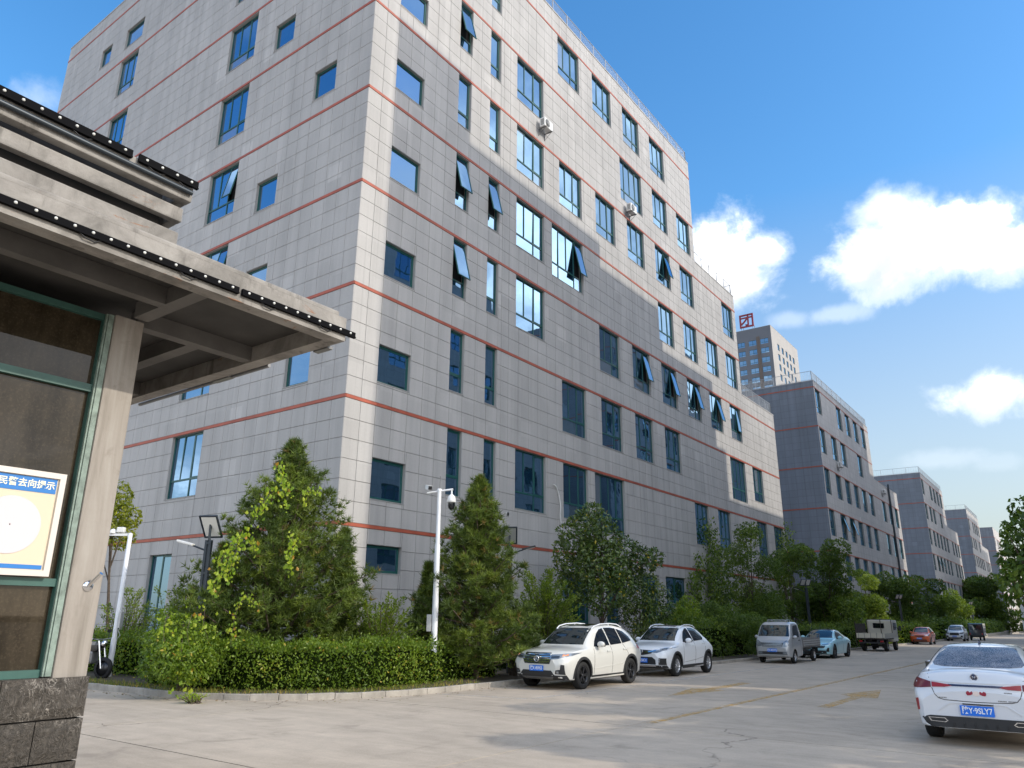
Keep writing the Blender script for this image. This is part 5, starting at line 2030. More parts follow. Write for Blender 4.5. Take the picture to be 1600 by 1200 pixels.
class Car:
    """a car body lofted from side and plan profiles; x runs from nose (0) to tail (L) and is stored centred"""
    def __init__(self, spec, n=70):
        self.s = spec
        L = self.L = spec['L']
        T = {k: spec[k] for k in ('zc', 'zb', 'zl', 'wm', 'wb', 'ws', 'wr')}
        bm = bmesh.new()
        rings = []
        xs = L * (.5 - .5 * np.cos(np.pi * np.arange(n + 1) / n))
        for x in xs:
            v = {k: float(pchip(t, x)) for k, t in T.items()}
            zc, zb, zl = v['zc'], v['zb'], v['zl']
            zre = max(zb + .35 * (zc - zb), zc - spec.get('crown', .05))
            P = [(0, zl), (v['ws'] * .6, zl), (v['ws'] * .95, zl + .015), (v['ws'], zl + .09), (v['wm'], zl + .52 * (zb - zl)), (v['wm'] * .992, zl + .8 * (zb - zl)),
                 (v['wb'], zb), (v['wb'] * .5 + v['wr'] * .5 + .018, zb * .48 + zre * .52), (v['wr'], zre), (v['wr'] * .55, zre + (zc - zre) * .72), (0, zc)]
            C = catmull(P, 3)
            half = [(max(0, a), b) for a, b in C]
            half[0] = (0, half[0][1])
            half[-1] = (0, half[-1][1])
            ring = [bm.verts.new((x - L / 2, a, b)) for a, b in half] + [bm.verts.new((x - L / 2, -a, b)) for a, b in half[-2:0:-1]]
            rings.append(ring)
        m = len(rings[0])
        for r0, r1 in zip(rings[:-1], rings[1:]):
            for k in range(m):
                k2 = (k + 1) % m
                f = bm.faces.new((r0[k], r0[k2], r1[k2], r1[k]))
                f.smooth = True
        bm.faces.new(rings[0][::-1])
        bm.faces.new(rings[-1])
        bmesh.ops.recalc_face_normals(bm, faces=bm.faces[:])
        self.bm = bm
        self.bvh = BVHTree.FromBMesh(bm)

    def body(self, root, mat, name='body'):
        s = self.s
        me = bpy.data.meshes.new(name)
        self.bm.to_mesh(me)
        me.materials.append(MATS[mat])
        me.materials.append(MATS['black_rubber'])
        if s.get('wheels'):
            o = bpy.data.objects.new('tmp_body', me)
            COL.objects.link(o)
            cb = MB()
            W = max(t[1] for t in s['wm'])
            for wx in s['wheels']:
                for sg in (-1, 1):
                    y0, y1 = sorted((sg * (W - .34), sg * (W + .2)))
                    r = s['wr_tyre'] + s.get('gap', .065)
                    cb.lathe([(0, y0), (r, y0), (r, y1), (0, y1)], 40, 'Y', (wx - self.L / 2, 0, s['wr_tyre'] + .005), 1, False)
            cm = cb.mesh('tmp_cut', [MATS[mat], MATS['black_rubber']])
            b2 = bmesh.new()
            b2.from_mesh(cm)
            bmesh.ops.remove_doubles(b2, verts=b2.verts[:], dist=1e-5)
            bmesh.ops.recalc_face_normals(b2, faces=b2.faces[:])
            b2.to_mesh(cm)
            b2.free()
            co = bpy.data.objects.new('tmp_cut', cm)
            COL.objects.link(co)
            md = o.modifiers.new('arches', 'BOOLEAN')
            md.operation = 'DIFFERENCE'
            md.object = co
            md.solver = 'EXACT'
            bpy.context.view_layer.update()
            me2 = bpy.data.meshes.new_from_object(o.evaluated_get(bpy.context.evaluated_depsgraph_get()))
            bpy.data.objects.remove(o)
            bpy.data.objects.remove(co)
            me = me2
            me.name = name
        return put(name, me, root)

    def _cast(self, view, a, b):
        L = self.L
        if view == 'left' or view == 'right':
            sg = 1 if view == 'left' else -1
            o, d = Vector((a - L / 2, sg * 3, b)), Vector((0, -sg, 0))
        elif view == 'front':
            o, d = Vector((-L, a, b)), Vector((1, 0, 0))
        elif view == 'rear':
            o, d = Vector((L, a, b)), Vector((-1, 0, 0))
        else:
            o, d = Vector((a - L / 2, b, 5)), Vector((0, 0, -1))
        h = self.bvh.ray_cast(o, d)
        if h[0] is None:
            q = o + d * (o.length * .8)
            h = self.bvh.find_nearest(q)
            return h[0], h[1]
        return h[0], h[1]

    def patch(self, view, poly, name, mat, root, eps=.006, grid=.07, skirt=.014, smooth=True):
        """skin panel that follows the body: outline given in side (x,z), end (y,z) or top (x,y) view"""
        pts = []
        n = len(poly)
        for i in range(n):
            a, b = Vector(poly[i]), Vector(poly[(i + 1) % n])
            k = max(1, int((b - a).length / grid))
            for j in range(k):
                pts.append(a.lerp(b, j / k))
        nb = len(pts)
        xs, ys = [p.x for p in pts], [p.y for p in pts]

        def inside(x, y):
            c = False
            for i in range(nb):
                p, q = pts[i], pts[(i + 1) % nb]
                if (p.y > y) != (q.y > y) and x < (q.x - p.x) * (y - p.y) / (q.y - p.y) + p.x:
                    c = not c
            return c
        gx = np.arange(min(xs) + grid / 2, max(xs), grid)
        gy = np.arange(min(ys) + grid / 2, max(ys), grid)
        inner = [Vector((x, y)) for x in gx for y in gy if inside(x, y) and min((Vector((x, y)) - p).length for p in pts) > grid * .4]
        vs, es, fs, *_ = delaunay_2d_cdt(pts + inner, [(i, (i + 1) % nb) for i in range(nb)], [list(range(nb))], 1, 1e-6)
        mb = MB()
        V3 = []
        Nn = []
        for v in vs:
            c, nr = self._cast(view, v.x, v.y)
            V3.append(c)
            Nn.append(nr)
        top = [c + nr * eps for c, nr in zip(V3, Nn)]
        mb.add(top, [tuple(f) for f in fs], 0, smooth)
        cnt = {}
        for f in fs:
            for i in range(len(f)):
                e = (f[i], f[(i + 1) % len(f)])
                cnt[tuple(sorted(e))] = cnt.get(tuple(sorted(e)), []) + [e]
        for k, v in cnt.items():
            if len(v) == 1:
                a, b = v[0]
                mb.add([top[a], top[b], V3[b] - Nn[b] * skirt, V3[a] - Nn[a] * skirt], [(1, 0, 3, 2)], 0)
        me = mb.mesh(name, MATS[mat])
        bm = bmesh.new()
        bm.from_mesh(me)
        # orient outwards
        c = Vector((0, 0, .8))
        up = sum(((f.calc_center_median() - c).dot(f.normal) * f.calc_area() for f in bm.faces), 0.0)
        if up < 0:
            bmesh.ops.reverse_faces(bm, faces=bm.faces[:])
        bm.to_mesh(me)
        bm.free()
        return put(name, me, root)

    def both(self, poly, name, mat, root, **k):
        return [self.patch(v, poly, name, mat, root, **k) for v in ('left', 'right')]

    def seam(self, view, line, root, w=.011, mat='seam', name='seam', eps=.003):
        P = [Vector(p) for p in line]
        a, b = [], []
        for i, p in enumerate(P):
            d = (P[min(i + 1, len(P) - 1)] - P[max(i - 1, 0)]).normalized()
            n = Vector((-d.y, d.x)) * w / 2
            a.append(tuple(p + n))
            b.append(tuple(p - n))
        return self.patch(view, a + b[::-1], name, mat, root, eps=eps, grid=.09, skirt=.004)


def arc(cx, cz, r, a0, a1, n=14):
    return [(cx + r * math.cos(math.radians(a0 + (a1 - a0) * i / n)), cz + r * math.sin(math.radians(a0 + (a1 - a0) * i / n))) for i in range(n + 1)]


WHEELS = {}


def wheel_meshes(r, w, rim, style, mat):
    key = (r, w, rim, style, mat)
    if key in WHEELS:
        return WHEELS[key]
    t = MB()
    prof = [(rim, -w * .42), (rim + .015, -w * .5), (r - .03, -w * .49), (r - .008, -w * .42), (r, -w * .30), (r, w * .30), (r - .008, w * .42), (r - .03, w * .49), (rim + .015, w * .5), (rim, w * .42)]
    t.lathe(prof, 40, 'Y')
    tyre = t.mesh('tyre', MATS['black_rubber'])
    m = MB()
    # barrel and rim lips, outer face at +y
    m.lathe([(rim + .002, -w * .40), (rim - .015, -w * .3), (rim - .03, w * .1), (rim - .018, w * .40), (rim + .004, w * .44), (rim + .006, w * .40)], 36, 'Y', mat=0)
    m.lathe([(0, .0), (rim - .02, -.005)], 30, 'Y', mat=1)
    sp = {'five': 5, 'ten': 10, 'split': 5, 'steel': 0}[style]
    for k in range(sp):
        for dlt in ((-.14, .14) if style == 'split' else (0,)):
            M = Matrix.Rotation(2 * math.pi * k / sp, 4, 'Y') @ Matrix.Rotation(dlt, 4, 'Y')
            ww = {'five': .034, 'ten': .016, 'split': .018}[style]
            m.add([M @ Vector(p) for p in ((.03, w * .34, -ww), (rim - .012, w * .41, -ww * .8), (rim - .012, w * .41, ww * .8), (.03, w * .34, ww),
                                           (.03, w * .20, -ww), (rim - .012, w * .25, -ww * .8), (rim - .012, w * .25, ww * .8), (.03, w * .20, ww))],
                  [(0, 3, 2, 1), (4, 5, 6, 7), (0, 1, 5, 4), (2, 3, 7, 6), (1, 2, 6, 5)], 0)
    if style == 'steel':
        m.lathe([(0, w * .22), (.05, w * .24), (.07, w * .12), (rim * .75, w * .2), (rim - .01, w * .3)], 28, 'Y', mat=0)
    m.lathe([(0, w * .40), (.032, w * .39), (.042, w * .33), (.042, w * .2)], 16, 'Y', mat=0)
    rm = m.mesh('rim', [MATS[mat], MATS['black_rubber']])
    WHEELS[key] = (tyre, rm)
    return WHEELS[key]


def add_wheels(root, L, W, xs, r, w=.22, rim=.22, style='five', mat='alloy', inset=.02):
    ty, rm = wheel_meshes(r, w, rim, style, mat)
    for x in xs:
        for sg in (-1, 1):
            y = sg * (W - w / 2 - inset)
            wh = bpy.data.objects.new('wheel', None)
            wh.empty_display_size = .1
            wh.location = (x - L / 2, y, r)
            wh.rotation_euler = (0, random.uniform(0, 1), 0 if sg > 0 else math.pi)
            link(wh, root)
            put('tyre', ty, wh)
            put('rim', rm, wh)


def plate(root, text, p, rz, rear=False, w=.44, h=.14, hyphen=True):
    """blue licence plate with white characters; p is its centre, facing -x when rz=0"""
    t = MB()
    t.box(-.008, .008, -w / 2, w / 2, -h / 2, h / 2)
    o = t.build('licence_plate', MATS['plate_blue'], root, p, (0, 0, rz))
    text_ob('lettering', text, h * .80, MATS['plate_white'], o, (-.0095, 0, .0), (math.pi / 2, 0, -math.pi / 2), .0008, width=.80, bold=.002)
    return o


def mirror(root, L, x, y, z, mat, s=1.0):
    for sg in (-1, 1):
        bm = bmesh.new()
        bmesh.ops.create_uvsphere(bm, u_segments=14, v_segments=9, radius=1)
        for v in bm.verts:
            v.co = Vector((v.co.x * .075 * s + (.02 if v.co.x > 0 else 0), v.co.y * .115 * s, v.co.z * .082 * s))
        for f in bm.faces:
            f.smooth = True
        me = bpy.data.meshes.new('mirror')
        bm.to_mesh(me)
        bm.free()
        me.materials.append(MATS[mat])
        o = put('mirror', me, root, (x - L / 2, sg * (y + .11 * s), z))
        m = MB()
        m.tube([(0.0, -sg * .04, -.03), (.02, -sg * .15 * s, -.07)], .022, 6)
        m.build('mirror_stalk', MATS['clad'], o)
        g = MB()
        g.box(.078 * s, .097 * s, -.09 * s, .09 * s, -.06 * s, .06 * s)
        g.build('mirror_glass', MATS['car_glass'], o)


def ring_emblem(root, p, r, mat='chrome', rz=0, inner=True, kind='ring'):
    m = MB()
    n = 20
    pts = [(0, r * math.cos(2 * math.pi * k / n), r * math.sin(2 * math.pi * k / n)) for k in range(n + 1)]
    if kind == 'disc':
        m.lathe([(0, -.012), (r * .92, -.01), (r, 0)], 22, 'X')
    else:
        m.tube(pts, r * .18, 6)
    o = m.build('emblem', MATS[mat], root, p, (0, 0, rz))
    if kind == 'disc':
        k = MB()
        k.tube([(-.012, r * .88 * math.cos(2 * math.pi * q / n), r * .88 * math.sin(2 * math.pi * q / n)) for q in range(n + 1)], r * .10, 5)
        k.tube([(-.014, -r * .35, r * .3), (-.014, -r * .2, -r * .25), (-.014, 0, r * .12), (-.014, r * .2, -r * .25), (-.014, r * .35, r * .3)], r * .09, 5)
        k.build('emblem_mark', MATS['chrome'], o)
    elif inner:
        k = MB()
        k.tube([(-.006, -r * .45, -r * .45), (-.006, 0, r * .5), (-.006, r * .45, -r * .45)], r * .15, 5)
        k.build('emblem_mark', MATS[mat], o)
    return o


def handle(car, view, x, z, root, mat):
    car.patch(view, [(x, z - .017), (x + .2, z - .01), (x + .2, z + .02), (x, z + .017)], 'door_handle', mat, root, eps=.03, grid=.06, skirt=.03)


SUV = dict(L=4.62, crown=.055, wheels=(.92, 3.65), wr_tyre=.352, gap=.055,
           zc=[(0, .84), (.06, .94), (.22, 1.0), (.6, 1.05), (1.15, 1.10), (1.5, 1.33), (1.95, 1.585), (2.4, 1.655), (3.0, 1.67), (3.7, 1.61), (4.15, 1.50), (4.42, 1.22), (4.56, 1.02), (4.62, .86)],
           zb=[(0, .70), (.1, .82), (.5, .93), (1.2, 1.01), (2.0, 1.04), (3.3, 1.09), (4.1, 1.13), (4.42, 1.05), (4.56, .95), (4.62, .80)],
           zl=[(0, .36), (.2, .26), (.9, .22), (3.8, .23), (4.4, .30), (4.62, .42)],
           wm=[(0, .58), (.05, .72), (.2, .85), (.55, .905), (1.2, .92), (3.7, .925), (4.25, .885), (4.5, .80), (4.62, .66)],
           wb=[(0, .53), (.1, .70), (.5, .80), (1.2, .85), (2.4, .86), (3.7, .84), (4.3, .76), (4.62, .58)],
           ws=[(0, .52), (.1, .72), (.5, .86), (1.2, .88), (3.7, .88), (4.4, .80), (4.62, .60)],
           wr=[(0, .45), (.5, .66), (1.15, .70), (1.95, .60), (2.5, .585), (3.6, .565), (4.2, .53), (4.5, .52), (4.62, .45)])


def suv_first():
    spec = SUV
    L = spec['L']
    t = thing('parked_car', 'cream white crossover with chrome barred grille and dark wheels, nearest by the kerb', 'car', (-12.13, 17.68 + L / 2, gz(20)), math.pi / 2)
    c = Car(spec)
    c.body(t, 'paint_pearl')
    c.patch('front', [(-.67, 1.125), (.67, 1.125), (.655, 1.18), (.575, 1.56), (-.575, 1.56), (-.655, 1.18)], 'windscreen', 'car_glass', t)
    c.patch('rear', [(-.55, 1.16), (.55, 1.16), (.48, 1.45), (-.48, 1.45)], 'rear_window', 'car_glass', t)
    c.both([(1.60, 1.07), (1.74, 1.22), (1.98, 1.41), (2.20, 1.52), (2.42, 1.555), (2.47, 1.09)], 'front_door_window', 'tint_glass', t)
    c.both([(2.54, 1.095), (2.49, 1.56), (2.9, 1.565), (3.16, 1.54), (3.22, 1.125)], 'rear_door_window', 'tint_glass', t)
    c.both([(3.28, 1.13), (3.22, 1.53), (3.6, 1.46), (3.86, 1.30), (3.9, 1.19)], 'quarter_window', 'tint_glass', t)
    for v in ('left', 'right'):
        c.seam(v, [(1.48, .36), (1.50, .8), (1.56, 1.02)], t)
        c.seam(v, [(2.50, .36), (2.52, .8), (2.505, 1.08)], t)
        c.seam(v, [(3.36, .62), (3.46, .85), (3.27, 1.12)], t)
        c.seam(v, [(1.3, .86), (2.4, .93), (3.6, .985), (4.2, .99)], t, .008, 'paint_pearl', 'crease', .006)
        c.seam(v, [(1.5, .50), (2.4, .545), (3.2, .60)], t, .016, 'paint_pearl', 'crease', .009)
        handle(c, v, 2.22, .93, t, 'paint_pearl')
        handle(c, v, 3.18, .965, t, 'paint_pearl')
        c.patch(v, [(1.33, .2), (3.26, .2), (3.24, .335), (1.34, .335)], 'sill_cladding', 'clad', t, eps=.012)
        for wx in spec['wheels']:
            c.patch(v, arc(wx, .357, .475, -8, 188) + arc(wx, .357, .405, 188, -8), 'arch_cladding', 'clad', t, eps=.012, grid=.06)
        c.patch(v, [(4.08, .97), (4.42, .93), (4.60, .92), (4.60, 1.02), (4.36, 1.08), (4.15, 1.06)], 'tail_lamp', 'lamp_red', t)
        s = 1 if v == 'left' else -1
        c.patch('front', [(s * .39, .775), (s * .62, .79), (s * .845, .86), (s * .87, .93), (s * .70, .915), (s * .44, .895)], 'headlamp', 'lamp_clear', t, eps=.009, grid=.05)
        c.patch('front', [(s * .71, .845), (s * .80, .87), (s * .79, .90), (s * .70, .89)], 'indicator', 'lamp_amber', t, eps=.013, grid=.05)
        c.patch('front', [(s * .45, .80), (s * .66, .82), (s * .66, .865), (s * .46, .85)], 'projector', 'lamp_dark', t, eps=.013, grid=.05)
        c.patch('front', [(s * .56, .42), (s * .79, .40), (s * .80, .64), (s * .72, .655), (s * .70, .53), (s * .585, .51)], 'fog_surround', 'clad', t, eps=.009, grid=.05)
        c.patch('front', [(s * .60, .435), (s * .66, .43), (s * .66, .49), (s * .60, .49)], 'fog_lamp', 'lamp_clear', t, eps=.014, grid=.05)
        m = MB()
        m.tube([(1.90 - L / 2, s * .585, 1.535), (2.05 - L / 2, s * .59, 1.61), (2.4 - L / 2, s * .585, 1.665), (3.0 - L / 2, s * .57, 1.682), (3.45 - L / 2, s * .56, 1.655), (3.75 - L / 2, s * .55, 1.575)], .018, 8)
        m.tube([(2.9 - L / 2, s * .585, 1.62), (2.9 - L / 2, s * .575, 1.68)], .018, 6)
        m.build('roof_rail', MATS['paint_white_car'], t)
    c.patch('front', [(-.40, .66), (.40, .66), (.45, .78), (.40, .905), (-.40, .905), (-.45, .78)], 'grille', 'lamp_dark', t, eps=.006, grid=.06)
    for z, w in ((.70, .40), (.755, .43), (.83, .43), (.885, .41)):
        for s in (-1, 1):
            c.patch('front', [(s * .07, z - .008), (s * w, z - .012 + .02), (s * w, z + .012 + .02), (s * .07, z + .008)], 'grille_bar', 'chrome', t, eps=.016, grid=.06)
    c.patch('front', [(-.42, .915), (.42, .915), (.40, .938), (-.40, .938)], 'grille_top_trim', 'lamp_dark', t, eps=.012, grid=.06)
    c.patch('front', [(-.82, .27), (.82, .27), (.80, .385), (.55, .385), (.45, .50), (-.45, .50), (-.55, .385), (-.80, .385)], 'bumper_cladding', 'clad', t, eps=.010, grid=.06)
    c.patch('front', [(-.42, .285), (.42, .285), (.50, .345), (-.50, .345)], 'skid_plate', 'gray_metal', t, eps=.018, grid=.06)
    ring_emblem(t, (-L / 2 - .028, 0, .79), .072)
    plate(t, '陕K·8S9S5', (-L / 2 - .03, 0, .55), 0)
    c.patch('top', [(2.1, -.36), (2.95, -.36), (2.95, .36), (2.1, .36)], 'sunroof', 'tint_glass', t, eps=.004)
    mirror(t, L, 1.75, .87, 1.13, 'paint_pearl')
    add_wheels(t, L, .925, spec['wheels'], .352, .23, .235, 'split', 'alloy_dark', .015)
    w = MB()
    for s in (-1, 1):
        w.tube([(1.22 - L / 2, s * .1, 1.115), (1.28 - L / 2, s * .5, 1.14)], .007, 4)
    w.build('wipers', MATS['clad'], t)
    return t


def suv_second():
    spec = dict(SUV)
    spec.update(L=4.34, wheels=(.88, 3.56), wr_tyre=.345, gap=.05,
                zc=[(0, .80), (.06, .90), (.22, .98), (.6, 1.04), (1.08, 1.10), (1.45, 1.34), (1.88, 1.57), (2.3, 1.64), (2.8, 1.64), (3.35, 1.55), (3.8, 1.36), (4.08, 1.16), (4.25, .98), (4.34, .80)],
                zb=[(0, .68), (.1, .80), (.5, .92), (1.2, 1.02), (2.0, 1.06), (3.0, 1.11), (3.7, 1.14), (4.05, 1.06), (4.25, .93), (4.34, .76)],
                zl=[(0, .36), (.2, .26), (.9, .23), (3.6, .24), (4.1, .32), (4.34, .44)],
                wm=[(0, .60), (.05, .72), (.2, .85), (.55, .90), (1.2, .905), (3.5, .91), (4.0, .87), (4.25, .78), (4.34, .64)],
                wb=[(0, .53), (.1, .70), (.5, .80), (1.2, .84), (2.4, .85), (3.4, .82), (4.0, .72), (4.34, .55)],
                ws=[(0, .54), (.1, .72), (.5, .85), (1.2, .87), (3.5, .87), (4.1, .78), (4.34, .60)],
                wr=[(0, .45), (.5, .66), (1.1, .70), (1.9, .59), (2.4, .575), (3.3, .55), (3.9, .52), (4.25, .5), (4.34, .45)])
    L = spec['L']
    t = thing('parked_car', 'white compact crossover with slim V-shaped grille and silver wheels, second in the row', 'car', (-12.33, 25.08 - .88 + L / 2, gz(26)), math.pi / 2)
    c = Car(spec)
    c.body(t, 'paint_white_car')
    c.patch('front', [(-.67, 1.13), (.67, 1.13), (.64, 1.2), (.56, 1.545), (-.56, 1.545), (-.64, 1.2)], 'windscreen', 'car_glass', t)
    c.patch('rear', [(-.5, 1.2), (.5, 1.2), (.45, 1.42), (-.45, 1.42)], 'rear_window', 'car_glass', t)
    c.both([(1.54, 1.08), (1.68, 1.24), (1.9, 1.42), (2.12, 1.52), (2.30, 1.545), (2.38, 1.10)], 'front_door_window', 'tint_glass', t)
    c.both([(2.45, 1.105), (2.38, 1.55), (2.75, 1.545), (3.05, 1.49), (3.32, 1.33), (3.38, 1.20), (3.25, 1.135)], 'rear_door_window', 'tint_glass', t)
    for v in ('left', 'right'):
        s = 1 if v == 'left' else -1
        c.seam(v, [(1.42, .38), (1.44, .8), (1.50, 1.04)], t)
        c.seam(v, [(2.40, .38), (2.43, .8), (2.415, 1.09)], t)
        c.seam(v, [(3.22, .62), (3.32, .9), (3.3, 1.13)], t)
        c.seam(v, [(1.25, .90), (2.3, .98), (3.4, 1.05), (3.9, 1.06)], t, .009, 'paint_white_car', 'crease', .007)
        c.seam(v, [(1.5, .44), (2.4, .49), (3.1, .56)], t, .010, 'gray_metal', 'door_trim', .006)
        handle(c, v, 2.14, .965, t, 'paint_white_car')
        handle(c, v, 3.05, 1.02, t, 'paint_white_car')
        c.patch(v, [(1.30, .22), (3.16, .22), (3.14, .355), (1.30, .355)], 'sill_cladding', 'clad', t, eps=.012)
        for wx in spec['wheels']:
            c.patch(v, arc(wx, .35, .462, -8, 188) + arc(wx, .35, .396, 188, -8), 'arch_cladding', 'clad', t, eps=.012, grid=.06)
        c.patch(v, [(3.92, 1.0), (4.2, .97), (4.26, 1.0), (4.1, 1.09), (3.98, 1.09)], 'tail_lamp', 'lamp_red', t)
        c.patch('front', [(s * .34, .775), (s * .55, .765), (s * .80, .85), (s * .87, .945), (s * .70, .915), (s * .42, .845)], 'headlamp', 'lamp_clear', t, eps=.009, grid=.05)
        c.patch('front', [(s * .64, .825), (s * .78, .87), (s * .80, .915), (s * .67, .885)], 'projector', 'lamp_dark', t, eps=.013, grid=.05)
        c.patch('front', [(s * .10, .755), (s * .44, .80), (s * .62, .865), (s * .60, .885), (s * .40, .835), (s * .10, .79)], 'grille_wing', 'chrome', t, eps=.016, grid=.05)
        c.patch('front', [(s * .58, .39), (s * .80, .39), (s * .83, .60), (s * .62, .60), (s * .60, .50)], 'fog_surround', 'clad', t, eps=.010, grid=.05)
        for k in range(4):
            c.patch('front', [(s * .50, .405 + .045 * k), (s * (.60 + .015 * k), .41 + .045 * k), (s * (.62 + .015 * k), .425 + .045 * k), (s * .52, .43 + .045 * k)], 'fog_fin', 'paint_white_car', t, eps=.014, grid=.05)
        m = MB()
        m.tube([(1.82 - L / 2, s * .575, 1.52), (1.98 - L / 2, s * .58, 1.60), (2.3 - L / 2, s * .575, 1.65), (2.75 - L / 2, s * .56, 1.655), (3.05 - L / 2, s * .55, 1.62), (3.25 - L / 2, s * .545, 1.55)], .017, 8)
        m.build('roof_rail', MATS['paint_white_car'], t)
    c.patch('front', [(-.08, .69), (.08, .69), (.36, .745), (.44, .81), (.36, .84), (0, .855), (-.36, .84), (-.44, .81), (-.36, .745)], 'grille', 'clad', t, eps=.008, grid=.05)
    c.patch('front', [(-.52, .40), (.52, .40), (.50, .55), (.38, .635), (-.38, .635), (-.50, .55)], 'lower_intake', 'clad', t, eps=.008, grid=.06)
    c.patch('front', [(-.82, .28), (.82, .28), (.80, .375), (-.80, .375)], 'bumper_cladding', 'clad', t, eps=.010, grid=.06)
    c.patch('front', [(-.5, .345), (.5, .345), (.52, .385), (-.52, .385)], 'skid_plate', 'alloy', t, eps=.018, grid=.06)
    ring_emblem(t, (-L / 2 - .03, 0, .80), .062)
    plate(t, '陕A·Z6K31', (-L / 2 - .03, 0, .525), 0)
    c.patch('top', [(2.0, -.36), (2.75, -.36), (2.75, .36), (2.0, .36)], 'sunroof', 'tint_glass', t, eps=.004)
    mirror(t, L, 1.70, .86, 1.14, 'paint_white_car')
    add_wheels(t, L, .91, spec['wheels'], .345, .22, .215, 'ten', 'alloy', .015)
    return t


SALOON = dict(L=4.66, crown=.06, wheels=(.92, 3.60), wr_tyre=.325, gap=.045,
              zc=[(0, .64), (.06, .74), (.25, .82), (.7, .90), (1.3, .99), (1.7, 1.20), (2.15, 1.40), (2.6, 1.465), (3.0, 1.46), (3.45, 1.385), (3.9, 1.22), (4.22, 1.115), (4.40, 1.105), (4.52, 1.085), (4.60, 1.0), (4.66, .80)],
              zb=[(0, .56), (.1, .66), (.4, .76), (1.3, .92), (2.3, .965), (3.5, 1.0), (4.1, 1.02), (4.4, 1.0), (4.58, .92), (4.66, .74)],
              zl=[(0, .30), (.2, .23), (.8, .20), (3.8, .21), (4.35, .235), (4.66, .27)],
              wm=[(0, .55), (.05, .70), (.2, .83), (.6, .89), (1.3, .90), (3.5, .905), (4.1, .90), (4.45, .87), (4.6, .82), (4.66, .74)],
              wb=[(0, .50), (.1, .68), (.5, .79), (1.3, .83), (2.5, .835), (3.5, .83), (4.1, .80), (4.45, .76), (4.66, .58)],
              ws=[(0, .50), (.1, .70), (.5, .85), (1.3, .87), (3.6, .87), (4.3, .85), (4.6, .80), (4.66, .74)],
              wr=[(0, .42), (.5, .62), (1.3, .70), (2.0, .585), (2.6, .555), (3.2, .56), (3.7, .60), (4.1, .66), (4.4, .68), (4.66, .50)])


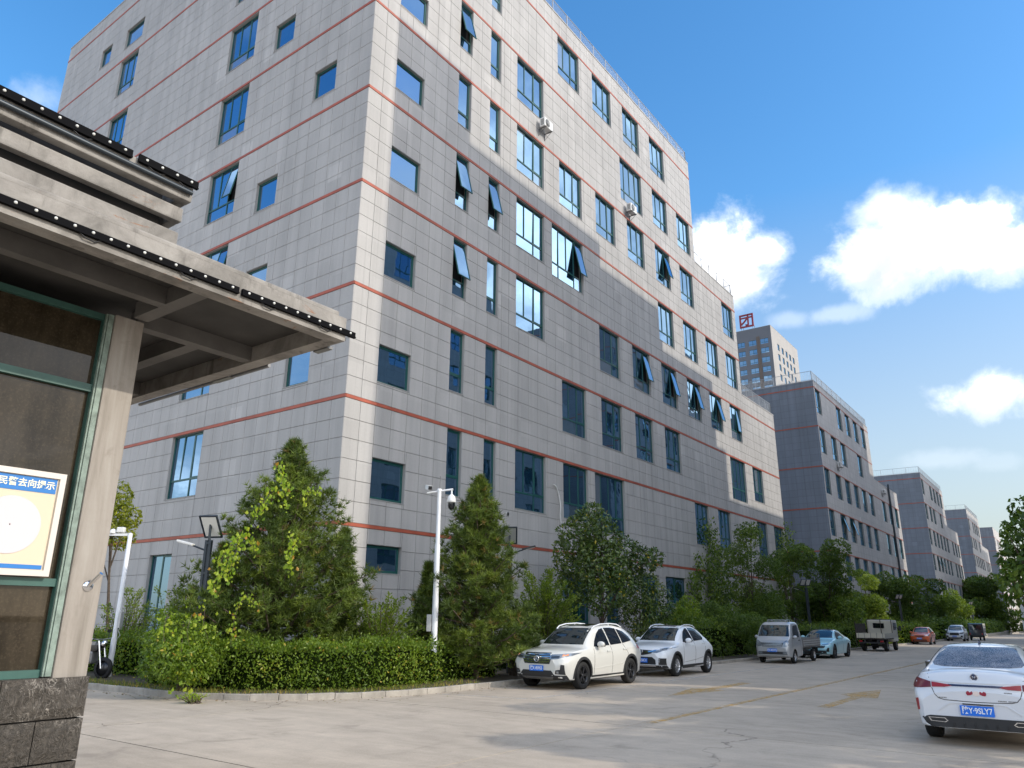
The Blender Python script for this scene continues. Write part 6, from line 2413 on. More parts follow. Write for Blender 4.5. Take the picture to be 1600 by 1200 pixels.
def saloon():
    spec = SALOON
    L = spec['L']
    t = thing('parked_car', 'white saloon seen from behind at the right edge with full width tail lamp bar', 'car', (-1.55, 13.95 + L / 2, gz(16)), -math.pi / 2)
    c = Car(spec, 84)
    c.body(t, 'paint_sedan')
    c.patch('rear', [(-.60, 1.135), (-.45, 1.122), (.45, 1.122), (.60, 1.135), (.635, 1.165), (.52, 1.385), (.4, 1.405), (-.4, 1.405), (-.52, 1.385), (-.635, 1.165)], 'rear_window', 'dusty_glass', t, grid=.06)
    c.patch('front', [(-.66, 1.03), (.66, 1.03), (.55, 1.37), (-.55, 1.37)], 'windscreen', 'car_glass', t)
    c.both([(1.72, .985), (2.0, 1.18), (2.3, 1.33), (2.52, 1.375), (2.56, 1.0)], 'front_door_window', 'tint_glass', t)
    c.both([(2.62, 1.0), (2.58, 1.38), (3.0, 1.37), (3.4, 1.27), (3.75, 1.10), (3.7, 1.045), (3.3, 1.03)], 'rear_door_window', 'tint_glass', t)
    for v in ('left', 'right'):
        s = 1 if v == 'left' else -1
        c.seam(v, [(1.45, .30), (1.47, .7), (1.62, .96)], t)
        c.seam(v, [(2.55, .30), (2.58, .7), (2.585, .99)], t)
        c.seam(v, [(3.30, .6), (3.42, .85), (3.68, 1.04)], t)
        handle(c, v, 2.28, .86, t, 'paint_sedan')
        handle(c, v, 3.22, .885, t, 'paint_sedan')
        # lamps: outer dark red block, inner brighter wedge
        c.patch('rear', [(s * .60, .835), (s * .80, .815), (s * .905, .815), (s * .905, .955), (s * .84, .97), (s * .60, .915)], 'tail_lamp', 'lamp_red_dark', t, eps=.010, grid=.045)
        c.patch('rear', [(s * .585, .84), (s * .42, .845), (s * .31, .865), (s * .36, .885), (s * .585, .912)], 'tail_lamp_wedge', 'lamp_red', t, eps=.012, grid=.045)
        c.patch(v, [(4.16, .845), (4.36, .83), (4.44, .83), (4.44, .955), (4.33, .96)], 'tail_lamp_side', 'lamp_red_dark', t, eps=.010, grid=.045)
        c.patch('rear', [(s * .80, .50), (s * .825, .49), (s * .835, .66), (s * .80, .67)], 'reflector', 'lamp_red', t, eps=.012, grid=.05)
        c.seam('rear', [(s * .59, .83), (s * .56, .74), (s * .51, .685), (s * .44, .665), (s * .2, .655), (0, .652)], t, .010)
        c.seam('rear', [(s * .62, .965), (s * .64, 1.02), (s * .665, 1.07)], t, .008)
        c.seam('rear', [(s * .55, .50), (s * .38, .615), (s * .30, .63), (0, .632)], t, .012, 'paint_sedan', 'bumper_crease', .010)
        # exhaust trim
        po = [(s * .42, .37), (s * .46, .345), (s * .66, .355), (s * .69, .41), (s * .46, .41)]
        c.patch('rear', po, 'exhaust_trim', 'chrome', t, eps=.020, grid=.05)
        cx = sum(p[0] for p in po) / 5
        cz = sum(p[1] for p in po) / 5
        c.patch('rear', [(cx + (a - cx) * .86, cz + (b - cz) * .70) for a, b in po], 'exhaust_opening', 'dark_plastic', t, eps=.024, grid=.05)
        c.patch('front', [(s * .40, .62), (s * .80, .68), (s * .84, .75), (s * .45, .70)], 'headlamp', 'lamp_clear', t, eps=.009, grid=.05)
    c.patch('rear', [(-.36, .862), (.36, .862), (.36, .890), (-.36, .890)], 'light_bar', 'emblem_blue', t, eps=.010, grid=.05)
    c.patch('rear', [(-.59, .925), (-.3, .912), (.3, .912), (.59, .925), (.59, .94), (.3, .926), (-.3, .926), (-.59, .94)], 'boot_crease', 'paint_sedan', t, eps=.010, grid=.05)
    c.patch('rear', [(-.70, .276), (.70, .276), (.77, .405), (.66, .435), (-.66, .435), (-.77, .405)], 'diffuser', 'clad', t, eps=.012, grid=.06)
    for k in range(6):
        y = -.35 + .14 * k
        c.patch('rear', [(y - .006, .285), (y + .006, .285), (y + .006, .345), (y - .006, .345)], 'diffuser_fin', 'dark_plastic', t, eps=.026, grid=.05)
    c.patch('rear', [(-.2, .612), (.2, .612), (.2, .628), (-.2, .628)], 'plate_lamp', 'dark_plastic', t, eps=.018, grid=.05)
    xr = L / 2
    def on_rear(y, z):
        p, n = c._cast('rear', y, z)
        return p
    p = on_rear(0, .53)
    plate(t, '陕Y·9SLY7', (p.x + .02, -.02, .53), math.pi)
    p = on_rear(0, 1.0)
    ring_emblem(t, (p.x + .004, 0, 1.0), .055, 'emblem_blue', math.pi, kind='disc')
    # bow-shaped red sticker
    for s in (-1, 1):
        c.patch('rear', [(s * .045, .765), (s * .075, .748), (s * .115, .742), (s * .132, .762), (s * .128, .795), (s * .10, .806), (s * .08, .785), (s * .055, .805), (s * .045, .79)], 'sticker_lobe', 'sticker_red', t, eps=.005, grid=.03, skirt=.004)
    c.patch('rear', [(.045 * math.cos(a * .5236), .772 + .034 * math.sin(a * .5236)) for a in range(12)], 'sticker_centre', 'sticker_pale', t, eps=.007, grid=.03, skirt=.004)
    # small chrome script
    for y0, y1, z in ((.53, .40, .695), (-.27, -.38, .685), (-.40, -.50, .685), (-.36, -.46, .80)):
        m = MB()
        n = 6
        for k in range(n):
            y = y0 + (y1 - y0) * (k + .15) / n
            y2 = y0 + (y1 - y0) * (k + .8) / n
            q = on_rear(-(y + y2) / 2, z)
            a, b = sorted((-y, -y2))
            m.box(q.x - .002, q.x + .004, a, b, z - .008, z + .008)
        m.build('badge', MATS['gray_metal'], t)
    f = MB()
    f.add([(.0, 0, .075), (-.11, -.022, 0), (-.11, .022, 0), (.05, .018, 0), (.05, -.018, 0), (.035, 0, .07)], [(0, 1, 2), (0, 2, 3, 5), (0, 5, 4, 1), (5, 3, 4)], 0)
    q, _n = c._cast('top', 3.12, 0)
    f.build('roof_antenna', MATS['emblem_blue'], t, (q.x, q.y, q.z - .006))
    mirror(t, L, 1.85, .85, 1.03, 'paint_sedan')
    add_wheels(t, L, .905, spec['wheels'], .325, .22, .21, 'five', 'alloy', .012)
    return t


def blue_coupe():
    spec = dict(SALOON)
    spec.update(L=4.84, wheels=(.95, 3.80), wr_tyre=.345, gap=.045,
                zc=[(0, .62), (.06, .73), (.25, .80), (.7, .88), (1.35, .98), (1.8, 1.22), (2.25, 1.41), (2.7, 1.465), (3.1, 1.45), (3.7, 1.32), (4.2, 1.13), (4.55, 1.06), (4.72, 1.0), (4.84, .78)],
                zb=[(0, .55), (.1, .65), (.4, .75), (1.3, .91), (2.3, .96), (3.6, 1.0), (4.2, 1.01), (4.6, .97), (4.84, .72)],
                zl=[(0, .30), (.2, .22), (.8, .19), (4.0, .20), (4.5, .26), (4.84, .36)],
                wm=[(0, .58), (.05, .72), (.2, .85), (.6, .91), (1.3, .92), (3.7, .935), (4.3, .92), (4.65, .84), (4.84, .66)],
                wb=[(0, .5), (.1, .68), (.5, .8), (1.3, .84), (2.5, .84), (3.7, .82), (4.4, .76), (4.84, .55)],
                ws=[(0, .52), (.1, .72), (.5, .87), (1.3, .89), (3.8, .89), (4.5, .83), (4.84, .6)],
                wr=[(0, .42), (.5, .62), (1.35, .72), (2.1, .59), (2.7, .56), (3.4, .56), (4.1, .6), (4.5, .62), (4.84, .48)])
    L = spec['L']
    t = thing('parked_car', 'pale blue saloon with black roof and wheels between the two small trucks', 'car', (-11.92, 43.82 - .95 + L / 2, gz(45)), math.pi / 2)
    c = Car(spec)
    c.body(t, 'paint_sky')
    c.patch('front', [(-.68, 1.02), (.68, 1.02), (.56, 1.385), (-.56, 1.385)], 'windscreen', 'car_glass', t)
    c.patch('top', [(2.25, -.54), (3.7, -.52), (3.7, .52), (2.25, .54)], 'black_roof', 'paint_black', t, eps=.006)
    c.both([(1.78, .98), (2.1, 1.2), (2.4, 1.35), (2.62, 1.385), (2.66, .995)], 'front_door_window', 'tint_glass', t)
    c.both([(2.72, .997), (2.68, 1.385), (3.1, 1.37), (3.6, 1.24), (3.95, 1.07), (3.7, 1.03)], 'rear_door_window', 'tint_glass', t)
    for v in ('left', 'right'):
        s = 1 if v == 'left' else -1
        c.seam(v, [(1.5, .30), (1.52, .7), (1.68, .96)], t)
        c.seam(v, [(2.65, .30), (2.68, .7), (2.685, .99)], t)
        handle(c, v, 2.4, .86, t, 'paint_sky')
        handle(c, v, 3.35, .88, t, 'paint_sky')
        c.patch('front', [(s * .45, .66), (s * .78, .70), (s * .84, .765), (s * .60, .745), (s * .47, .70)], 'headlamp', 'lamp_clear', t, eps=.009, grid=.05)
        c.patch('front', [(s * .66, .36), (s * .80, .36), (s * .83, .56), (s * .76, .56)], 'air_vent', 'clad', t, eps=.010, grid=.05)
    c.patch('front', [(-.60, .54), (.60, .54), (.66, .64), (-.66, .64)], 'grille', 'clad', t, eps=.008, grid=.06)
    c.patch('front', [(-.70, .27), (.70, .27), (.66, .42), (-.66, .42)], 'lower_intake', 'clad', t, eps=.010, grid=.06)
    ring_emblem(t, (-L / 2 - .02, 0, .70), .045)
    mirror(t, L, 1.95, .86, 1.04, 'paint_sky')
    add_wheels(t, L, .93, spec['wheels'], .345, .23, .24, 'five', 'alloy_dark', .012)
    return t


def orange_hatch():
    spec = dict(SUV)
    k = .86
    spec = {q: ([(a * k, b * (.93 if q[0] == 'z' else .92)) for a, b in v] if isinstance(v, list) else v) for q, v in SUV.items()}
    spec.update(L=SUV['L'] * k, wheels=(.80, 3.12), wr_tyre=.31, gap=.05, crown=.05)
    L = spec['L']
    t = thing('parked_car', 'small orange hatchback facing the viewer far down the street', 'car', (-12.72, 80.4 + L / 2, gz(82)), math.pi / 2)
    c = Car(spec, 40)
    c.body(t, 'paint_orange')
    c.patch('front', [(-.61, 1.05), (.61, 1.05), (.52, 1.44), (-.52, 1.44)], 'windscreen', 'car_glass', t)
    c.both([(1.38, 1.0), (1.72, 1.32), (2.1, 1.44), (2.14, 1.02)], 'front_door_window', 'tint_glass', t)
    c.both([(2.18, 1.02), (2.15, 1.44), (2.75, 1.42), (3.2, 1.12)], 'rear_door_window', 'tint_glass', t)
    for s in (-1, 1):
        c.patch('front', [(s * .38, .74), (s * .74, .78), (s * .78, .87), (s * .42, .82)], 'headlamp', 'lamp_clear', t, eps=.01)
    c.patch('front', [(-.36, .70), (.36, .70), (.36, .78), (-.36, .78)], 'grille', 'clad', t, eps=.01)
    c.patch('front', [(-.6, .27), (.6, .27), (.55, .45), (-.55, .45)], 'lower_intake', 'clad', t, eps=.01)
    plate(t, '陕A·62B17', (-L / 2 - .03, 0, .54), 0)
    mirror(t, L, 1.5, .80, 1.05, 'paint_orange')
    add_wheels(t, L, .85, spec['wheels'], .31, .2, .19, 'five', 'alloy', .012)
    return t


def far_pickup():
    spec = dict(SUV)
    spec.update(L=4.8, wheels=(.92, 3.85), wr_tyre=.37,
                zc=[(a, b * 1.06) for a, b in SUV['zc'][:-1]] + [(4.72, 1.0), (4.8, .86)], zb=SUV['zb'][:-1] + [(4.72, .9), (4.8, .8)])
    for q in ('zl', 'wm', 'wb', 'ws', 'wr'):
        spec[q] = SUV[q][:-1] + [(4.8, SUV[q][-1][1])]
    L = spec['L']
    t = thing('parked_car', 'white high-fronted pickup facing the viewer beside the orange hatchback', 'car', (-12.35, 100.6 + L / 2, gz(103)), math.pi / 2)
    c = Car(spec, 40)
    c.body(t, 'paint_white_car')
    c.patch('front', [(-.68, 1.19), (.68, 1.19), (.56, 1.65), (-.56, 1.65)], 'windscreen', 'car_glass', t)
    c.both([(1.6, 1.1), (1.98, 1.48), (2.4, 1.62), (2.47, 1.12)], 'front_door_window', 'tint_glass', t)
    c.both([(2.54, 1.12), (2.49, 1.62), (3.2, 1.6), (3.3, 1.15)], 'rear_door_window', 'tint_glass', t)
    for s in (-1, 1):
        c.patch('front', [(s * .50, .80), (s * .84, .80), (s * .86, .95), (s * .52, .93)], 'headlamp', 'lamp_dark', t, eps=.01)
        c.patch('front', [(s * .58, .44), (s * .78, .44), (s * .78, .62), (s * .62, .62)], 'fog_surround', 'clad', t, eps=.01)
    c.patch('front', [(-.46, .66), (.46, .66), (.46, .92), (-.46, .92)], 'grille', 'clad', t, eps=.01)
    c.patch('front', [(-.70, .28), (.70, .28), (.6, .44), (-.6, .44)], 'lower_intake', 'clad', t, eps=.01)
    plate(t, '陕K·1E70R', (-L / 2 - .03, 0, .54), 0)
    mirror(t, L, 1.75, .87, 1.2, 'paint_white_car')
    add_wheels(t, L, .925, spec['wheels'], .37, .24, .235, 'five', 'alloy', .012)
    return t


def dark_van():
    t = thing('parked_van', 'dark three-wheeled box van seen from the back past the white pickup', 'van', (-10.95, 109.6, gz(110)), math.pi / 2)
    m = MB()
    m.bbox(-1.6, 1.2, -.78, .78, .55, 1.95, .10)
    m.build('box_body', MATS['lamp_dark'], t)
    m = MB()
    m.bbox(1.21, 2.2, -.65, .65, .45, 1.75, .16)
    m.build('cab', MATS['paint_black'], t)
    m = MB()
    m.box(-1.625, -1.601, -.6, .6, 1.25, 1.75)
    m.build('rear_window', MATS['car_glass'], t)
    for s in (-1, 1):
        m = MB()
        m.box(-1.63, -1.60, s * .62 - .07, s * .62 + .07, .68, .86)
        m.build('tail_lamp', MATS['lamp_red'], t)
        m = MB()
        m.lathe([(0, -.08), (.3, -.08), (.3, .08), (0, .08)], 22, 'Y', (-.9, s * .66, .3))
        m.build('wheel', MATS['black_rubber'], t)
    m = MB()
    m.lathe([(0, -.07), (.28, -.07), (.28, .07), (0, .07)], 22, 'Y', (1.9, 0, .28))
    m.build('wheel', MATS['black_rubber'], t)
    m = MB()
    m.box(-1.5, 2.0, -.5, .5, .36, .56)
    m.build('chassis', MATS['clad'], t)
    return t


def mini_truck():
    L = 1.9
    spec = dict(L=L, crown=.045, wheels=None,
                zc=[(0, .72), (.05, .98), (.16, 1.09), (.30, 1.16), (.52, 1.45), (.78, 1.72), (1.0, 1.80), (1.4, 1.825), (1.8, 1.80), (1.9, 1.70)],
                zb=[(0, .66), (.05, .86), (.16, 1.0), (.4, 1.06), (1.0, 1.08), (1.8, 1.08), (1.9, 1.06)],
                zl=[(0, .36), (.12, .27), (.5, .25), (1.5, .27), (1.9, .30)],
                wm=[(0, .62), (.04, .72), (.14, .78), (.4, .81), (1.9, .81)], wb=[(0, .56), (.05, .68), (.2, .75), (.5, .78), (1.9, .78)],
                ws=[(0, .58), (.05, .70), (.2, .78), (1.9, .79)], wr=[(0, .50), (.2, .70), (.5, .70), (.9, .64), (1.9, .64)])
    y0 = 36.83 - .72
    t = thing('pickup_truck', 'silver mini truck with an open slatted cargo bed and cab facing the viewer', 'truck', (-11.80, y0 + L / 2, gz(37)), math.pi / 2)
    c = Car(spec, 40)
    spec['wheels'] = (.72,)
    spec['wr_tyre'] = .28
    c.body(t, 'paint_silver', 'cab')
    c.patch('front', [(-.70, 1.17), (.70, 1.17), (.685, 1.25), (.62, 1.66), (-.62, 1.66), (-.685, 1.25)], 'windscreen', 'car_glass', t)
    c.both([(.62, 1.12), (.88, 1.5), (1.06, 1.64), (1.6, 1.66), (1.6, 1.12)], 'door_window', 'tint_glass', t)
    for v in ('left', 'right'):
        s = 1 if v == 'left' else -1
        c.seam(v, [(.40, .62), (.42, .95), (.55, 1.1)], t)
        c.seam(v, [(1.66, .32), (1.68, 1.68)], t)
        handle(c, v, 1.38, .99, t, 'clad')
        c.patch('front', [(s * .47, .74), (s * .66, .72), (s * .745, .80), (s * .745, 1.0), (s * .62, 1.0), (s * .50, .90)], 'headlamp', 'lamp_clear', t, eps=.009, grid=.05)
        c.patch('front', [(s * .46, .42), (s * .64, .42), (s * .66, .50), (s * .46, .51)], 'fog_lamp', 'lamp_clear', t, eps=.014, grid=.05)
    c.patch('front', [(-.45, .72), (.45, .72), (.50, .90), (-.50, .90)], 'grille', 'clad', t, eps=.008, grid=.05)
    for z in (.755, .815, .875):
        c.patch('front', [(-.44, z - .012), (.44, z - .012), (.45, z + .012), (-.45, z + .012)], 'grille_bar', 'alloy', t, eps=.016, grid=.06)
    c.patch('front', [(-.66, .395), (.66, .395), (.62, .52), (-.62, .52)], 'lower_intake', 'clad', t, eps=.009, grid=.06)
    plate(t, '陕K·8357Q', (-L / 2 - .03, 0, .575), 0)
    mirror(t, L, .62, .78, 1.14, 'paint_silver', .9)
    h = L / 2
    r = MB()
    for s in (-1, 1):
        r.tube([(1.0 - h, s * .42, 1.8), (1.0 - h, s * .42, 1.88), (1.6 - h, s * .42, 1.88), (1.6 - h, s * .42, 1.8)], .016, 6)
    r.tube([(1.0 - h, -.42, 1.88), (1.0 - h, .42, 1.88)], .016, 6)
    r.tube([(1.6 - h, -.42, 1.88), (1.6 - h, .42, 1.88)], .016, 6)
    r.build('roof_rack', MATS['alloy'], t)
    # cargo bed
    b = MB()
    x0, x1 = 1.98 - h, 4.9 - h
    b.box(x0, x1, -.80, .80, .66, .72)
    b.box(x0, x1 - .04, -.36, -.26, .48, .66)
    b.box(x0 - .6, x1 - .04, .26, .36, .48, .66)
    b.build('bed_floor', MATS['bed_gray'], t)
    for (a, bb, c0, c1) in ((x0, x1, -.83, -.80), (x0, x1, .80, .83), (x1 - .03, x1, -.799, .799), (x0, x0 + .03, -.799, .799)):
        m = MB()
        m.box(a, bb, c0, c1, .68, 1.06)
        side = m.build('bed_side', MATS['bed_gray'], t)
        if abs(c1 - c0) < .05:
            k = MB()
            s = 1 if c0 > 0 else -1
            yy = sorted((s * .831, s * .843))
            n = 15
            for q in range(n):
                xx = a + .12 + (bb - a - .24) * q / (n - 1)
                for z in (.74, .84, .94):
                    k.box(xx - .07, xx + .05, yy[0], yy[1], z, z + .05)
            k.build('bed_rib', MATS['panel_back'], side)
    m = MB()
    m.box(x0 + .02, x0 + .06, -.6, .6, 1.06, 1.2)
    m.build('headboard', MATS['clad'], t)
    for s in (-1, 1):
        m = MB()
        m.box(4.55 - h, 4.6 - h, s * .62 - .14, s * .62 + .14, .30, .60)
        m.build('mudflap', MATS['black_rubber'], t)
    ty, rm = wheel_meshes(.28, .165, .165, 'steel', 'alloy')
    for x in (.72, .72 + 3.1):
        for s in (-1, 1):
            wh = bpy.data.objects.new('wheel', None)
            wh.location = (x - h, s * .715, .28)
            wh.rotation_euler = (0, 0, 0 if s > 0 else math.pi)
            link(wh, t)
            put('tyre', ty, wh)
            put('rim', rm, wh)
    m = MB()
    m.tube([(3.82 - h, -.7, .28), (3.82 - h, .7, .28)], .05, 8)
    m.tube([(3.82 - h, -.1, .28), (3.82 - h, .1, .28)], .12, 10)
    m.build('rear_axle', MATS['clad'], t)
    return t


def beige_truck():
    """seen from behind: low bed with gate, high cab, stake frame on the left"""
    L = 1.9
    t = thing('pickup_truck', 'beige light truck seen from behind with dark cab window and rusty stake frame', 'truck', (-11.95, 58.6, gz(58)), -math.pi / 2)
    # local +x is towards the tail
    m = MB()
    m.bbox(-3.3, -1.55, -.82, .82, .55, 2.02, .10)
    m.build('cab', MATS['paint_beige'], t)
    w = MB()
    w.bbox(-1.56, -1.53, -.42, .30, 1.46, 1.80, .012)
    w.build('cab_rear_window', MATS['tint_glass'], t)
    for s in (-1, 1):
        k = MB()
        y = sorted((s * .815, s * .828))
        k.box(-2.9, -1.95, y[0], y[1], 1.35, 1.82)
        k.build('door_window', MATS['tint_glass'], t)
    k = MB()
    k.box(-3.31, -3.29, -.7, .7, 1.28, 1.85)
    k.build('windscreen', MATS['car_glass'], t)
    b = MB()
    b.box(-1.48, 1.60, -.85, .85, .78, .86)
    b.build('bed_floor', MATS['rust_dark'], t)
    for (x0, x1, y0, y1) in ((-1.48, 1.60, -.88, -.85), (-1.48, 1.60, .85, .88), (1.57, 1.60, -.849, .849)):
        k = MB()
        k.box(x0, x1, y0, y1, .84, 1.16)
        side = k.build('bed_side', MATS['paint_beige'], t)
        if x1 - x0 < .1:
            q = MB()
            for y in (-.75, -.38, 0, .38, .75):
                q.box(1.601, 1.615, y - .015, y + .015, .86, 1.20)
            q.build('gate_rib', MATS['gray_metal'], side)
    k = MB()
    for y in (-.80, .1, .80):
        k.tube([(-1.42, y, .86), (-1.42, y, 2.05)], .022, 6)
    k.tube([(-1.42, -.80, 2.05), (-1.42, .80, 2.05)], .018, 6)
    k.build('stake_frame', MATS['rust_dark'], t)
    k = MB()
    k.tube([(1.55, -.92, .35), (1.4, -.95, 1.9)], .03, 6)
    k.tube([(-.4, -.92, .80), (-.4, -.93, 1.95)], .025, 6)
    k.box(-1.4, 1.5, -.925, -.885, 1.17, 1.78)
    k.build('folded_side_board', MATS['rust_dark'], t)
    k = MB()
    for y in (-.4, .4):
        k.box(-3.0, 1.55, y - .05, y + .05, .55, .78)
    k.box(1.3, 1.56, -.75, .75, .5, .6)
    k.lathe([(0, -.14), (.34, -.14), (.34, .14), (0, .14)], 22, 'Y', (.3, 0, .52))
    k.tube([(.6, -.7, .36), (.6, .7, .36)], .06, 8)
    k.build('chassis', MATS['clad'], t)
    for s in (-1, 1):
        k = MB()
        k.box(1.56, 1.60, s * .66 - .10, s * .66 + .10, .60, .70)
        k.build('tail_lamp', MATS['lamp_red'], t)
        k = MB()
        k.box(1.0, 1.03, s * .68 - .16, s * .68 + .16, .22, .60)
        k.build('mudflap', MATS['black_rubber'], t)
    ty, rm = wheel_meshes(.36, .22, .2, 'steel', 'gray_metal')
    for x in (-2.5, .6):
        for s in (-1, 1):
            wh = bpy.data.objects.new('wheel', None)
            wh.location = (x, s * .70, .36)
            wh.rotation_euler = (0, 0, 0 if s > 0 else math.pi)
            link(wh, t)
            put('tyre', ty, wh)
            put('rim', rm, wh)
    k = MB()
    k.tube([(-2.9, .83, 1.5), (-2.95, 1.0, 1.5)], .015, 5)
    k.box(-2.99, -2.93, .98, 1.12, 1.3, 1.62)
    k.build('mirror', MATS['clad'], t)
    return t


def box_truck():
    t = thing('box_truck', 'white box truck parked ahead of the white saloon, half hidden by the hanging branches', 'truck', (-1.02, 38.0, gz(38)), -math.pi / 2)
    m = MB()
    m.bbox(-4.2, .0, -1.1, 1.1, .95, 3.45, .03)
    m.build('cargo_box', MATS['white_plastic'], t)
    f = MB()
    for y in (-1.08, 1.08):
        f.box(.001, .05, y - .06, y + .06, .9, 3.4)
    for z in (.95, 1.55, 2.2, 3.38):
        f.box(.001, .04, -1.02, 1.02, z - .04, z + .04)
    f.build('rear_frame', MATS['panel_back'], t)
    for s in (-1, 1):
        d = MB()
        d.box(.001, .02, min(0, s * 1.0) + .01, max(0, s * 1.0) - .01, 1.0, 3.3)
        d.build('rear_door', MATS['white_plastic'], t)
    r = MB()
    r.box(.042, .046, -.8, -.35, 1.62, 2.1)
    r.build('red_label', MATS['sticker_red'], t)
    c = MB()
    c.bbox(-6.0, -4.3, -1.0, 1.0, .5, 2.4, .12)
    c.build('cab', MATS['paint_white_car'], t)
    c = MB()
    c.box(-6.0, -.1, -.5, -.35, .6, .94)
    c.box(-6.0, -.1, .35, .5, .6, .94)
    c.box(-.15, -.02, -1.0, 1.0, .45, .6)
    c.build('chassis', MATS['clad'], t)
    for s in (-1, 1):
        k = MB()
        k.box(-.02, .02, s * .85 - .12, s * .85 + .12, .68, .8)
        k.build('tail_lamp', MATS['lamp_red'], t)
    ty, rm = wheel_meshes(.42, .3, .24, 'steel', 'gray_metal')
    for x in (-5.0, -1.3):
        for s in (-1, 1):
            wh = bpy.data.objects.new('wheel', None)
            wh.location = (x, s * .88, .42)
            wh.rotation_euler = (0, 0, 0 if s > 0 else math.pi)
            link(wh, t)
            put('tyre', ty, wh)
            put('rim', rm, wh)
    return t


def scooter():
    t = thing('motorcycle', 'black motorcycle parked by the hedge, mostly hidden behind the gatehouse column', 'motorcycle', (-22.4, 10.75, gz(11) + .1), 0.35)
    for x in (-.62, .62):
        m = MB()
        m.lathe([(.20, -.05), (.27, -.05), (.29, 0), (.27, .05), (.20, .05), (.20, -.05)], 26, 'Y', (x, 0, .29))
        wh = m.build('wheel', MATS['black_rubber'], t)
        k = MB()
        k.lathe([(0, -.02), (.2, -.015), (.2, .015), (0, .02)], 22, 'Y', (x, 0, .29))
        k.build('rim', MATS['alloy_dark'], wh)
    b = MB()
    b.bbox(-.35, .30, -.13, .13, .40, .74, .07)
    b.build('engine_block', MATS['gray_metal'], t)
    s = MB()
    s.bbox(-.70, .05, -.14, .14, .74, .86, .05)
    s.build('seat', MATS['dark_plastic'], t)
    k = MB()
    k.bbox(.02, .45, -.15, .15, .72, .98, .09)
    k.build('fuel_tank', MATS['paint_black'], t)
    f = MB()
    for y in (-.09, .09):
        f.tube([(.62, y, .29), (.42, y, 1.0)], .025, 8)
    f.tube([(.42, -.34, 1.06), (.40, -.12, 1.03), (.40, .12, 1.03), (.42, .34, 1.06)], .016, 8)
    f.build('fork', MATS['chrome'], t)
    h = MB()
    h.lathe([(0, .60), (.085, .585), (.09, .52), (.05, .47)], 16, 'X', (0, 0, .92))
    h.build('headlamp', MATS['chrome'], t)
    r = MB()
    r.bbox(-.98, -.66, -.18, .18, .82, 1.08, .05)
    r.build('top_box', MATS['paint_black'], t)
    for sg in (-1, 1):
        q = MB()
        q.tube([(.43, sg * .22, 1.06), (.36, sg * .30, 1.24)], .008, 6)
        q.box(.34, .36, sg * .30 - .06, sg * .30 + .06, 1.21, 1.29)
        q.build('mirror', MATS['dark_plastic'], t)
    return t
# ------------------------------------------------------------------ poles and fittings
def camera_pole():
    x, y, h = -14.71, 16.41, 5.30
    ang = math.atan2(_r.y, _r.x)
    t = thing('camera_pole', 'tall white pole with two surveillance cameras standing in front of the slim pine', 'camera pole', (x, y, gz(y) + .08), ang)
    m = MB()
    m.lathe([(.11, -.05), (.11, .12), (.085, .14), (.085, 2.3), (.078, 2.34), (.078, 3.7), (.062, 3.76), (.058, h)], 18, 'Z')
    m.lathe([(0, h + .04), (.065, h + .03), (.065, h - .04)], 18, 'Z')
    m.lathe([(.105, 1.02), (.11, 1.06), (.105, 1.10)], 18, 'Z')
    for k in range(4):
        m.lathe([(.0, .17), (.018, .165), (.018, .12)], 6, 'Z', (.1 * math.cos(k * 1.57 + .8), .1 * math.sin(k * 1.57 + .8), 0))
    m.build('pole', MATS['white_pole'], t)
    a = MB()
    a.tube([(-.36, 0, h - .10), (0, 0, h - .04), (.40, 0, h + .02)], .030, 8)
    a.build('cross_arm', MATS['white_pole'], t)
    r = MB()
    r.tube([(0.01, 0, h + .04), (.01, 0, h + .40)], .010, 6)
    r.build('lightning_rod', MATS['gray_metal'], t)
    c = MB()
    M = Matrix.Translation((-.33, -.02, h + .06)) @ Matrix.Rotation(math.radians(-62), 4, 'Z') @ Matrix.Rotation(math.radians(12), 4, 'Y')
    c.bbox(-.10, .14, -.06, .06, -.06, .06, .015, 0, M)
    c.box(-.12, .18, -.068, .068, .06, .07, 0, M)
    c.build('bullet_camera', MATS['white_plastic'], t)
    c = MB()
    c.bbox(-.02, .02, -.052, .052, -.052, .052, .008, 0, M @ Matrix.Translation((.145, 0, 0)))
    c.build('camera_lens', MATS['tint_glass'], t)
    d = MB()
    d.lathe([(.0, h + .04), (.022, h + .03), (.025, h - .12), (.05, h - .14), (.11, h - .20), (.125, h - .30), (.13, h - .36), (.12, h - .37), (0, h - .37)], 20, 'Z', (.36, 0, 0))
    d.build('dome_camera', MATS['white_plastic'], t)
    d = MB()
    d.lathe([(.105, h - .372), (.105, h - .45), (.09, h - .52), (.05, h - .57), (0, h - .585)], 20, 'Z', (.36, 0, 0))
    d.build('camera_lens', MATS['tint_glass'], t)
    b = MB()
    b.bbox(-.22, -.09, -.10, .10, 1.35, 1.80, .01)
    b.build('junction_box', MATS['panel_back'], t)
    w = MB()
    w.tube([(-.09, -.03, 1.5), (-.085, -.06, 1.1), (-.10, -.02, .5), (-.12, 0, .02)], .012, 6)
    w.build('cable', MATS['dark_plastic'], t)
    return t


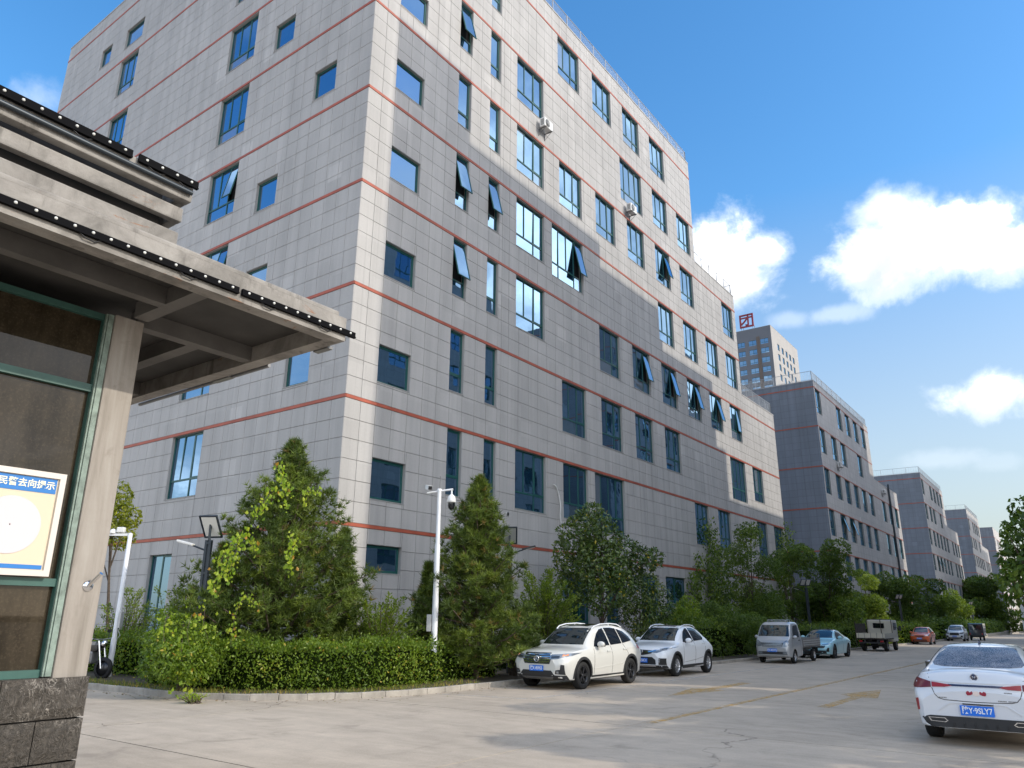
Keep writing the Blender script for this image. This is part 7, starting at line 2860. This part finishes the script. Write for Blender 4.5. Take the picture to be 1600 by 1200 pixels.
def left_pole():
    x, y, h = -22.18, 11.32, 3.98
    ang = math.atan2(_r.y, _r.x)
    t = thing('camera_pole', 'slim white pole with a short arm, left of the hedge beside the motorcycle', 'camera pole', (x, y, gz(y) + .08), ang)
    m = MB()
    m.lathe([(.075, -.05), (.075, 1.05), (.062, 1.09), (.060, h), (.0, h + .02)], 16, 'Z')
    m.build('pole', MATS['white_pole'], t)
    a = MB()
    a.box(-.62, .05, -.035, .035, h - .07, h)
    a.build('arm', MATS['white_pole'], t)
    c = MB()
    c.lathe([(0, h + .14), (.07, h + .11), (.10, h + .04), (.10, h)], 16, 'Z', (-.52, 0, 0))
    c.bbox(-.30, -.08, -.07, .07, h + .02, h + .18, .03, 0, Matrix.Translation((-.1, 0, 0)))
    c.build('camera_housing', MATS['white_plastic'], t)
    b = MB()
    b.bbox(.07, .14, -.09, .09, 1.35, 1.80, .01)
    b.tube([(.07, 0, 1.3), (.15, 0, 1.15), (.06, 0, 1.05)], .012, 5)
    b.build('junction_box', MATS['panel_back'], t)
    return t


def solar_lamp(label, x, y, h, ang, flip=1, two=False, white=False):
    """dark twin-rail post with a tilted solar panel and a lamp arm; local x points to the lamp"""
    t = thing('solar_street_lamp', label, 'street lamp', (x, y, gz(y) + .08), ang, 'solar street lamps along the bed')
    m = MB()
    for s in (-.055, .055):
        m.box(s - .03, s + .03, -.045, .045, 0, h)
    m.box(-.0249, .0249, -.02, .02, 0, h)
    for k in range(5):
        z = .5 + (h - .6) * k / 4
        m.box(-.085, .085, -.046, .046, z, z + .05)
    m.box(-.12, .12, -.12, .12, -.05, .03)
    m.build('post', MATS['dark_pole'], t)
    p = MB()
    p.tube([(0, 0, h), (0, .02, h + .42)], .035, 8)
    p.build('panel_stem', MATS['dark_pole'], t)
    w, l = (.66, .46) if two else (.46, .62)
    M = Matrix.Translation((0, 0, h + .34)) @ Matrix.Rotation(math.radians(-52 * flip), 4, 'X')
    p = MB()
    p.box(-w / 2, w / 2, -l / 2, l / 2, 0, .025, 0, M)
    p.build('solar_panel', MATS['solar_cell'], t)
    p = MB()
    p.box(-w / 2 + .03, w / 2 - .03, -l / 2 + .03, l / 2 - .03, -.006, -.001, 0, M)
    p.build('panel_underside', MATS['white_plastic' if white else 'panel_back'], t)
    p = MB()
    for (a, b, c, d) in ((-w / 2 - .015, w / 2 + .015, -l / 2 - .015, -l / 2), (-w / 2 - .015, w / 2 + .015, l / 2, l / 2 + .015), (-w / 2 - .015, -w / 2, -l / 2, l / 2), (w / 2, w / 2 + .015, -l / 2, l / 2)):
        p.box(a, b, c, d, -.02, .03, 0, M)
    if two:
        p.box(-.03, .03, -l / 2, l / 2, -.03, -.007, 0, M)
    p.build('panel_frame', MATS['dark_pole'], t)
    a = MB()
    a.tube([(.08, 0, h - .25), (.45, 0, h - .12)], .022, 8)
    a.build('lamp_arm', MATS['dark_pole'], t)
    b = MB()
    Ml = Matrix.Translation((.62, 0, h - .07)) @ Matrix.Rotation(math.radians(-14), 4, 'Y')
    b.bbox(-.22, .24, -.09, .09, -.02, .035, .015, 0, Ml)
    b.build('lamp_head', MATS['white_plastic' if white else 'dark_plastic'], t)
    b = MB()
    b.box(-.1, .2, -.07, .07, -.028, -.021, 0, Ml)
    b.build('lamp_lens', MATS['led_lens'], t)
    return t


def fittings():
    camera_pole()
    left_pole()
    A = math.atan2(_r.y, _r.x)
    solar_lamp('solar street lamp beside the slim pine, its lamp arm pointing right', -15.03, 20.34, 4.02, A)
    p = at(303, 1035, 20.9)
    solar_lamp('solar street lamp with white panel left of the broad pine, its lamp pointing left', p.x, p.y, at(303, 845, 20.9).z - gz(p.y) - .05, A + math.pi - .15, white=True, flip=-1)
    for px, top, lab in ((1268, 918, 'solar street lamp with twin panel between silver truck and pale blue car'), (1414, 938, 'solar street lamp with twin panel left of the orange car'), (1526, 946, 'farthest solar street lamp, beyond the white pickup')):
        q = atx(px, 1000, -14.4)
        d = math.hypot(q.x, q.y)
        solar_lamp(lab, q.x, q.y, at(px, top, d).z - gz(q.y) - .1, A + .15 + math.pi, two=True, flip=-1)
    q = atx(846, 207, XF)
    ac_unit('white air conditioner unit on the wall under the upper window row', (XF, q.y, q.z))
    q = atx(980, 334, XF)
    ac_unit('white air conditioner unit under a window near the roof step', (XF, q.y, q.z - .1))
    q = atx(883, 895, XF)
    ac_unit('white air conditioner unit half hidden by the magnolia', (XF, q.y, q.z))
    q = atx(1309, 731, XF)
    ac_unit('air conditioner unit on the second building beside a window', (XF, q.y, q.z))
    q = atx(1378, 772, XF)
    ac_unit('air conditioner unit on the low wing of the second building', (XF, q.y, q.z))
    # loose white hose hanging down the facade
    t = thing('hose', 'loose white hose hanging down the facade above the magnolia', 'hose', (XF, atx(870, 760, XF).y, 0))
    m = MB()
    o = t.location
    pts = []
    for px, py in ((865, 757), (869, 760), (873, 772), (876, 790), (875, 805), (877, 820), (879, 838), (877, 855), (873, 868), (871, 876)):
        w = atx(px, py, XF + .05)
        pts.append((w.x - o.x, w.y - o.y, w.z - o.z))
    m.tube(pts, .030, 7)
    m.build('hose_line', MATS['white_plastic'], t)
    # vent cap on the wall
    w = atx(793, 803, XF)
    t = thing('wall_vent', 'small round vent on the facade above the solar lamp', 'vent', (XF, w.y, w.z))
    m = MB()
    m.lathe([(.10, 0.0), (.10, .03), (.085, .035)], 18, 'X', (.0, 0, 0))
    m.build('vent_ring', MATS['panel_back'], t)
    m = MB()
    m.lathe([(.085, .012), (0, .012)], 18, 'X')
    m.build('vent_hole', MATS['dark_plastic'], t)


# ------------------------------------------------------------------ put it together
import time
_t = time.time()


def lap(s):
    global _t
    print('LAP', s, round(time.time() - _t, 2), flush=True)
    _t = time.time()


ground()
planting_bed()
lap('ground')
main_building()
lap('main')
b2 = street_block('office_building', 'second grey block down the street, with roof railing and darker end wall', 85.5, detail=2)
dp = MB()
dp.tube([(XF + .16, 121.4, 20.8), (XF + .16, 121.4, -.6)], .13, 8)
dp.build('drain_pipe', MATS['dark_pole'], b2)
street_block('office_building', 'third grey block down the street', 155.9, detail=1, hi=27.9)
street_block('office_building', 'fourth grey block down the street', 226.2, detail=1, hi=29.2)
street_block('office_building', 'farthest grey block at the end of the street', 300.0, detail=0, hi=31.6, dz=1.5)
tower()
opposite_building()
for i, yy in enumerate((90.5, 160.0, 230.0)):
    street_block('office_building', ('second tall grey block on the right side of the street, outside the view', 'third tall grey block on the right side of the street, outside the view', 'fourth tall grey block on the right side of the street, outside the view')[i],
                 yy, X=7.2, detail=0, hi=44.6, dz=16.6, mirror=True)
lap('blocks')
guard_house()
lap('guard')
vegetation()
lap('veg')
suv_first()
suv_second()
mini_truck()
blue_coupe()
beige_truck()
orange_hatch()
far_pickup()
dark_van()
box_truck()
saloon()
scooter()
lap('cars')
fittings()
lap('fittings')
